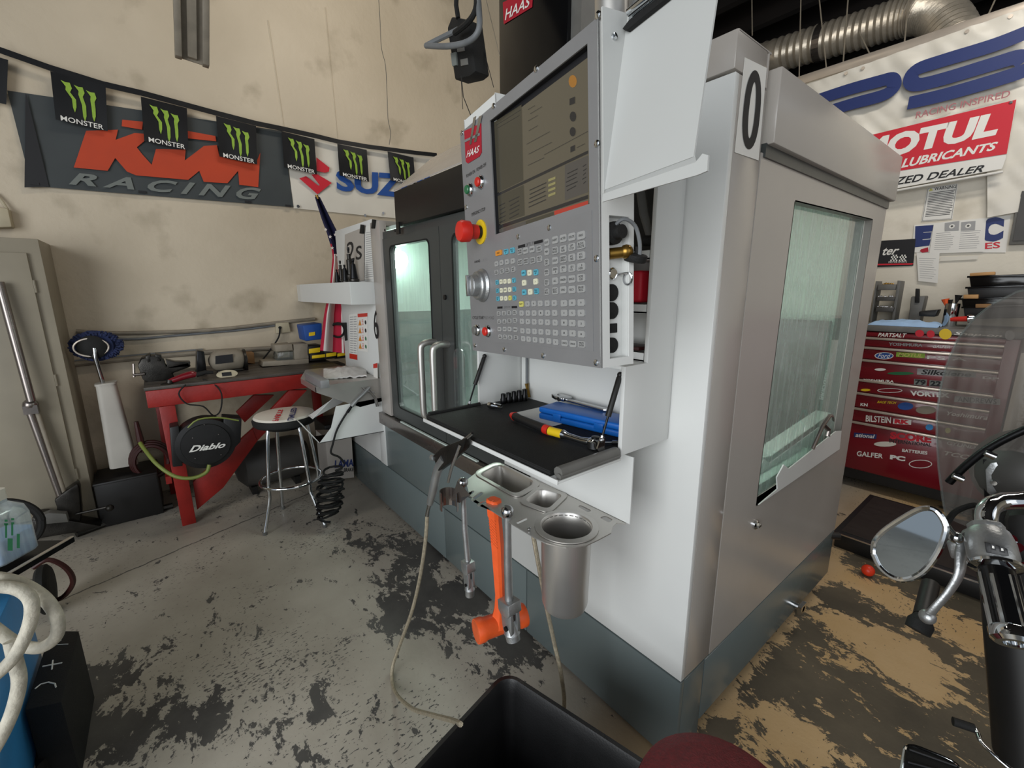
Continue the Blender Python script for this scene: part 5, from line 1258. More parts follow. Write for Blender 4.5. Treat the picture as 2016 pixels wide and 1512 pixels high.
for i, q in enumerate(flags):
    t_, r_, br_, bl_ = [tp(*p, .004) for p in q]
    labs = ['black pennant cut off at the left picture edge', 'largest whole pennant of the string, first from the left over the grey banner', 'second whole pennant from the left over the orange print', 'third whole pennant from the left over the orange print', 'pennant hanging where the dark and white banners meet', 'pennant hanging over the first letter of the white banner', 'rightmost pennant next to the machine']
    def fn(a, b, t_=t_, r_=r_, br_=br_, bl_=bl_, i=i): return (bl_ * (1 - a) + br_ * a) * (1 - b) + (t_ * (1 - a) + r_ * a) * b + Vector((.006 * math.sin(a * 5 + i) * (1 - b), 0, 0))
    fo = MB().grid(fn, 8, 6, thick=(-.001, 0, 0)).build('pennant', 'flagblack', smooth=True); tag(fo, labs[i], 'pennant', 'pennants on the string')
    if i == 0: continue
    def fq(a, b): return fn(a, b) + Vector((.003, 0, 0))
    claws = MB()
    for cx_, x2, y0, y1 in ((.27, .38, .80, .24), (.50, .56, .77, .10), (.72, .74, .72, .14)):
        L = [(cx_ - .10, y0 + .06), (cx_ - .02, y0 + .04), (cx_ + .06, y0 + .05), (cx_ + .09, y0 - .06), (cx_ + .05, y0 - .15), (x2 + .04, (y0 + y1) / 2), (x2 + .035, y1 + .12), (x2, y1), (x2 - .03, y1 + .1), (x2 - .035, (y0 + y1) / 2), (cx_ - .03, y0 - .12), (cx_ - .02, y0 - .05)]
        claws.solid([fq(a, b) + Vector((.004, 0, 0)) for a, b in L], (.0006, 0, 0))
    child(claws.build('claw_print', 'claw'), fo)
    child(lettering('MONSTER', 'whiteink', None, corners=[fq(a, b) + Vector((.006, 0, 0)) for a, b in ((.1, .0), (.92, .0), (.92, .11), (.1, .11))], bold=0.01), fo)

# bar hanging from the roof and power drop
t = thing('hanging_door_track', 'grey metal channel hanging down at the top left', 'channel', plx(378, 100, -3.2))
A, B = plx(378, 122, -3.2), plx(375, -60, -3.0)
d = (B - A).normalized(); s = d.cross(Vector((1, 0, 0))).normalized()
fr = Fr(A, s, Vector((1, 0, 0)), d)
L = (B - A).length
MB(fr).box(-.075, .075, .0, .006, 0, L).build('web', 'conduit', t)
for a in (-.075, .045): MB(fr).box(a, a + .03, .006, .05, -.01, L).build('flange', 'conduit', t, bevel=.003)
MB(fr).box(-.02, .02, .006, .03, .01, L).build('centre_rib', 'conduit', t)
t = thing('power_box', 'black hanging power outlet box with a coiled grey cord above the machine', 'outlet box', ply(910, 100, .95))
G = lambda x, y, d=0: ply(x, y, 0.95 + d)
MB().solid([G(880, 55), G(889, 32), G(922, 38), G(936, 140), G(924, 150), G(895, 157)], (0, .06, 0)).build('box', 'rubber', t, bevel=.006)
for x, y in ((905, 95), (912, 122)): MB().solid([G(x - 6, y - 5, -.004), G(x + 8, y - 8, -.004), G(x + 9, y + 5, -.004), G(x - 5, y + 8, -.004)], (0, .004, 0)).build('socket_face', 'greyplastic', t, bevel=.001)
MB().solid([G(887, 105, -.006), G(897, 102, -.006), G(899, 128, -.006), G(890, 130, -.006)], (0, .006, 0)).build('label_plate', 'ktmgrey', t)
MB().tube([G(902, 36), G(898, 10), G(900, -40)], .008, 8).tube([G(895, 65, -.03), G(925, 40, -.04), G(938, 10, -.03), G(935, -30)], .009, 8, smooth=4).build('cord', 'rubber', t, smooth=True)
MB().tube([G(839, 90, -.03), G(880, 91, -.05), G(920, 83, -.05), G(942, 60, -.04), G(943, 20, -.03), G(938, -30)], .0095, 10, smooth=5).tube([G(839, 90, -.03), G(862, 78, -.01), G(895, 62, 0), G(915, 50, .02)], .009, 8, smooth=4).build('coiled_cord', 'cable', t, smooth=True)
for a, b, m_ in (((908, 155), (911, 215), 'ink'), ((945, 70), (972, 172), 'ink'), ((955, -10), (984, 110), 'conduit')):
    o = MB().tube([ply(*a, 1.0), ply(*b, 1.0)], .0012, 5).build('thin_wire', m_); tag(o, {908: 'thin wire under the power box to the control panel', 945: 'thin dark wire right of the power box', 955: 'thin pale wire beside the black column'}[a[0]], 'wire')

# wall box at the far left
t = thing('junction_box', 'small cream junction box on the far wall at the left edge', 'junction box', wallp(14, 430, .03))
MB().solid([wallp(-20, 452, .0), wallp(30, 450, .0), wallp(22, 414, .0), wallp(-20, 408, .0)], (.08, 0, 0)).build('cover', 'cream', t, bevel=.008)
MB().tube([wallp(14, 412, .04), wallp(5, 398, .03), wallp(-10, 380, .02)], .008, 8).build('cord', 'cream', t, smooth=True)

# conduits, outlet
for pts, m_, r, lab in ((((150, 652), (240, 656), (410, 650), (541, 636), (620, 628)), 'conduit', .014, 'upper dusty conduit running along the far wall above the bench'),
                        (((150, 660), (250, 668), (330, 662), (410, 655), (470, 650), (541, 641)), 'cable', .009, 'slack grey cable under the upper conduit'),
                        (((100, 722), (240, 708), (399, 694), (560, 684), (700, 680)), 'conduit', .018, 'lower thick conduit along the wall at bench height'),
                        (((95, 716), (240, 702), (399, 688)), 'cable', .008, 'thin cable on top of the lower conduit')):
    o = MB().tube([wallp(*q, r + .004) for q in pts], r, 8, smooth=3).build('conduit', m_, smooth=True); tag(o, lab, 'conduit')
t = thing('wall_outlet', 'dusty cream outlet box on the wall above the bench', 'outlet', wallp(553, 645, .02))
MB().solid([wallp(541, 656), wallp(570, 653), wallp(566, 634), wallp(541, 636)], (.045, 0, 0)).build('box', 'cream', t, bevel=.004)
MB().lathe(wallp(551, 645, .046), (1, 0, 0), [(.012, 0), (.012, .008)], 12).build('plug', 'rubber', t)
o = MB().tube([wallp(551, 647, .06), wallp(548, 665, .06), wallp(530, 692, .07), wallp(505, 722, .12)], .006, 8, smooth=5).build('drooping_lead', 'rubber', smooth=True); tag(o, 'black cord drooping from the wall outlet to the bench', 'cord')

# ================================================================ LOCKER
XL = -3.75
yl = -0.47
lk = thing('locker', 'tall beige steel locker at the left edge by the far wall', 'locker', (-3.95, -0.95, 0))
def lbox(*b, name, m='locker', bevel=.003): return MB().box(*b).build(name, m, lk, bevel=bevel)
lh = 1.80
lbox(XW + .01, XL, yl - .9, yl, 0.02, lh, name='carcass')
lbox(XL + .002, XL + .02, yl - .45, yl - .055, 0.10, lh - .08, name='door')
lbox(XL + .002, XL + .02, yl - .88, yl - .455, 0.10, lh - .08, name='door')
for z in (.35, .95, 1.5): MB().cyl((XL + .012, yl - .052, z), (XL + .012, yl - .052, z + .07), .007, 8).build('hinge', 'locker', lk)
MB().box(XL + .021, XL + .05, yl - .42, yl - .36, .88, .96).build('handle', 'greyplastic', lk, bevel=.004)
# poles leaning on the locker
for a, b, r, m_, lab in (((-2, 555), (62, 790), .020, 'ssdark', 'upper length of grey steel pipe leaning on the locker'), ((55, 800), (122, 985), .018, 'ssdark', 'grey steel rod leaning against the locker doors'), ((68, 795), (128, 975), .012, 'conduit', 'thin pale rod beside the leaning steel rod')):
    o = MB().cyl(plx(*a, XL + .06), plx(*b, XL + .10), r, 12).build('steel_pole', m_, smooth=True); tag(o, lab, 'pole')
o = MB().sphere(plx(60, 797, XL + .07), .035, 10, (1, 1, 1)).box(XL + .05, XL + .10, plx(60, 797, XL + .07).y - .03, plx(60, 797, XL + .07).y + .03, plx(60, 797, XL + .07).z - .05, plx(60, 797, XL + .07).z).build('pole_clamp', 'ssdark', smooth=True); tag(o, 'knobbly metal clamp joining the leaning poles', 'clamp')

# ================================================================ duster in its tube, dark crate
XD = -3.85
t = thing('wash_brush', 'blue microfibre wash brush standing upright in a white tube', 'brush', plx(205, 755, XD))
c_ = plx(186, 682, XD)
fz = MB()
rng = random.Random(3)
for k in range(420):
    a = rng.random() * 2 * math.pi; rr_ = .75 + .25 * rng.random()
    p = c_ + Vector((rng.uniform(-.03, .0), .118 * math.cos(a) * rr_ + .01, .080 * math.sin(a) * rr_ + .003))
    fz.tube([p, p + Vector((rng.uniform(-.012, .012), .016 * math.cos(a), .016 * math.sin(a)))], .006, 5)
fo = fz.build('fibres', 'navyfib', t, smooth=True); fo['kind'] = 'stuff'
MB().lathe(c_ + Vector((-.03, 0, 0)), (1, 0, 0), [(.09, 0), (.10, .01), (.09, .025)], 24).build('pad', 'navyfib', t, smooth=True)
MB().lathe(c_ + Vector((.0, -.01, -.004)), (1, -.1, 0), [(.072, 0), (.075, .01), (.06, .02), (.02, .03)], 24).build('head', 'rubber', t, smooth=True)
rm = [c_ + Vector((.014, -.015 + .082 * math.cos(k * math.pi / 12), -.004 + .056 * math.sin(k * math.pi / 12))) for k in range(25)]
MB().tube(rm, .006, 6, cap=False).build('piping', 'trim', t, smooth=True)
MB().tube([c_ + Vector((.02, .0, -.01)), plx(188, 705, XD + .03), plx(203, 755, XD)], [.014, .012, .012], 12).build('pole', 'steel', t, smooth=True)
t = thing('plastic_tube', 'white square plastic tube standing in the dark crate by the bench', 'tube', plx(230, 915, XD))
TP = [plx(187, 762, XD + .05), plx(228, 756, XD + .05)]; BP = [plx(215, 925, XD + .05), plx(272, 915, XD + .05)]
lo = [BP[0], BP[1], BP[1] + Vector((-.12, 0, 0)), BP[0] + Vector((-.12, 0, 0))]; hi = [TP[0], TP[1], TP[1] + Vector((-.1, 0, 0)), TP[0] + Vector((-.1, 0, 0))]
MB().loft([rquad(lo, .03), rquad(hi, .03)]).build('tube_body', 'pvc', t, smooth=True)
hi2 = [p + Vector((0, 0, .012)) for p in hi]
MB().loft([rquad([p + (p - sum(hi, Vector()) / 4) * .08 for p in hi], .03), rquad([p + (p - sum(hi, Vector()) / 4) * .08 for p in hi2], .03)]).build('cap', 'pvc', t, smooth=True)
y0 = plx(195, 1010, -3.72).y; y1 = plx(322, 1000, -3.72).y
o = MB().box(-4.02, -3.70, y0, y1, 0.0, 0.30).box(-4.02, -3.70, y0 - .004, y1 + .004, .28, .305).build('dark_crate', 'black', bevel=.01); tag(o, 'low black crate on the floor between the locker and the red bench', 'crate')
t = thing('hose_pile', 'dark red hose coiled on the floor beside the red bench leg', 'hose', plx(300, 900, -3.8))
mb = MB()
for k in range(3):
    mb.tube([plx(298, 905, -3.80) + Vector((.02 * k, (.11 - .01 * k) * math.cos(a * math.pi / 12), (.13 - .01 * k) * math.sin(a * math.pi / 12))) for a in range(25)], .012, 6, cap=False)
mb.build('coil', 'brown', t, smooth=True)
MB().tube([plx(268, 830, -3.78), plx(276, 865, -3.78), plx(282, 890, -3.78)], [.012, .02, .014], 8).build('nozzle', 'brown', t, smooth=True)
# floor rail along the wall foot
o = MB().tube([pz(150, 1052, .02), pz(210, 1030, .02), pz(340, 995, .02)], .022, 8).build('floor_pipe', 'oilsteel', smooth=True); tag(o, 'dark pipe lying on the floor in front of the black crate', 'pipe')
# bead breaker tool, wheel
t = thing('tire_tool', 'black cast floor tool with a ratchet rod beside the locker foot', 'tool', pz(125, 1045, 0))
XT = -3.62
G = lambda x, y, d=0: plx(x, y, XT + d)
MB().solid([G(112, 1000), G(106, 985), G(128, 968), G(152, 952), (G(156, 962)), G(160, 1010), G(158, 1040), G(110, 1050)], (-.09, 0, 0)).build('housing', 'oilsteel', t, bevel=.01)
MB().solid([G(62, 1020, .02), G(80, 1016, .02), G(165, 1030, .02), G(200, 1036, .02), G(165, 1046, .02), G(68, 1062, .02)], (-.12, 0, 0)).build('foot', 'oilsteel', t, bevel=.006)
MB().solid([G(66, 1022, .05), G(96, 1010, .05), G(130, 1012, .05), G(135, 1028, .05), G(70, 1034, .05)], (-.06, 0, 0)).build('saddle', 'greyplastic', t, bevel=.004)
MB().cyl(G(150, 1012), G(212, 998, .05), .008, 8).sphere(G(216, 1000, .05), .022, 10).build('crank', 'oilsteel', t, smooth=True)
t = thing('bicycle_wheel', 'black spoked wheel standing half behind the bottle and locker', 'wheel', pz(40, 1050, 0))
wc = plx(12, 1035, -3.30); wc.z = max(wc.z, .152)
ring = [wc + Vector((.03 * math.cos(k * math.pi / 20), .135 * math.cos(k * math.pi / 20), .135 * math.sin(k * math.pi / 20))) for k in range(41)]
MB().tube(ring, .016, 8, cap=False).build('tyre', 'rubber', t, smooth=True)
ring2 = [wc + (p - wc) * .87 for p in ring]
MB().tube(ring2, .007, 6, cap=False).build('rim', 'black', t, smooth=True)
MB().lathe(wc + Vector((-.03, 0, 0)), (1, 0, 0), [(.03, 0), (.03, .06)], 14).build('hub', 'black', t, smooth=True)
for k in range(10): MB().tube([wc, ring2[k * 4]], .004, 5).build('spoke', 'black', t)

# ================================================================ RED BENCH
XB = -3.40; yb0, yb1 = -.112, .80; zb0, zb1 = .810, .915
bn = thing('workbench', 'red painted timber workbench with greasy top along the far wall', 'workbench', (-3.75, .35, 0))
MB().box(XB - .04, XB, yb0, yb1, zb0, zb1).build('front_apron', 'benchred', bn, bevel=.004)
MB().box(XW + .06, XB - .042, yb0, yb0 + .04, zb0, zb1).build('side_apron', 'benchred', bn, bevel=.004)
MB().box(XW + .06, XB - .042, yb1 - .04, yb1, zb0, zb1).build('side_apron', 'benchred', bn, bevel=.004)
for k in range(5):
    x0 = XW + .05 + k * .14
    MB().box(x0, x0 + .137, yb0 - .005, yb1 + .27, zb1 + .001, zb1 + .022).build('plank', 'benchtop', bn, bevel=.003)
L0, L1_ = plx(313, 803, XB), plx(345, 800, XB); F0_, F1_ = pz(360, 1040, 0), pz(388, 1035, 0)
ya, yb_2 = L0.y, L1_.y
ya2, yb2 = plx(360, 1040, XB).y, plx(388, 1036, XB).y
MB().solid([Vector((XB - .04, ya, zb0 - .001)), Vector((XB - .04, yb_2, zb0 - .001)), Vector((XB - .04, yb2, 0)), Vector((XB - .04, ya2, 0))], (.04, 0, 0)).build('leg', 'benchred', bn, bevel=.003)
def brace(pts, x, m='benchred'): MB().solid([plx(*q, x) for q in pts], (-.035, 0, 0)).build('brace', m, bn, bevel=.003)
brace(((380, 950), (388, 1004), (440, 960), (507, 868), (497, 845)), XB - .045)
brace(((497, 845), (507, 868), (605, 768), (570, 768)), XB - .045)
brace(((465, 812), (482, 832), (540, 778), (500, 778)), XB - .35)
MB().box(XW + .08, XW + .12, yb0 + .02, yb0 + .09, 0, zb0).build('leg', 'benchred', bn, bevel=.003)
MB().box(XW + .08, XW + .12, yb1 + .18, yb1 + .25, 0, zb1).build('leg', 'benchred', bn, bevel=.003)
MB().box(XW + .07, XB - .08, yb0 + .02, yb0 + .05, .28, .33).build('cross_bar', 'benchred', bn)
# tank below the bench, dark box
ty = plx(540, 950, -3.75)
t = thing('air_tank', 'round grey air tank in the shadow under the bench', 'tank', (ty.x, ty.y, 0))
MB().lathe(Vector((ty.x, ty.y - .26, .20)), (0, 1, 0), [(.01, 0), (.10, .02), (.16, .07), (.17, .12), (.17, .42), (.16, .47), (.10, .52), (.01, .54)], 28).build('shell', 'tank', t, smooth=True)
for s in (-.15, .15): MB().box(ty.x - .12, ty.x + .12, ty.y + s - .02, ty.y + s + .02, 0, .06).build('foot', 'black', t)
o = MB().box(-4.0, -3.68, .96, 1.30, 0, .42).build('black_equipment_case', 'black', bevel=.015); tag(o, 'large black case on the floor under the right end of the bench', 'case')
t = thing('cleaner_carton', 'printed white and blue disc cleaner box on the floor behind the coiled hose', 'box', (-3.45, 1.0, 0))
XX = -3.35
q = [plx(648, 945, XX), plx(697, 940, XX), plx(692, 860, XX), plx(640, 862, XX)]
for p in q[:2]: p.z = max(p.z, .02)
MB().solid(q, (-.25, 0, 0)).build('carton', 'lgrey', t)
child(lettering('LAMA', 'navy', None, corners=[p + Vector((.002, 0, 0)) for p in quadat([q[0], q[1], q[2], q[3]], .25, .28, 1.0, .46, (0, 0, 0))], bold=.03, shear=.2), t)
child(lettering('DISC BRAKE', 'ink', None, corners=[p + Vector((.002, 0, 0)) for p in quadat([q[0], q[1], q[2], q[3]], .28, .16, 1.0, .25, (0, 0, 0))], bold=.02, shear=.2), t)
# hose reel
XRl = XB + .16
G = lambda x, y, d=0: plx(x, y, XRl + d)
t = thing('hose_reel', 'black round hose reel with white lettering hung on the bench leg', 'hose reel', G(400, 880))
MB().solid([G(334, 842), G(352, 838), G(360, 918), G(340, 920)], (-.12, 0, 0)).build('side_guard', 'plastic', t, bevel=.006)
MB().solid([G(440, 822), G(476, 824), G(474, 870), G(440, 905)], (-.12, 0, 0)).build('side_guard', 'plastic', t, bevel=.006)
rc = (G(406, 874)); rx = (G(345, 880) - G(470, 868)).length / 2
MB().lathe(rc + Vector((-.12, 0, 0)), (1, 0, 0), [(rx * .96, 0), (rx, .02), (rx, .10), (rx * .96, .12), (rx * .80, .125), (rx * .78, .135), (rx * .3, .14), (.005, .14)], 40).build('drum_cover', 'plastic', t, smooth=True)
child(lettering('Diablo', 'whiteink', None, corners=[G(372, 891, .03), G(443, 881, .03), G(445, 870, .03), G(374, 878, .03)], bold=.03, shear=.35), t)
for x, y in ((379, 862), (402, 836), (430, 855), (435, 895), (384, 902)): MB().lathe(G(x, y, .02), (1, 0, 0), [(.004, 0), (.003, .004)], 8).build('rivet', 'steel', t)
MB().tube([G(412, 915, .03), G(406, 930, .04), G(380, 941, .03), G(345, 938, .0), G(310, 915, -.06), G(285, 885, -.15), G(276, 872, -.2)], .011, 10, smooth=5).build('hose', 'hosegreen', t, smooth=True)
MB().tube([G(370, 842), G(390, 826), G(430, 822), G(470, 828)], .005, 6, smooth=3).build('hose_lead', 'hosegreen', t, smooth=True)

# ---- things on the bench
ZB = zb1 + .023
XVz = -3.62
t = thing('bench_vise', 'dark oily bench vise at the left end of the red bench', 'vise', plx(330, 745, XVz))
G = lambda x, y, d=0: plx(x, y, XVz + d)
MB().solid([G(281, 748), G(271, 720), G(278, 706), G(300, 700), G(312, 700), G(322, 706), G(328, 722), G(372, 712), G(376, 722), G(340, 735), G(345, 748), G(330, 758), G(300, 758)], (-.11, 0, 0)).build('body', 'oilsteel', t, bevel=.008)
MB().solid([G(286, 702), G(296, 697), G(298, 712), G(290, 716)], (-.12, 0, 0)).solid([G(305, 697), G(318, 699), G(318, 714), G(308, 712)], (-.12, 0, 0)).build('jaw', 'oilsteel', t, bevel=.004)
MB().solid([G(326, 708), G(345, 712), G(375, 712), G(374, 722), G(330, 726)], (-.08, 0, 0)).build('slide', 'oilsteel', t, bevel=.004)
MB().cyl(G(262, 738), G(285, 736), .010, 10).cyl(G(263, 716), G(264, 742), .007, 8).build('screw', 'ssdark', t, smooth=True)
MB().cyl(G(320, 757, -.05), Vector((XVz - .05, G(320, 757).y, ZB)), .07, 16).build('swivel_base', 'oilsteel', t, smooth=True)
XG = -3.70
G = lambda x, y, d=0: plx(x, y, XG + d)
t = thing('bench_grinder', 'dusty brown bench grinder with grey wheel guard on the red bench', 'grinder', G(440, 730))
ca, cb_ = G(412, 714), G(470, 710)
ax = Vector((0, 1, 0))
MB().lathe(Vector((XG - .06, ca.y, ca.z - .0)), ax, [(.02, 0), (.055, .02), (.075, .05), (.078, .08), (.078, .17), (.07, .20), (.045, .23), (.02, .24)], 26).build('motor', 'conduit', t, smooth=True)
MB().solid([G(424, 717, .022), G(459, 713, .022), G(458, 697, .022), G(424, 701, .022)], (.003, 0, 0)).build('name_plate', 'ink', t)
MB().solid([G(388, 690), G(402, 692), G(407, 730), G(410, 745), G(386, 745)], (-.12, 0, 0)).build('wheel_guard', 'darksteel', t, bevel=.006)
MB().lathe(G(475, 710, -.06), ax, [(.06, 0), (.06, .012), (.085, .016), (.085, .03), (.02, .035)], 24).build('wheel', 'oilsteel', t, smooth=True)
MB().box(XG - .12, XG + .02, ca.y + .04, ca.y + .2, ZB, ca.z - .06).build('pedestal', 'oilsteel', t, bevel=.008)
t = thing('angle_grinder', 'dark red angle grinder lying at the bench edge with its cord', 'angle grinder', plx(360, 745, -3.46))
G = lambda x, y, d=0: plx(x, y, -3.46 + d)
MB().tube([G(330, 752), G(345, 747), G(362, 741), G(378, 737), G(386, 738)], [.012, .018, .021, .023, .016], 14, smooth=3).build('body', 'toolred', t, smooth=True)
MB().tube([G(386, 738), G(405, 733), G(420, 733)], [.017, .014, .010], 10).build('grip', 'rubber', t, smooth=True)
MB().lathe(G(334, 757), (0, .2, 1), [(.045, -.008), (.045, 0), (.02, .01), (.018, .03)], 18).build('disc_guard', 'oilsteel', t, smooth=True)
MB().tube([G(366, 757, .08), G(352, 775, .09), G(368, 795, .09), G(400, 800, .09), G(420, 818, .09), G(434, 808, .09), G(436, 775, .09), G(420, 755, .05), G(400, 747, 0)], .0045, 6, smooth=4).build('cord', 'rubber', t, smooth=True)
t = thing('digital_gauge', 'cream oval gauge with a dark display lying on the bench', 'gauge', plx(450, 740, -3.5))
G = lambda x, y, d=0: plx(x, y, -3.5 + d)
gc = G(447, 737)
MB().prism([(.062 * math.cos(a), .028 * math.sin(a)) for a in [k * math.pi / 12 for k in range(24)]], 0, .012, fr=Fr(gc, (0, 1, 0), (-.35, 0, .94), (.94, 0, .35))).build('body', 'cream', t, bevel=.003)
MB(Fr(gc, (0, 1, 0), (-.35, 0, .94), (.94, 0, .35))).box(-.03, .025, -.014, .012, .0125, .014).build('display', 'ink', t)
o = MB().solid([plx(440, 695, -4.0), plx(500, 700, -4.0), plx(498, 678, -4.0), plx(443, 682, -4.0)], (-.12, 0, 0)).build('cardboard_box', 'cardboard', bevel=.003); tag(o, 'brown cardboard box behind the bench grinder', 'box')
o.location.z = ZB
XS = -3.75
for i, (q, m_, lab) in enumerate(((((516, 722), (608, 716), (608, 706), (518, 712)), 'conduit', 'long flat plastic organiser at the bottom of the stack behind the bench'), (((545, 710), (577, 708), (577, 692), (548, 694)), 'clear', 'left clear small parts organiser on the stack'), (((580, 708), (608, 706), (606, 676), (578, 678)), 'conduit', 'right tall dusty organiser on the stack'), (((543, 693), (577, 690), (575, 677), (541, 680)), 'conduit', 'upper left grey organiser on the stack'))):
    o = MB().solid([plx(*p, XS) for p in q], (-.16, 0, 0)).build('parts_organiser', m_, bevel=.004); tag(o, lab, 'organiser')
o = MB().solid([plx(*p, XS + .02) for p in ((560, 734), (680, 722), (680, 716), (560, 724))], (-.2, 0, 0)).build('tool_tray', 'benchtop', bevel=.003); tag(o, 'low dark tray under the row of yellow cases at the bench end', 'tray')
t = thing('blue_tool_case', 'dark blue plastic tool case on edge beside the flag', 'case', plx(615, 660, XS))
MB().solid([plx(*p, XS) for p in ((596, 641), (634, 636), (634, 668), (602, 672))], (-.2, 0, 0)).build('body', 'printblue', t, bevel=.008)
MB().solid([plx(*p, XS + .004) for p in ((608, 655), (620, 653), (620, 660), (608, 662))], (.002, 0, 0)).build('latch', 'yellow', t)
for i, (x0, x1, y0_, y1_) in enumerate(((608, 630, 684, 696), (614, 640, 697, 706), (642, 662, 693, 703), (664, 682, 693, 702))):
    t = thing('yellow_latch_case', ('upper black case with yellow latches in the stack under the blue case', 'lower left black case with yellow latches', 'black case with yellow latch left below the flag', 'black case with yellow latch right below the flag')[i], 'case', plx((x0 + x1) / 2, y1_ + 4, XS))
    MB().solid([plx(*p, XS) for p in ((x0 - 4, y1_ + 5), (x1 + 3, y1_ + 2), (x1 + 3, y0_ - 5), (x0 - 4, y0_ - 2))], (-.16, 0, 0)).build('body', 'black', t, bevel=.004)
    MB().solid([plx(*p, XS + .003) for p in ((x0, y1_), (x1, y1_ - 3), (x1, y0_), (x0, y0_ + 3))], (.004, 0, 0)).build('latch_strip', 'yellow', t, bevel=.001)
# rolled national flag hanging by the cabinet
XFg = -3.62
G = lambda x, y, d=0: plx(x, y, XFg + d)
t = thing('hanging_flag', 'furled american flag hanging between the wall and the left cabinet', 'flag', G(655, 690))
def flagfn(xl0, xr0, yl0, yr0, k0, k1):
    pass
prof = [(388, 620, 630), (430, 633, 652), (460, 644, 668), (490, 653, 679), (505, 655, 682), (560, 650, 680), (620, 638, 680), (690, 630, 684)]
def fx(yy, s):
    for (ya_, la, ra), (yb__, lb, rb) in zip(prof, prof[1:]):
        if ya_ <= yy <= yb__:
            t_ = (yy - ya_) / (yb__ - ya_); return (la + (lb - la) * t_) * (1 - s) + (ra + (rb - ra) * t_) * s
    return prof[-1][1] * (1 - s) + prof[-1][2] * s
def strip(s0, s1, y0_, y1_, m_, name):
    mb = MB(); mb.grid(lambda a, b: G(fx(y0_ + (y1_ - y0_) * b, s0 + (s1 - s0) * a), y0_ + (y1_ - y0_) * b + 6 * (s0 + (s1 - s0) * a) * (b), .03 * math.sin((s0 + (s1 - s0) * a) * 9)), 6, 16, thick=(-.003, 0, 0))
    mb.build(name, m_, t, smooth=True)
strip(0, 1, 388, 505, 'flagblue', 'canton')
for k, (s0, s1) in enumerate(((0, .12), (.12, .46), (.46, .80), (.80, .88), (.88, 1.0))): strip(s0, s1, 500 if k else 480, 690, ('flagred', 'flagwhite', 'flagred', 'flagwhite', 'flagred')[k] if True else '', 'stripe')
for x, y in ((641, 452), (650, 466), (660, 462), (654, 488), (668, 484), (664, 502), (672, 500)):
    c_ = G(x, y, .045); MB().solid([c_ + Vector((0, .014 * (1 if k % 2 == 0 else .42) * math.sin(k * math.pi / 5), .014 * (1 if k % 2 == 0 else .42) * math.cos(k * math.pi / 5))) for k in range(10)], (.001, 0, 0)).build('star', 'flagwhite', t)
MB().tube([G(623, 384), G(626, 392)], .012, 8).build('pole_tip', 'gold', t, smooth=True)
# black holder ring below the shelf
t = thing('caliper_holder', 'black ring-shaped tool holder bracket in front of the flag', 'bracket', plx(662, 655, -3.1))
G = lambda x, y, d=0: ply(x, y, 1.09 - d)
MB().tube([G(665 + 13 * math.cos(a * math.pi / 10), 650 + 14 * math.sin(a * math.pi / 10)) for a in range(21)], .008, 8, cap=False).build('ring', 'rubber', t, smooth=True)
MB().solid([G(643, 636), G(680, 635), G(682, 670), G(679, 671), G(676, 641), G(648, 640), G(642, 664), G(640, 663)], (0, .02, 0)).build('frame', 'rubber', t)
# stool
t = thing('bar_stool', 'chrome bar stool with a printed white round seat by the coiled hose', 'stool', (-3.03, .50, 0))
sc_c = pz(563, 834, .70); ss = .70
S0 = Vector((sc_c.x, sc_c.y, 0))
S0 = Vector((-3.05, .50, 0))
f1, f2, f3 = pz(522, 1053, 0), pz(640, 1038, 0), pz(557, 1002, 0)
ctr = (f1 + f2) / 2; ctr = Vector(((f3.x + f2.x) / 2, (f3.y + f2.y) / 2, 0))
ctr = Vector((-3.06, .50, 0))
fts = [f1, f2, f3, f2 + f3 - f1]
ctr = (f2 + f3) / 2 + Vector((-.035, -.035, 0))
seatz = .73
MB().lathe(ctr + Vector((0, 0, seatz - .06)), (0, 0, 1), [(.175, 0), (.185, .01), (.188, .035), (.178, .052)], 40).build('seat_rim', 'rubber', t, smooth=True)
MB().lathe(ctr + Vector((0, 0, seatz - .009)), (0, 0, 1), [(.180, 0), (.172, .012), (.10, .022), (.01, .024)], 40, cap=True).build('seat_cushion', 'whitecloth', t, smooth=True)
sf = Fr(ctr + Vector((0, 0, seatz + .0155)), (.0, 1, 0), (-1, 0, 0), (0, 0, 1))
ring = []
tops = []
for i, f_ in enumerate(fts):
    d = (f_ - ctr).normalized()
    topp = ctr + d * .10 + Vector((0, 0, seatz - .062))
    kn_ = ctr + d * .135 + Vector((0, 0, seatz - .10)); mid = ctr + d * .175 + Vector((0, 0, .28)); 
    MB().tube([topp, topp + d * .02, kn_, mid, mid + Vector((0, 0, -.06)) + d * .0, f_ + Vector((0, 0, .012))], [.011] * 6, 12, smooth=2).build('leg', 'chrome', t, smooth=True)
    MB().cyl(f_, f_ + Vector((0, 0, .02)), .014, 10).build('foot_cap', 'greyplastic', t)
rg = [ctr + Vector((.185 * math.cos(a * math.pi / 16), .185 * math.sin(a * math.pi / 16), .29)) for a in range(33)]
MB().tube(rg, .010, 10, cap=False).build('foot_ring', 'chrome', t, smooth=True)
MB().tube([ctr + (p - ctr - Vector((0, 0, .29))) * .6 + Vector((0, 0, seatz - .075)) for p in rg], .012, 8, cap=False).build('swivel_ring', 'darksteel', t, smooth=True)
LP = lambda x, y: pz(x, y, seatz + .016)
for s_, q, m_ in (('LIMITED', ((546, 812), (549, 829), (583, 826), (577, 810)), 'navy'), ('PARTS', ((531, 817), (533, 829), (549, 829), (546, 815)), 'redprint')):
    pass
c1 = [pz(574, 803, seatz + .017), pz(556, 834, seatz + .017)]
child(lettering('LIMITED', 'navy', None, corners=[pz(565, 828, seatz + .017), pz(574, 803, seatz + .017), pz(585, 802, seatz + .017), pz(578, 827, seatz + .017)], bold=.03), t)
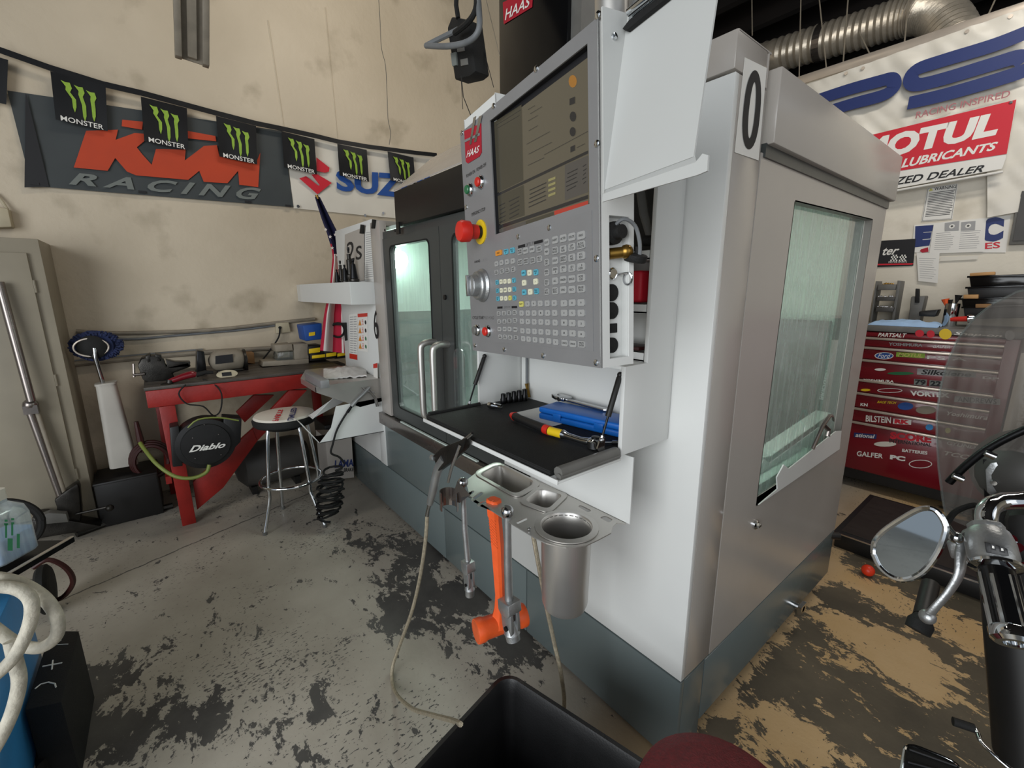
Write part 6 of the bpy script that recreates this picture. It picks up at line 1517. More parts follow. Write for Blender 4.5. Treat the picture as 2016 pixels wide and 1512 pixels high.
child(lettering('PARTS', 'redprint', None, corners=[pz(535, 829, seatz + .017), pz(548, 807, seatz + .017), pz(558, 806, seatz + .017), pz(548, 829, seatz + .017)], bold=.03), t)

# ================================================================ BLUE CART AT THE LEFT
yc = -.465
cart = thing('welder_cart', 'blue painted steel welder cart standing at the lower left edge', 'cart', (-1.75, -.72, 0))
MB().box(-2.04, -1.42, yc - .5, yc, .10, .585).build('cabinet', 'bluecart', cart, bevel=.008)
MB().box(-1.415, -1.405, yc - .48, yc - .02, .14, .55).build('front_panel', 'bluecart', cart, bevel=.004)
for x in (-1.98, -1.5):
    MB().lathe((x, yc - .03, .055), (0, 1, 0), [(.0, -.015), (.05, -.015), (.05, .015), (.0, .015)], 20).build('castor', 'rubber', cart)
for x, z in ((-1.52, .2), (-1.9, .2), (-1.52, .5)): MB().lathe((x, yc, z), (0, 1, 0), [(.008, 0), (.006, .004)], 10).build('screw', 'darksteel', cart)
tr = [pz(147, 1063, .62), pz(28, 1133, .62)]
dd = (tr[1] - tr[0]).normalized(); pd = Vector((dd.y, -dd.x, 0)); pd = pd if pd.y < 0 else -pd
q = [tr[0], tr[0] + dd * .42, tr[0] + dd * .42 + pd * .40, tr[0] + pd * .40]
MB().solid(q, (0, 0, -.006)).solid([q[0], q[1], q[1] + pd * .004, q[0] + pd * .004], (0, 0, .012)).build('top_tray', 'darksteel', cart)
MB().solid([q[0] + Vector((0, 0, .012)), q[1] + Vector((0, 0, .012)), q[1] + pd * .012 + Vector((0, 0, .012)), q[0] + pd * .012 + Vector((0, 0, .012))], (0, 0, .004)).build('tray_edge', 'trim', cart, bevel=.001)
bx = thing('battery_box', 'low black box with white plus mark on top beside the blue cart', 'box', (-1.88, -.40, 0))
zb = .30
T4 = [pz(123, 1242, zb), pz(155, 1242, zb), pz(121, 1382, zb), pz(48, 1398, zb), pz(88, 1276, zb)]
MB().solid(T4, (0, 0, -.29)).build('case', 'rubber', bx, bevel=.003)
mk = MB(); zm = zb + .001
def mline(pts, r=.0022): mk.tube([pz(*p, zm) for p in pts], r, 5)
mline(((84, 1312), (122, 1305))); mline(((104, 1300), (102, 1318))); mline(((69, 1356), (80, 1347), (95, 1343), (108, 1346), (110, 1353))); mline(((115, 1264), (120, 1260))); mline(((98, 1270), (134, 1268)), .0012)
stuff(mk.build('white_marks', 'whiteink', bx))
o = MB().solid([pz(*p, .12) for p in ((48, 1420), (110, 1390), (112, 1470), (70, 1512))], (0, 0, -.11)).build('black_pedal', 'rubber', bevel=.01); tag(o, 'black rubber foot pedal on the floor below the black box', 'pedal')
# translucent bottle
bp_ = pz(12, 1095, .64); bp_.z = .6365
bt = thing('fluid_bottle', 'translucent plastic bottle half full of blue liquid on the cart tray', 'bottle', bp_)
kx = (pz(52, 1095, .64) - pz(12, 1095, .64)).length
ex = Vector((dd.x, dd.y, 0)); ey = Vector((-dd.y, dd.x, 0))
def bl(w, z): return [bp_ + ex * a + ey * b + Vector((0, 0, z)) for a, b in rounded(2 * kx * w, 1.5 * kx * w, .35 * kx * w, 5)]
Hb = (plx(10, 985, bp_.x).z - bp_.z)
MB().loft([bl(.93, 0), bl(1, .006), bl(1, Hb * .70), bl(.88, Hb * .85), bl(.45, Hb * .97), bl(.42, Hb * 1.1)]).build('bottle_shell', 'milky', bt, smooth=True)
MB().loft([bl(.9, .003), bl(.96, .008), bl(.96, Hb * .42)]).build('liquid', 'fluid', bt, smooth=True)
MB().loft([bl(.47, Hb * 1.02), bl(.47, Hb * 1.2)]).build('cap', 'whitecloth', bt, smooth=True)
gm = MB()
for px, py, w, h in ((12, 1025, 3, 2), (12, 1032, 4, 2), (25, 1022, 3, 2), (25, 1030, 3, 2), (20, 1072, 5, 12), (12, 1045, 2, 14), (24, 1042, 2, 12), (36, 1065, 3, 14)):
    P = bp_ + ey * (.76 * kx) ;
    nn = (CAM - bp_); nn.z = 0; nn.normalize(); PP = bp_ + nn * kx * 1.02
    gm.solid([ppl(px - w, py + h, PP, nn), ppl(px + w, py + h, PP, nn), ppl(px + w, py - h, PP, nn), ppl(px - w, py - h, PP, nn)], nn * .0006)
stuff(gm.build('printed_scale', 'green', bt))
# cables at the left edge
XK = -1.34
G = lambda x, y, d=0: plx(x, y, XK + d)
t = thing('welding_cable', 'thick dirty white welding cable looped over the blue cart', 'cable', G(60, 1300))
MB().tube([G(-40, 1135, -.05), G(0, 1138), G(45, 1150), G(88, 1178, .02), G(112, 1215, .03), G(112, 1250, .03), G(88, 1272, .02), G(60, 1275), G(25, 1262, -.03), G(0, 1245, -.04), G(-40, 1215, -.05)], .0125, 12, smooth=6).build('loop', 'whitecable', t, smooth=True)
MB().tube([G(-40, 1160, .02), G(0, 1155, .03), G(40, 1162, .04), G(62, 1185, .05), G(58, 1230, .05), G(30, 1290, .06), G(-10, 1330, .06), G(-40, 1350, .06)], .0125, 12, smooth=6).build('loop', 'whitecable', t, smooth=True)
MB().tube([G(22, 1262, -.01), G(30, 1300, 0), G(38, 1340, .01), G(28, 1390, .02), G(8, 1440, .03), G(-20, 1490, .03)], .0130, 12, smooth=6).build('loop', 'whitecable', t, smooth=True)
o = MB().tube([pz(65, 1118, .3), pz(95, 1102, .32), pz(130, 1118, .25), pz(144, 1145, .15), pz(128, 1172, .06), pz(105, 1184, .02)], .011, 8, smooth=5).build('brown_hose', 'brown', smooth=True); tag(o, 'thin dark red hose curving down beside the blue cart', 'hose')
wc = pz(88, 1160, .12)
o = MB().lathe(wc - Vector((0, .02, 0)), (0, 1, 0), [(.05, 0), (.10, 0), (.115, .012), (.115, .034), (.10, .045), (.05, .045)], 28).lathe(wc - Vector((0, .01, 0)), (0, 1, 0), [(.03, 0), (.055, .0), (.055, .03), (.03, .03)], 20).build('cart_wheel', 'rubber', smooth=True); tag(o, 'black rubber wheel behind the blue cart', 'wheel')

# ================================================================ RIGHT WALL
def rw(px, py, off=0.0): return ply(px, py, YW - .001 - off)
def rsheet(q, m, name, off=.004, th=.0012, parent=None):
    P = [rw(*p, off) for p in q]
    o = MB().solid(P, (0, -th, 0)).build(name, m)
    if parent: child(o, parent)
    return o, P
def quadc(q, off): return [rw(*p, off) for p in q]
# big cloth banner
bq = quadc(((1560, 270), (2100, 128), (2100, -10), (1560, 180)), .02)
def bfn(a, b):
    P = (bq[0] * (1 - a) + bq[1] * a) * (1 - b) + (bq[3] * (1 - a) + bq[2] * a) * b
    return P + Vector((0, -.012 - .016 * noise.noise(Vector((a * 16 + b * 5, b * 3, 2))) - .008 * noise.noise(Vector((a * 5, b * 9, 7))), 0))
q0 = quadc(((1560, 500), (2100, 400), (2100, -12), (1560, 178)), .02)
def bfn(a, b):
    P = (q0[0] * (1 - a) + q0[1] * a) * (1 - b) + (q0[3] * (1 - a) + q0[2] * a) * b
    return P + Vector((0, -.016 - .017 * noise.noise(Vector((a * 20 + b * 9, b * 7, 2))) - .010 * noise.noise(Vector((a * 9 - b * 6, b * 16, 7))), 0))
# only the cloth above the metal sign and right of it
bm_ = [(1560, 175), (2100, -20), (2100, 375), (1985, 378), (1860, 300), (1700, 330), (1560, 360)]
pb = MB().grid(lambda a, b: bfn(a, .42 + .58 * b), 90, 40, thick=(0, .002, 0)).build('cloth_banner', 'whitecloth', smooth=True)
tag(pb, 'large wrinkled white banner with dark blue letters on the right wall', 'banner')
pb2 = MB().grid(lambda a, b: bfn(.78 + .22 * a, .0 + .42 * b), 20, 16, thick=(0, .002, 0)).build('banner_tail', 'whitecloth', smooth=True)
child(pb2, pb)
def stroke(pts, w, m, parent, off, closed=False, sm=6, name='print'):
    P = [rw(*p, off) for p in pts]
    Q = []
    n_ = len(P)
    if sm:
        for i in range(n_ - 1):
            p0 = P[max(i - 1, 0)]; p1_ = P[i]; p2_ = P[i + 1]; p3 = P[min(i + 2, n_ - 1)]
            for k in range(sm):
                t = k / sm; Q.append(0.5 * ((2 * p1_) + (-p0 + p2_) * t + (2 * p0 - 5 * p1_ + 4 * p2_ - p3) * t * t + (-p0 + 3 * p1_ - 3 * p2_ + p3) * t ** 3))
        Q.append(P[-1])
    else: Q = P
    mb = MB(); prev = None
    for i, p in enumerate(Q):
        d = (Q[min(i + 1, len(Q) - 1)] - Q[max(i - 1, 0)]).normalized(); s_ = Vector((-d.z, 0, d.x)) * (w / 2)
        a, b = mb.bm.verts.new(p + s_), mb.bm.verts.new(p - s_)
        if prev: mb.bm.faces.new((prev[0], prev[1], b, a))
        prev = (a, b)
    return child(mb.build(name, m), parent)
k = 3.15
K = lambda *pts: [(1380 + x / k, y / k) for x, y in pts]
stroke(K((700, 625), (900, 560), (1100, 505), (1180, 490), (1195, 540), (1130, 590), (950, 640), (800, 685)), .085, 'navy', pb, .086)
stroke(K((2010, 205), (1800, 285), (1500, 375), (1340, 430), (1300, 490), (1340, 525), (1500, 490), (1800, 400), (1960, 355), (2010, 380)), .085, 'navy', pb, .086)
stroke(K((1285, 640), (1500, 590), (1750, 520), (1960, 455), (2020, 430)), .085, 'navy', pb, .0865)
child(lettering('RACING INSPIRED', 'pinkprint', None, bold=.012, corners=quadc(((1802, 234), (1990, 190), (1988, 177), (1801, 221)), .088), shear=.25), pb)
for x, y in ((1005, 423), (1650, 195), (1920, 102), (900, 455)):
    child(MB().lathe(rw(1380 + x / k, y / k, .045), (0, -1, 0), [(.012, 0), (.012, .003), (.005, .003)], 12).build('grommet', 'trim'), pb)
# metal sign
ms = MB().solid(quadc(((1690, 385), (1973, 332), (1980, 312), (2002, 196), (1995, 197), (1690, 272)), .096), (0, .004, 0)).build('metal_sign', 'paper')
tag(ms, 'red and white metal lubricant dealer sign on the right wall', 'sign')
rsheet(((1690, 349), (1982, 303), (2001, 196), (1690, 272)), 'redprint', 'red_field', .098, parent=ms)
def rl(s, m, q, off=.100, parent=ms, **kw): return child(lettering(s, m, None, corners=quadc(q, off), **kw), parent)
rl('MOTUL', 'whiteink', ((1690, 322), (1962, 266), (1974, 218), (1692, 277)), bold=.055, shear=.12)
rl('LUBRICANTS', 'whiteink', ((1774, 331), (1960, 295), (1966, 278), (1778, 313)), bold=.03, shear=.2)
rl('AUTHORIZED DEALER', 'ink', ((1650, 382), (1934, 338), (1940, 324), (1650, 366)), bold=.02, shear=.25, off=.0985)
child(MB().tube(quadc(((1760, 376), (1975, 338)), .096), .008, 8).build('sign_lower_rail', 'paper'), ms)
child(MB().lathe(rw(1990, 202, .100), (0, -1, 0), [(.010, 0), (.006, .005)], 10).build('screw', 'steel'), ms)
# warning notice
wn_, P = rsheet(((1814, 436), (1875, 431), (1886, 361), (1826, 370)), 'paper', 'warning_notice', .004); tag(wn_, 'white warning notice with small print under the metal sign', 'sign')
rl('WARNING', 'ink', ((1839, 375), (1882, 370), (1883, 364), (1840, 369)), off=.007, parent=wn_, bold=.01)
mb = MB(); rows([P[0], P[1], P[2], P[3]], .1, .95, .12, .85, 15, (0, -0.002, 0), mb, h=.4, jit=.15); child(stuff(mb.build('notice_text', 'greyink')), wn_)
child(MB().solid(quadc(((1828, 377), (1837, 375), (1833, 370)), .007), (0, -.001, 0)).build('notice_symbol', 'keyyellow'), wn_)
mb = MB(); c4 = quadat(P, .03, .02, .97, .98, (0, -.002, 0)); mb.tube(c4 + [c4[0]], .0012, 4); child(mb.build('notice_border', 'greyink'), wn_)
# brand signs
eb, P = rsheet(((1795, 497), (1980, 497), (1990, 424), (1800, 443)), 'paper', 'brand_sign', .004); tag(eb, 'white sign with big dark blue letters half covered by papers', 'sign')
E4 = lambda *pts: [(1640 + x / 3.979, 380 + y / 3.979) for x, y in pts]
rl('E', 'navy', E4((640, 425), (755, 412), (790, 250), (645, 260)), off=.007, parent=eb, bold=.09)
rl('C', 'navy', E4((1150, 395), (1330, 370), (1345, 190), (1170, 185)), off=.007, parent=eb, bold=.07)
rl('ES', 'redprint', E4((1190, 440), (1308, 430), (1312, 382), (1192, 390)), off=.007, parent=eb, bold=.02)
child(MB().solid(quadc(E4((680, 455), (690, 440), (745, 425), (748, 460), (700, 468)), .007), (0, -.001, 0)).build('red_patch', 'darkred'), eb)
bb, P = rsheet(((1700, 527), (1798, 523), (1803, 470), (1700, 476)), 'ink', 'racing_sign', .006); tag(bb, 'black racing sign with white script beside the machine corner', 'sign')
rl('ter', 'whiteink', E4((385, 490), (500, 480), (530, 425), (395, 430)), off=.009, parent=bb, bold=.02, shear=.25)
child(MB().solid(quadc(E4((250, 568), (620, 562), (630, 550), (250, 556)), .009), (0, -.001, 0)).build('red_line', 'redprint'), bb)
fm = MB()
for x in (478, 545):
    for i in range(5):
        for j in range(4):
            if (i + j) % 2 == 0:
                a0_ = x - 30 + i * 11 + j * 3; b0_ = 535 - j * 13
                fm.bm.faces.new([fm.bm.verts.new(p) for p in quadc(E4((a0_, b0_), (a0_ + 11, b0_), (a0_ + 12, b0_ - 13), (a0_ + 1, b0_ - 13)), .0095)])
child(stuff(fm.build('chequered_flags', 'whiteink')), bb)
child(lettering('MOTOR SPORTS', 'whiteink', None, corners=quadc(E4((435, 550), (578, 545), (580, 530), (436, 535)), .0095)), bb)
o, P = rsheet(E4((755, 475), (1180, 460), (1200, 205), (790, 240)), 'paper', 'invoice_sheet', .012); tag(o, 'translucent white sheet with printed columns taped over the brand sign', 'paper')
mb = MB(); rows(P, .08, .45, .1, .7, 9, (0, -0.002, 0), mb, h=.2); rows(P, .55, .92, .1, .7, 9, (0, -0.002, 0), mb, h=.2); child(stuff(mb.build('faint_print', 'lined')), o)
for i, (x0, x1) in enumerate(((875, 985), (1003, 1112))):
    b_, P = rsheet(E4((x0, 298 - i * 4), (x1, 292 - i * 4), (x1 + 5, 218), (x0 + 3, 235 - i * 6)), 'lined', 'bank_note', .015); tag(b_, ('left', 'right')[i] + ' grey bank note taped to the top of the invoice sheet', 'bank note')
    child(MB().lathe(sum(P, Vector()) / 4, (0, -1, 0), [(.015, .001), (.015, .0015)], 16).build('portrait_oval', 'paper'), b_)
    child(MB().lathe(sum(P, Vector()) / 4, (0, -1, 0), [(.007, .0018), (.007, .002)], 12).build('portrait', 'greyink'), b_)
o, P = rsheet(E4((668, 690), (820, 706), (835, 470), (655, 468)), 'paper', 'note_sheet', .014); tag(o, 'white note with handwriting hanging below the covered sign', 'paper')
mb = MB(); rows(P, .1, .9, .1, .85, 10, (0, -0.002, 0), mb, h=.15); child(stuff(mb.build('handwriting', 'lined')), o)
o, P = rsheet(E4((830, 535), (1130, 520), (1145, 490), (850, 500)), 'whitecloth', 'paper_strip', .008); tag(o, 'narrow pale strip of paper under the invoice sheet', 'paper')
# grey window frame at the right edge
wd = MB().solid(quadc(((1986, 482), (2100, 478), (2120, 360), (2008, 366)), .03), (0, .03, 0)).build('window_1', 'greyplastic', bevel=.003); structure(wd)
wd2 = MB().solid(quadc(((1994, 474), (2100, 470), (2110, 372), (2012, 376)), .036), (0, .004, 0)).build('pane', 'tank'); child(wd2, wd)

# duct, hangers
t = thing('foil_duct', 'silver flexible foil duct crossing above the right wall', 'duct', ply(1700, 60, 5.6))
yd = 5.7
G = lambda x, y, d=0: ply(x, y, yd + d)
path = [G(1380, 150), G(1500, 118), G(1600, 88), G(1700, 58), G(1790, 30), G(1830, 26, -.05), G(1862, 45, -.15), G(1885, 90, -.3)]
Q = []
for i in range(len(path) - 1):
    p0 = path[max(i - 1, 0)]; p1_ = path[i]; p2_ = path[i + 1]; p3 = path[min(i + 2, len(path) - 1)]
    for kk in range(14):
        tt_ = kk / 14; Q.append(0.5 * ((2 * p1_) + (-p0 + p2_) * tt_ + (2 * p0 - 5 * p1_ + 4 * p2_ - p3) * tt_ * tt_ + (-p0 + 3 * p1_ - 3 * p2_ + p3) * tt_ ** 3))
R_ = (G(1600, 55) - G(1600, 120)).length / 2
MB().tube(Q, [R_ * (1 + (.05 if i % 2 else -.03)) for i in range(len(Q))], 28).build('sleeve', 'duct', t, smooth=True)
for x, y in ((1610, 86),):
    c_ = G(x, y); c2 = G(x + 14, y - 4); dax = (c2 - c_)
    MB().cyl(c_, c2, R_ * 1.07, 28).build('strap', 'ssdark', t)
for i, (a, b) in enumerate((((1480, -20), (1481, 70)), ((1577, -20), (1573, 165)), ((1611, -20), (1628, 145)), ((1671, -20), (1659, 135)), ((1690, 60), (1715, 112)), ((1789, 0), (1780, 90)), ((1968, -20), (1946, 28)))):
    o = MB().tube([ply(*a, 4.9), ply(*b, 4.75)], .005, 5).build('ceiling_wire', 'conduit')
    tag(o, ('wire rising behind the machine corner', 'long pale ceiling wire left of the duct strap', 'slanted ceiling wire at the duct strap', 'ceiling wire crossing the middle of the duct', 'short slanted wire under the duct', 'thin ceiling wire near the duct bend', 'ceiling wire at the far right above the banner')[i], 'wire')

# ================================================================ RED TOOL CHEST
YT = 4.02
tc_ = thing('tool_chest', 'large dark red tool chest with rows of stickered drawers against the right wall', 'tool chest', (-0.6, 4.3, 0))
TF = Fr((0, YT, 0), (1, 0, 0), (0, 0, 1), (0, -1, 0))
xl_, xr_ = -1.35, -0.155
MB().box(xl_, xr_, YT + .01, YW - .02, .15, 1.20).build('carcass', 'toolred', tc_, bevel=.004)
MB().box(xl_ - .01, xr_ + .01, YT - .01, YW - .01, 1.205, 1.245).build('work_top', 'greyplastic', tc_, bevel=.006)
MB().box(xl_ + .03, xr_ - .03, YT + .06, YW - .05, .06, .148).build('plinth', 'black', tc_)
for x in (xl_ + .1, xr_ - .1):
    MB().lathe((x, YT + .1, .045), (1, 0, 0), [(.0, -.02), (.045, -.02), (.045, .02), (.0, .02)], 18).build('castor', 'rubber', tc_)
T4_ = lambda x, y: (1640 + x / 3.979, 620 + y / 3.979)
def tz(x, y): return ply(*T4_(x, y), YT - .012).z
# drawer trims measured down the left visible edge (x about 800 of the crop)
ys = [(205, 860), (285, 800), (395, 800), (570, 800), (680, 760), (815, 760), (930, 730)]
zs = [1.200] + [tz(x, y) for y, x in ys] + [.16]
for i in range(len(zs) - 1):
    z1_, z0_ = zs[i] - (.006 if i == 0 else .022), zs[i + 1] + .004
    if z1_ - z0_ < .02: continue
    d = MB(TF).box(xl_ + .03, xr_ - .06, z0_, z1_, 0, .012).build('drawer', 'toolred', tc_, bevel=.003)
    if i: MB(TF).box(xl_ + .03, xr_ - .06, zs[i] - .019, zs[i] - .003, .002, .026).build('pull_strip', 'trim', d, bevel=.002)
# stickers: text, crop coords (x0, y0 bottom-left, x1, y1 ...) on the drawer fronts
def stick(s, m, x0, x1, yb0_, yb1_, yt0_, yt1_, back=None, **kw):
    q = [ply(*T4_(x, y), YT - .0145) for x, y in ((x0, yb0_), (x1, yb1_), (x1 + 3, yt1_), (x0 + 3, yt0_))]
    if back:
        c_ = sum(q, Vector()) / 4
        qq = [c_ + (p - c_) * 1.18 for p in q]
        MB().solid([Vector((p.x, YT - .0135, p.z)) for p in qq], (0, -.0004, 0)).build('sticker', back, tc_)
    if s: lettering(s, m, tc_, corners=q, **kw)
stick('PARTSALT', 'whiteink', 350, 575, 170, 178, 140, 145, shear=.3, bold=.02)
stick('Snap-on', 'whiteink', 945, 1325, 162, 180, 130, 155, shear=.3, bold=.02)
stick('YOSHIMURA', 'lined', 435, 700, 240, 250, 215, 228, bold=.03)
stick('GALFER', 'whiteink', 780, 915, 258, 262, 236, 240, bold=.02, shear=.2)
stick('PS A', 'whiteink', 735, 1048, 345, 362, 318, 338, bold=.01)
stick('MOTUL', 'keyyellow', 510, 700, 325, 335, 295, 305, back='claw', bold=.03, shear=.2)
stick('Silkolene', 'ink', 690, 1080, 465, 485, 425, 450, back='lined', bold=.02, shear=.2)
stick('YOSHIMURA', 'whiteink', 235, 475, 520, 532, 500, 512, bold=.02)
stick('79', 'ink', 640, 725, 545, 550, 505, 510, back='ktmgrey', bold=.04)
stick('22', 'ink', 760, 845, 555, 560, 515, 520, back='ktmgrey', bold=.04)
stick('VORTEX', 'whiteink', 600, 915, 632, 650, 592, 612, bold=.05, shear=-.1)
stick('ANDREWS', 'ink', 975, 1280, 680, 700, 640, 660, back='lined', bold=.01)
stick('RACE TECH', 'yellow', 345, 495, 690, 698, 672, 680, bold=.03, shear=.3)
stick('KN', 'whiteink', 213, 270, 712, 718, 690, 693, bold=.04)
stick('BILSTEIN', 'whiteink', 255, 452, 835, 850, 785, 800, bold=.02)
stick('RK', 'redprint', 480, 600, 850, 858, 815, 825, back='paper', bold=.08)
stick('Yoshimura', 'whiteink', 890, 1210, 785, 825, 755, 785, bold=.02, shear=.3)
stick('SCORE', 'redprint', 445, 770, 970, 1005, 915, 945, bold=.06)
stick('INTERNATIONAL', 'ink', 440, 770, 1000, 1032, 970, 1008, bold=.02)
stick('BATTERIES', 'whiteink', 540, 738, 1072, 1095, 1048, 1070, bold=.03)
stick('GALFER', 'whiteink', 185, 390, 1105, 1125, 1065, 1088, bold=.02)
stick('PC', 'whiteink', 445, 565, 1130, 1148, 1095, 1110, bold=.06)
stick('CYLINDER', 'whiteink', 890, 1190, 1015, 1065, 985, 1035, bold=.03, shear=.2)
stick('TCC', 'whiteink', 870, 1070, 1098, 1135, 1065, 1100, bold=.02, shear=.3)
stick('ational', 'whiteink', 175, 325, 955, 968, 925, 938, back='navy', bold=.02, shear=.2)
stick('DP', 'whiteink', 1170, 1300, 500, 510, 480, 492, bold=.03)
def blob_(cx_, cy_, rx_, ry_, m, name='sticker', lift=.0140, n_=16):
    P = [ply(*T4_(cx_ + rx_ * math.cos(a), cy_ + ry_ * math.sin(a)), YT - lift) for a in [2 * math.pi * k / n_ for k in range(n_)]]
    MB().solid(P, (0, -.0004, 0)).build(name, m, tc_)
blob_(400, 320, 75, 28, 'whiteink'); blob_(400, 320, 68, 23, 'printblue', lift=.0146)
blob_(880, 150, 50, 42, 'yellow'); blob_(678, 145, 35, 28, 'redprint'); blob_(765, 150, 32, 30, 'redprint')
blob_(568, 715, 62, 30, 'printblue'); blob_(728, 745, 80, 32, 'conduit'); blob_(530, 458, 105, 12, 'green'); blob_(685, 1168, 92, 34, 'whiteink'); blob_(685, 1168, 85, 28, 'toolred', lift=.0146)
blob_(755, 880, 30, 24, 'bluecart'); blob_(255, 588, 38, 10, 'yellow'); blob_(408, 1012, 88, 20, 'whitecloth'); blob_(1385, 160, 40, 40, 'lined'); blob_(900, 905, 22, 22, 'keyyellow'); blob_(370, 428, 45, 10, 'whiteink'); blob_(445, 592, 100, 18, 'whiteink'); blob_(445, 592, 92, 13, 'toolred', lift=.0146)
lettering('Ford', 'whiteink', tc_, corners=[ply(*T4_(x, y), YT - .0152) for x, y in ((350, 335), (450, 340), (452, 305), (352, 302))], shear=.4)
# second chest right of the pale gap
t2 = thing('side_chest', 'second red chest cut off by the right edge beyond the pale upright strip', 'tool chest', (0.35, 4.3, 0))
MB().box(-.055, 1.2, YT - .05, YW - .02, .15, 1.28).build('carcass', 'toolred', t2, bevel=.004)
MB().box(-.04, 1.2, YT - .062, YT - .052, .18, 1.22).build('door', 'toolred', t2, bevel=.003)
q = [ply(*p, YT - .066) for p in ((2001, 868), (2012, 760), (2022, 765), (2013, 872))]
lettering('BRIDGESTONE', 'whiteink', t2, corners=[ply(*p, YT - .066) for p in ((2013, 850), (2026, 730), (2014, 728), (2000, 848))], bold=.02)
o = MB().box(-.145, -.065, YT + .02, YT + .05, .1, 1.12).build('filler_strip', 'whitecloth', bevel=.003); tag(o, 'pale upright strip in the gap between the two red chests', 'strip')

# things on the chest top
ZT = 1.2455
def onT(px, y, z=ZT): P = ply(px, 640, y); P.z = z; return P
fn = lambda a, b: Vector((-.93 + .40 * a, YT + .03 + .30 * b, ZT + .004 + (.05 * math.sin(math.pi * a) ** .6 + .02 * noise.noise(Vector((a * 6, b * 5, 4)))) * math.sin(math.pi * min(1, max(0, b))) ** .5))
c0_ = ply(1716, 632, YT + .1).x; c1_ = ply(1852, 632, YT + .1).x
fn = lambda a, b: Vector((c0_ + (c1_ - c0_) * a, YT + .02 + .26 * b, ZT + .004 + max(0, (.035 * math.sin(math.pi * a) ** .5 + .022 * noise.noise(Vector((a * 6, b * 5, 4))))) * math.sin(math.pi * min(1, max(0, b))) ** .4))
o = MB().grid(fn, 26, 12, thick=(0, 0, -.003)).build('shop_cloth', 'fabricblue', smooth=True); tag(o, 'crumpled light blue cloth on the red tool chest top', 'cloth')
def G5(x, y, yy): return ply(1640 + x / 3.979, 380 + y / 3.979, yy)
t = thing('small_parts_rack', 'grey tilted bin rack full of shiny parts on the tool chest', 'rack', G5(420, 960, 4.4))
yy = 4.42
sideL = [G5(*p, yy) for p in ((490, 930), (530, 690), (505, 685), (470, 925))]
sideR = [G5(*p, yy) for p in ((315, 930), (350, 690), (335, 690), (300, 930))]
for S_ in (sideL, sideR):
    S_[0].z = S_[3].z = ZT
    MB().solid(S_, (0, .14, 0)).build('side', 'greyplastic', t, bevel=.002)
for k_, (ya_, yb__) in enumerate(((690, 760), (790, 845), (870, 930))):
    MB().solid([G5(*p, yy - .02) for p in ((345 - k_ * 8, yb__), (485 - k_ * 8, yb__), (495 - k_ * 8, ya_ + 25), (355 - k_ * 8, ya_ + 25))], (0, .10, 0)).build('bin', 'tank' if k_ else 'greyplastic', t, bevel=.004)
    rng = random.Random(k_)
    mb = MB()
    for j in range(16): mb.sphere(G5(360 + rng.random() * 120 - k_ * 8, ya_ + 18 + rng.random() * 12, yy + .01), .008, 6)
    oo = mb.build('loose_parts', 'gold' if k_ == 0 else 'steel', t, smooth=True); oo['kind'] = 'stuff'
t = thing('black_scoop', 'smoky black tapered bin with a black grip on the tool chest', 'bin', G5(655, 940, 4.45))
Q_ = [G5(*p, 4.42) for p in ((600, 940), (690, 940), (725, 805), (610, 810))]
Q_[0].z = Q_[1].z = ZT
MB().solid(Q_, (0, .12, 0)).build('bin_body', 'greyplastic', t, bevel=.01)
MB().solid([G5(*p, 4.41) for p in ((640, 860), (675, 860), (675, 750), (645, 748))], (0, .03, 0)).build('grip', 'rubber', t, bevel=.004)
o = MB().solid([G5(*p, 4.25) for p in ((672, 965), (800, 970), (825, 912), (808, 915), (690, 925), (672, 930))], (0, .12, 0)).build('black_organiser_box', 'plastic', bevel=.006); tag(o, 'small black wedge box between blue cloth and pen cup', 'box')
t = thing('pen_cup', 'shiny steel pen cup with pens on the tool chest', 'cup', G5(915, 970, 4.3))
cA, cB = G5(860, 970, 4.3), G5(980, 970, 4.3); rC = (cB - cA).length / 2; cC = (cA + cB) / 2; cC.z = ZT
hC = G5(915, 865, 4.3).z - ZT
MB().lathe(cC, (0, 0, 1), [(rC * .95, 0), (rC, .004), (rC, hC), (rC * .94, hC), (rC * .94, .006)], 24, cap=False).build('cup_body', 'chrome', t, smooth=True)
for (x, y, r, m_) in ((880, 830, .022, 'orange'), (920, 835, .014, 'rubber'), (985, 800, .020, 'rubber')):
    P = G5(x, y, 4.3); MB().tube([cC + Vector((0, 0, .02)), P - (P - cC).normalized() * .05, P], [.004, .006, r], 8).build('pen', m_, t, smooth=True)
t = thing('red_driver', 'red handled driver with chrome end lying on the tool chest', 'screwdriver', G5(1000, 985, 4.1))
G = lambda x, y: G5(x, y, 4.12)
MB().tube([G(920, 992), G(960, 988), G(1060, 985)], [.012, .016, .018], 12).build('grip', 'red', t, smooth=True)
MB().tube([G(1055, 985), G(1075, 983), G(1110, 980)], [.026, .026, .02], 12).build('collar', 'chrome', t, smooth=True)
for i, (x0, x1, y0_, y1_, m_, lab) in enumerate(((1020, 1500, 890, 990, 'plastic', 'lowest black tray of the stack on the tool chest'), (1005, 1500, 825, 905, 'blackgloss', 'second black tray from the bottom of the stack'), (1050, 1500, 735, 825, 'plastic', 'third black tray from the bottom of the stack'), (1065, 1520, 650, 735, 'blackgloss', 'topmost black tray of the stack on the tool chest'))):
    P = [G5(*p, 4.28) for p in ((x0 + 12, y1_), (x1, y1_ - 12), (x1, y0_ - 15), (x0, y0_))]
    t = thing('black_tray', lab, 'tray', P[0], 'black trays stacked on the tool chest')
    MB().solid(P, (0, .24, 0)).build('tray_body', m_, t, bevel=.006)
    MB().solid([P[3] + Vector((-.008, -.006, -.012)), P[2] + Vector((0, -.006, -.012)), P[2] + Vector((0, -.006, 0)), P[3] + Vector((-.008, -.006, 0))], (0, .25, 0)).build('rim', 'blackgloss', t, bevel=.002)
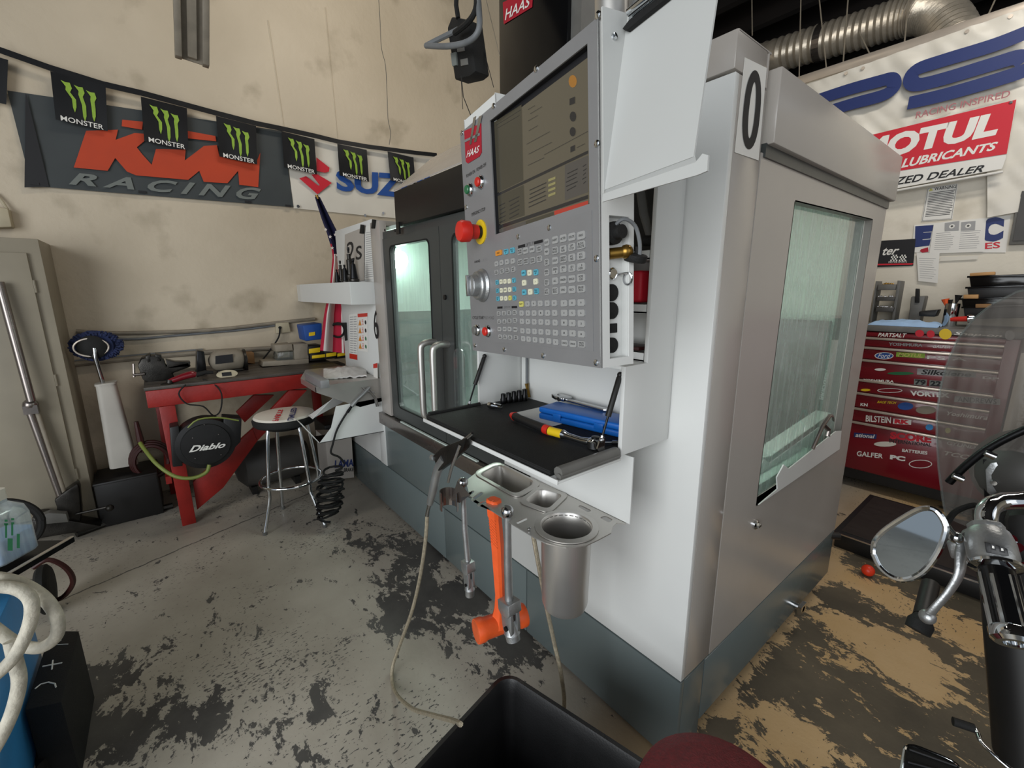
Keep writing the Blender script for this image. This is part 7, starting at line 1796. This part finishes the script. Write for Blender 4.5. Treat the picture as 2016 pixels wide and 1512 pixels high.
for q, m_, lab, nm in ((((1070, 652), (1268, 640), (1268, 615), (1072, 628)), 'wood', 'pale wooden block on top of the black tray stack', 'wood_block'), (((1020, 828), (1135, 828), (1138, 795), (1022, 797)), 'wood', 'light wooden block between the middle black trays', 'wood_block'), (((1115, 900), (1240, 898), (1240, 868), (1115, 870)), 'cardboard', 'brown block sticking out of the lowest black trays', 'brown_block')):
    o = MB().solid([G5(*p, 4.24) for p in q], (0, .05, 0)).build(nm, m_, bevel=.003); tag(o, lab, 'block')

# ================================================================ LIFT PLATFORM AND BALL
PT = .10
c1_, c2_, c3_ = pz(1650, 1047, PT), pz(1675, 955, PT), pz(2016, 1135, PT)
lf = thing('bike_lift', 'low black motorcycle lift table on the floor behind the machine corner', 'lift table', (0.1, 3.2, 0))
MB().box(-.66, 1.4, 2.98, 3.72, .0, .085).build('frame', 'black', lf, bevel=.006)
MB().box(-.67, 1.41, 2.97, 3.73, .086, .10).build('deck', 'ink', lf, bevel=.003)
MB().box(-.67, 1.41, 2.962, 2.968, .092, .099).build('edge_strip', 'steel', lf)
M['deck'] = mat('scuffed_black_deck', '#2b2725', .55, var=.4, nscale=7, stretch=(1, 6, 1))
MB().box(-.64, 1.38, 3.0, 3.70, .1005, .103).build('deck_mat', 'deck', lf)
o = MB().sphere(pz(1709, 1123, .03), .03, 20).build('orange_ball', 'orangeball', smooth=True); tag(o, 'small orange red ball on the floor by the lift edge', 'ball')

# ================================================================ MOTORCYCLE
bk = thing('motorcycle', 'cruiser motorcycle cut off at the right edge with mirror, chrome grip and tall windshield', 'motorcycle', (0.35, 1.6, 0))
yg = 1.15
G = lambda x, y, d=0: ply(x, y, yg + d)
MB().tube([G(2090, 975, .12), G(2016, 985, .10), G(1970, 988, .08), G(1946, 1002, .05), G(1942, 1030, .03), G(1950, 1065, .0)], .0165, 16, smooth=5).build('handlebar', 'chrome', bk, smooth=True)
h = lambda t_: G(1944 + (1992 - 1944) * t_, 1050 + (1245 - 1050) * t_, -.0 - .12 * t_)
ax0, ax1 = h(0), h(1)
dh_ = (ax1 - ax0).normalized()
Lh = (ax1 - ax0).length
sw = MB().tube([ax0 - dh_ * .01, ax0, ax0 + dh_ * .02, ax0 + dh_ * .045, ax0 + dh_ * .058], [.022, .030, .034, .034, .031], 20).build('switch_housing', 'castalu', bk, smooth=True)
MB().tube([ax0 - dh_ * .016, ax0 - dh_ * .004], [.026, .026], 8).build('clamp', 'castalu', bk, smooth=False, bevel=.002)
q = [ppl(*p, ax0 + dh_ * .02 + (CAM - ax0).normalized() * .042, (CAM - ax0).normalized()) for p in ((1938, 1066), (1983, 1080), (1986, 1095), (1942, 1088))]
b_ = MB().solid(q, (CAM - ax0).normalized() * .004).build('switch_panel', 'plastic', sw, bevel=.001)
for cx_, cy_ in ((1955, 1077), (1973, 1082)):
    nn = (CAM - ax0).normalized(); PP = ax0 + dh_ * .02 + nn * .0465
    MB().solid([ppl(cx_ - 5, cy_ - 7, PP, nn), ppl(cx_ + 5, cy_ - 5, PP, nn), ppl(cx_ + 6, cy_ + 7, PP, nn), ppl(cx_ - 4, cy_ + 5, PP, nn)], nn * .002).build('switch', 'ink', sw)
    MB().solid([ppl(cx_ - 2, cy_ - 3, PP + nn * .0025, nn), ppl(cx_ + 2, cy_ - 2, PP + nn * .0025, nn), ppl(cx_ + 3, cy_ + 3, PP + nn * .0025, nn), ppl(cx_ - 2, cy_ + 2, PP + nn * .0025, nn)], nn * .0004).build('switch_symbol', 'whiteink', sw)
MB().lathe(ax0 + dh_ * .056, dh_, [(.031, 0), (.036, .003), (.036, .008), (.024, .012)], 24).build('grip_flange', 'chrome', bk, smooth=True)
gp = MB().tube([ax0 + dh_ * .066, ax1], [.0235, .0235], 24).build('grip', 'blackgloss', bk, smooth=True)
rr_ = (CAM - ax0).normalized().cross(dh_).normalized(); ff_ = dh_.cross(rr_)
for ang in (-.25, .75, 1.75, 2.9, 4.0, 5.1):
    o_ = rr_ * math.sin(ang) * .0222 + (CAM - ax0).normalized() * math.cos(ang) * .0222
    MB().tube([ax0 + dh_ * .075 + o_, ax1 - dh_ * .008 + o_], .0055, 8).build('grip_bar', 'chrome', gp, smooth=True)
MB().lathe(ax1 - dh_ * .006, dh_, [(.026, 0), (.028, .003), (.028, .018), (.023, .024), (.014, .024), (.014, .018), (.004, .018)], 28).build('grip_end', 'chrome', bk, smooth=True)
# clutch lever
MB().tube([G(1900, 1062, .02), G(1893, 1090, .0), G(1888, 1130, -.02), G(1868, 1165, -.03), G(1842, 1195, -.04), G(1828, 1212, -.04)], [.013, .0125, .0095, .0085, .0085, .010], 14, smooth=4, flat=.65).sphere(G(1826, 1214, -.04), .014, 14).build('clutch_lever', 'castalu', bk, smooth=True)
MB().solid([G(1862, 1068, .01), G(1885, 1060, .01), G(1908, 1072, .01), G(1888, 1102, .01), G(1872, 1100, .01)], (0, .015, 0)).build('lever_pivot', 'castalu', bk, bevel=.003)
MB().solid([G(1890, 1050, .03), G(1925, 1035, .03), G(1925, 1090, .03), G(1905, 1098, .03)], (0, .02, 0)).build('perch', 'castalu', bk, bevel=.004)
# mirror
mq = K2 = [(1720 + 0, 1090), (1722, 1068), (1740, 1046), (1775, 1022), (1808, 1004), (1832, 1001), (1848, 1010), (1861, 1032), (1861, 1050), (1848, 1085), (1825, 1118), (1800, 1136), (1775, 1141), (1752, 1133), (1732, 1115)]
ym_ = 1.12
mc_ = ply(1790, 1070, ym_)
view = (CAM - mc_).normalized(); mn = Vector((-.12, -1.0, .12)).normalized()
MQ = [ppl(*p, mc_, mn) for p in mq]
MB().solid(MQ, mn * -.012).build('mirror_shell', 'greyplastic', bk, bevel=.003)
MB().tube(MQ + [MQ[0]], .0055, 8, cap=False, smooth=3).build('mirror_rim', 'chrome', bk, smooth=True)
cM = sum(MQ, Vector()) / len(MQ)
MB().solid([cM + (p - cM) * .97 + mn * .001 for p in MQ], mn * .001).build('mirror_glass', 'mirror', bk)
MB().tube([MQ[7] - mn * .004, ply(1868, 1040, ym_ + .02), ply(1884, 1060, ym_ + .03)], .0055, 10).sphere(ply(1882, 1058, ym_ + .03), .012, 12).build('mirror_stem', 'chrome', bk, smooth=True)
MB().tube([G(1862, 1035, .08), G(1878, 1010, .10), G(1905, 997, .12), G(1925, 996, .12), G(1928, 1020, .08)], .0055, 8, smooth=5).build('clutch_cable', 'rubber', bk, smooth=True)
# windshield: curved sheet standing ahead of the bars
yw_ = 1.55
edge = [(1862, 1020), (1855, 985), (1845, 925), (1840, 870), (1839, 820), (1845, 770), (1858, 720), (1880, 670), (1910, 632), (1950, 600), (2000, 575), (2080, 555)]
E1 = [ply(x, y, yw_ + .10 * ((2080 - x) / 240) * .8) for x, y in edge]
mb = MB()
bot = ply(1865, 1022, yw_ + .08); n_e = len(E1)
def wfn(a, b):
    i = b * (n_e - 1); k0 = min(int(i), n_e - 2); f_ = i - k0
    P = E1[k0] * (1 - f_) + E1[k0 + 1] * f_
    x_end = .28 - P.x
    x = P.x + (x_end - P.x) * a
    u_ = (x - .14) / .30
    zz = P.z if a == 0 else P.z
    return Vector((x, yw_ + .10 * u_ * u_, zz))
ws = mb.grid(wfn, 14, 44, thick=(0, .004, 0)).build('windshield', 'windshield', bk, smooth=True)
MB().tube([wfn(0, k / 44) for k in range(45)], .003, 6).build('windshield_edge', 'clear', ws, smooth=True)
# bracket rail across the windshield, headlamp nacelle plates
MB().tube([ply(1868, 950, yw_ - .02), ply(1900, 918, yw_ - .02), ply(1950, 880, yw_ - .02), ply(2020, 845, yw_ - .02), ply(2100, 815, yw_ - .02)], .009, 10, smooth=3).build('windshield_rail', 'darksteel', bk, smooth=True)
for x, y in ((1882, 938), (1945, 893)):
    MB().tube([ply(x - 6, y - 2, yw_ - .04), ply(x + 14, y + 6, yw_ - .035)], [.007, .009], 10).build('rail_bolt', 'steel', bk, smooth=True)
MB().solid([ply(*p, yw_ + .02) for p in ((1940, 925), (1950, 912), (1962, 910), (1972, 932), (1980, 955), (1972, 965), (1950, 975), (1943, 968))], (0, .006, 0)).build('fork_bracket', 'castalu', bk, bevel=.001)
MB().lathe(ply(1957, 950, yw_ + .015), (0, -1, 0), [(.008, 0), (.006, .006)], 10).build('bracket_bolt', 'chrome', bk)
MB().solid([ply(*p, yw_ + .04) for p in ((1935, 905), (1945, 905), (1950, 985), (1938, 985))], (0, .01, 0)).build('support_strip', 'darksteel', bk)
hc = ply(2030, 930, yw_ + .12)
MB().sphere(hc, .11, 28, (1, 1.1, 1)).build('headlamp', 'tank', bk, smooth=True)
MB().tube([ply(1975, 965, yw_ + .03), ply(1985, 985, yw_ + .0), ply(2012, 1000, yw_ - .02)], .005, 8).build('lamp_trim', 'chrome', bk, smooth=True)
MB().tube([ply(1985, 1010, 1.5), ply(2005, 1200, 1.45), ply(2030, 1500, 1.4)], .06, 16).build('fork_leg', 'black', bk, smooth=True)
MB().solid([ply(*p, 1.38) for p in ((1975, 1010), (2100, 1010), (2100, 1420), (2010, 1400), (1998, 1250), (1978, 1100))], (0, .10, 0)).build('engine_guard', 'black', bk, bevel=.02)
for x, y, r in ((1975, 1055, .012), (1990, 1070, .010), (2003, 1110, .012)):
    MB().cyl(ply(x, y, 1.36), ply(x + 14, y + 8, 1.34), r, 12).build('bolt', 'chrome', bk, smooth=True)
# front wheel, mudguard and tank, beyond the picture edge
wc_ = Vector((.36, 2.05, .33))
MB().lathe(wc_ - Vector((.055, 0, 0)), (1, 0, 0), [(.22, 0), (.30, .01), (.325, .04), (.325, .07), (.30, .10), (.22, .11)], 40).build('front_tyre', 'rubber', bk, smooth=True)
MB().lathe(wc_ - Vector((.06, 0, 0)), (1, 0, 0), [(.05, 0), (.05, .12)], 20).build('hub', 'chrome', bk, smooth=True)
MB().tube([wc_ + Vector((0, .36 * math.cos(a * math.pi / 12), .36 * math.sin(a * math.pi / 12))) for a in range(1, 12)], .06, 12, flat=.3).build('mudguard', 'toolred', bk, smooth=True)
for sx in (-.09, .09): MB().cyl(wc_ + Vector((sx, 0, 0)), (wc_.x + sx, 1.62, 1.0), .024, 14).build('fork_tube', 'chrome', bk, smooth=True)
MB().sphere((.38, 1.12, .86), .16, 24, (1, 1.7, .85)).build('fuel_tank', 'toolred', bk, smooth=True)
# peg on the far side and shifter
MB().cyl(ply(1832, 1150, 1.75), ply(1816, 1215, 1.62), .022, 14).build('guard_tube', 'black', bk, smooth=True)
MB().tube([ply(1818, 1212, 1.60), ply(1813, 1226, 1.585), ply(1806, 1242, 1.57)], [.020, .034, .032], 14, flat=.8).build('rubber_peg', 'rubber', bk, smooth=True)
zf = .32
MB().tube([pz(1876, 1420, zf + .03), pz(1918, 1434, zf + .03)], .011, 12).build('shifter_rubber', 'rubber', bk, smooth=True)
MB().tube([pz(1918, 1434, zf + .03), pz(1925, 1445, zf + .028), pz(1932, 1462, zf + .025), pz(1955, 1485, zf + .02), pz(1990, 1515, zf + .01)], [.008, .006, .0055, .0055, .006], 10, smooth=3).build('shifter_arm', 'chrome', bk, smooth=True)
fbq = [pz(1783, 1462, zf), pz(1890, 1505, zf), pz(1915, 1600, zf), pz(1760, 1600, zf)]
MB().loft([rquad(fbq, .03), rquad([p + Vector((0, 0, -.02)) for p in fbq], .03)]).build('footboard', 'rubber', bk, smooth=False)
rt = rquad([p + Vector((0, 0, .002)) for p in fbq], .03)
MB().tube(rt + [rt[0]], .004, 6, cap=False).build('footboard_rim', 'chrome', bk, smooth=True)
for k in range(5):
    s_ = .1 + .2 * k
    A = fbq[0] * (1 - s_) + fbq[3] * s_ + Vector((0, 0, .003)); B = fbq[1] * (1 - s_) + fbq[2] * s_ + Vector((0, 0, .003))
    MB().tube([A + (B - A) * .08, B - (B - A) * .08], .0025, 5).build('tread_bar', 'ink', bk)

# pale tool chest and wheel plaques across the aisle: what the glossy side sheets reflect
oc = thing('aisle_chest', 'pale drawer cabinet across the aisle, outside the picture on the right', 'cabinet', (2.6, 2.0, 0))
MB().box(2.3, 2.9, .9, 3.1, .1, 1.45).build('carcass', 'trim', oc)
for i in range(9):
    for j in range(2):
        z0_ = .14 + i * .14
        MB().box(2.285, 2.299, .93 + j * 1.09, .93 + j * 1.09 + 1.05, z0_, z0_ + .115).build('drawer', 'lgrey', oc)
        MB().box(2.27, 2.29, .93 + j * 1.09, .93 + j * 1.09 + 1.05, z0_ + .116, z0_ + .130).build('pull_strip', 'whitecloth', oc)
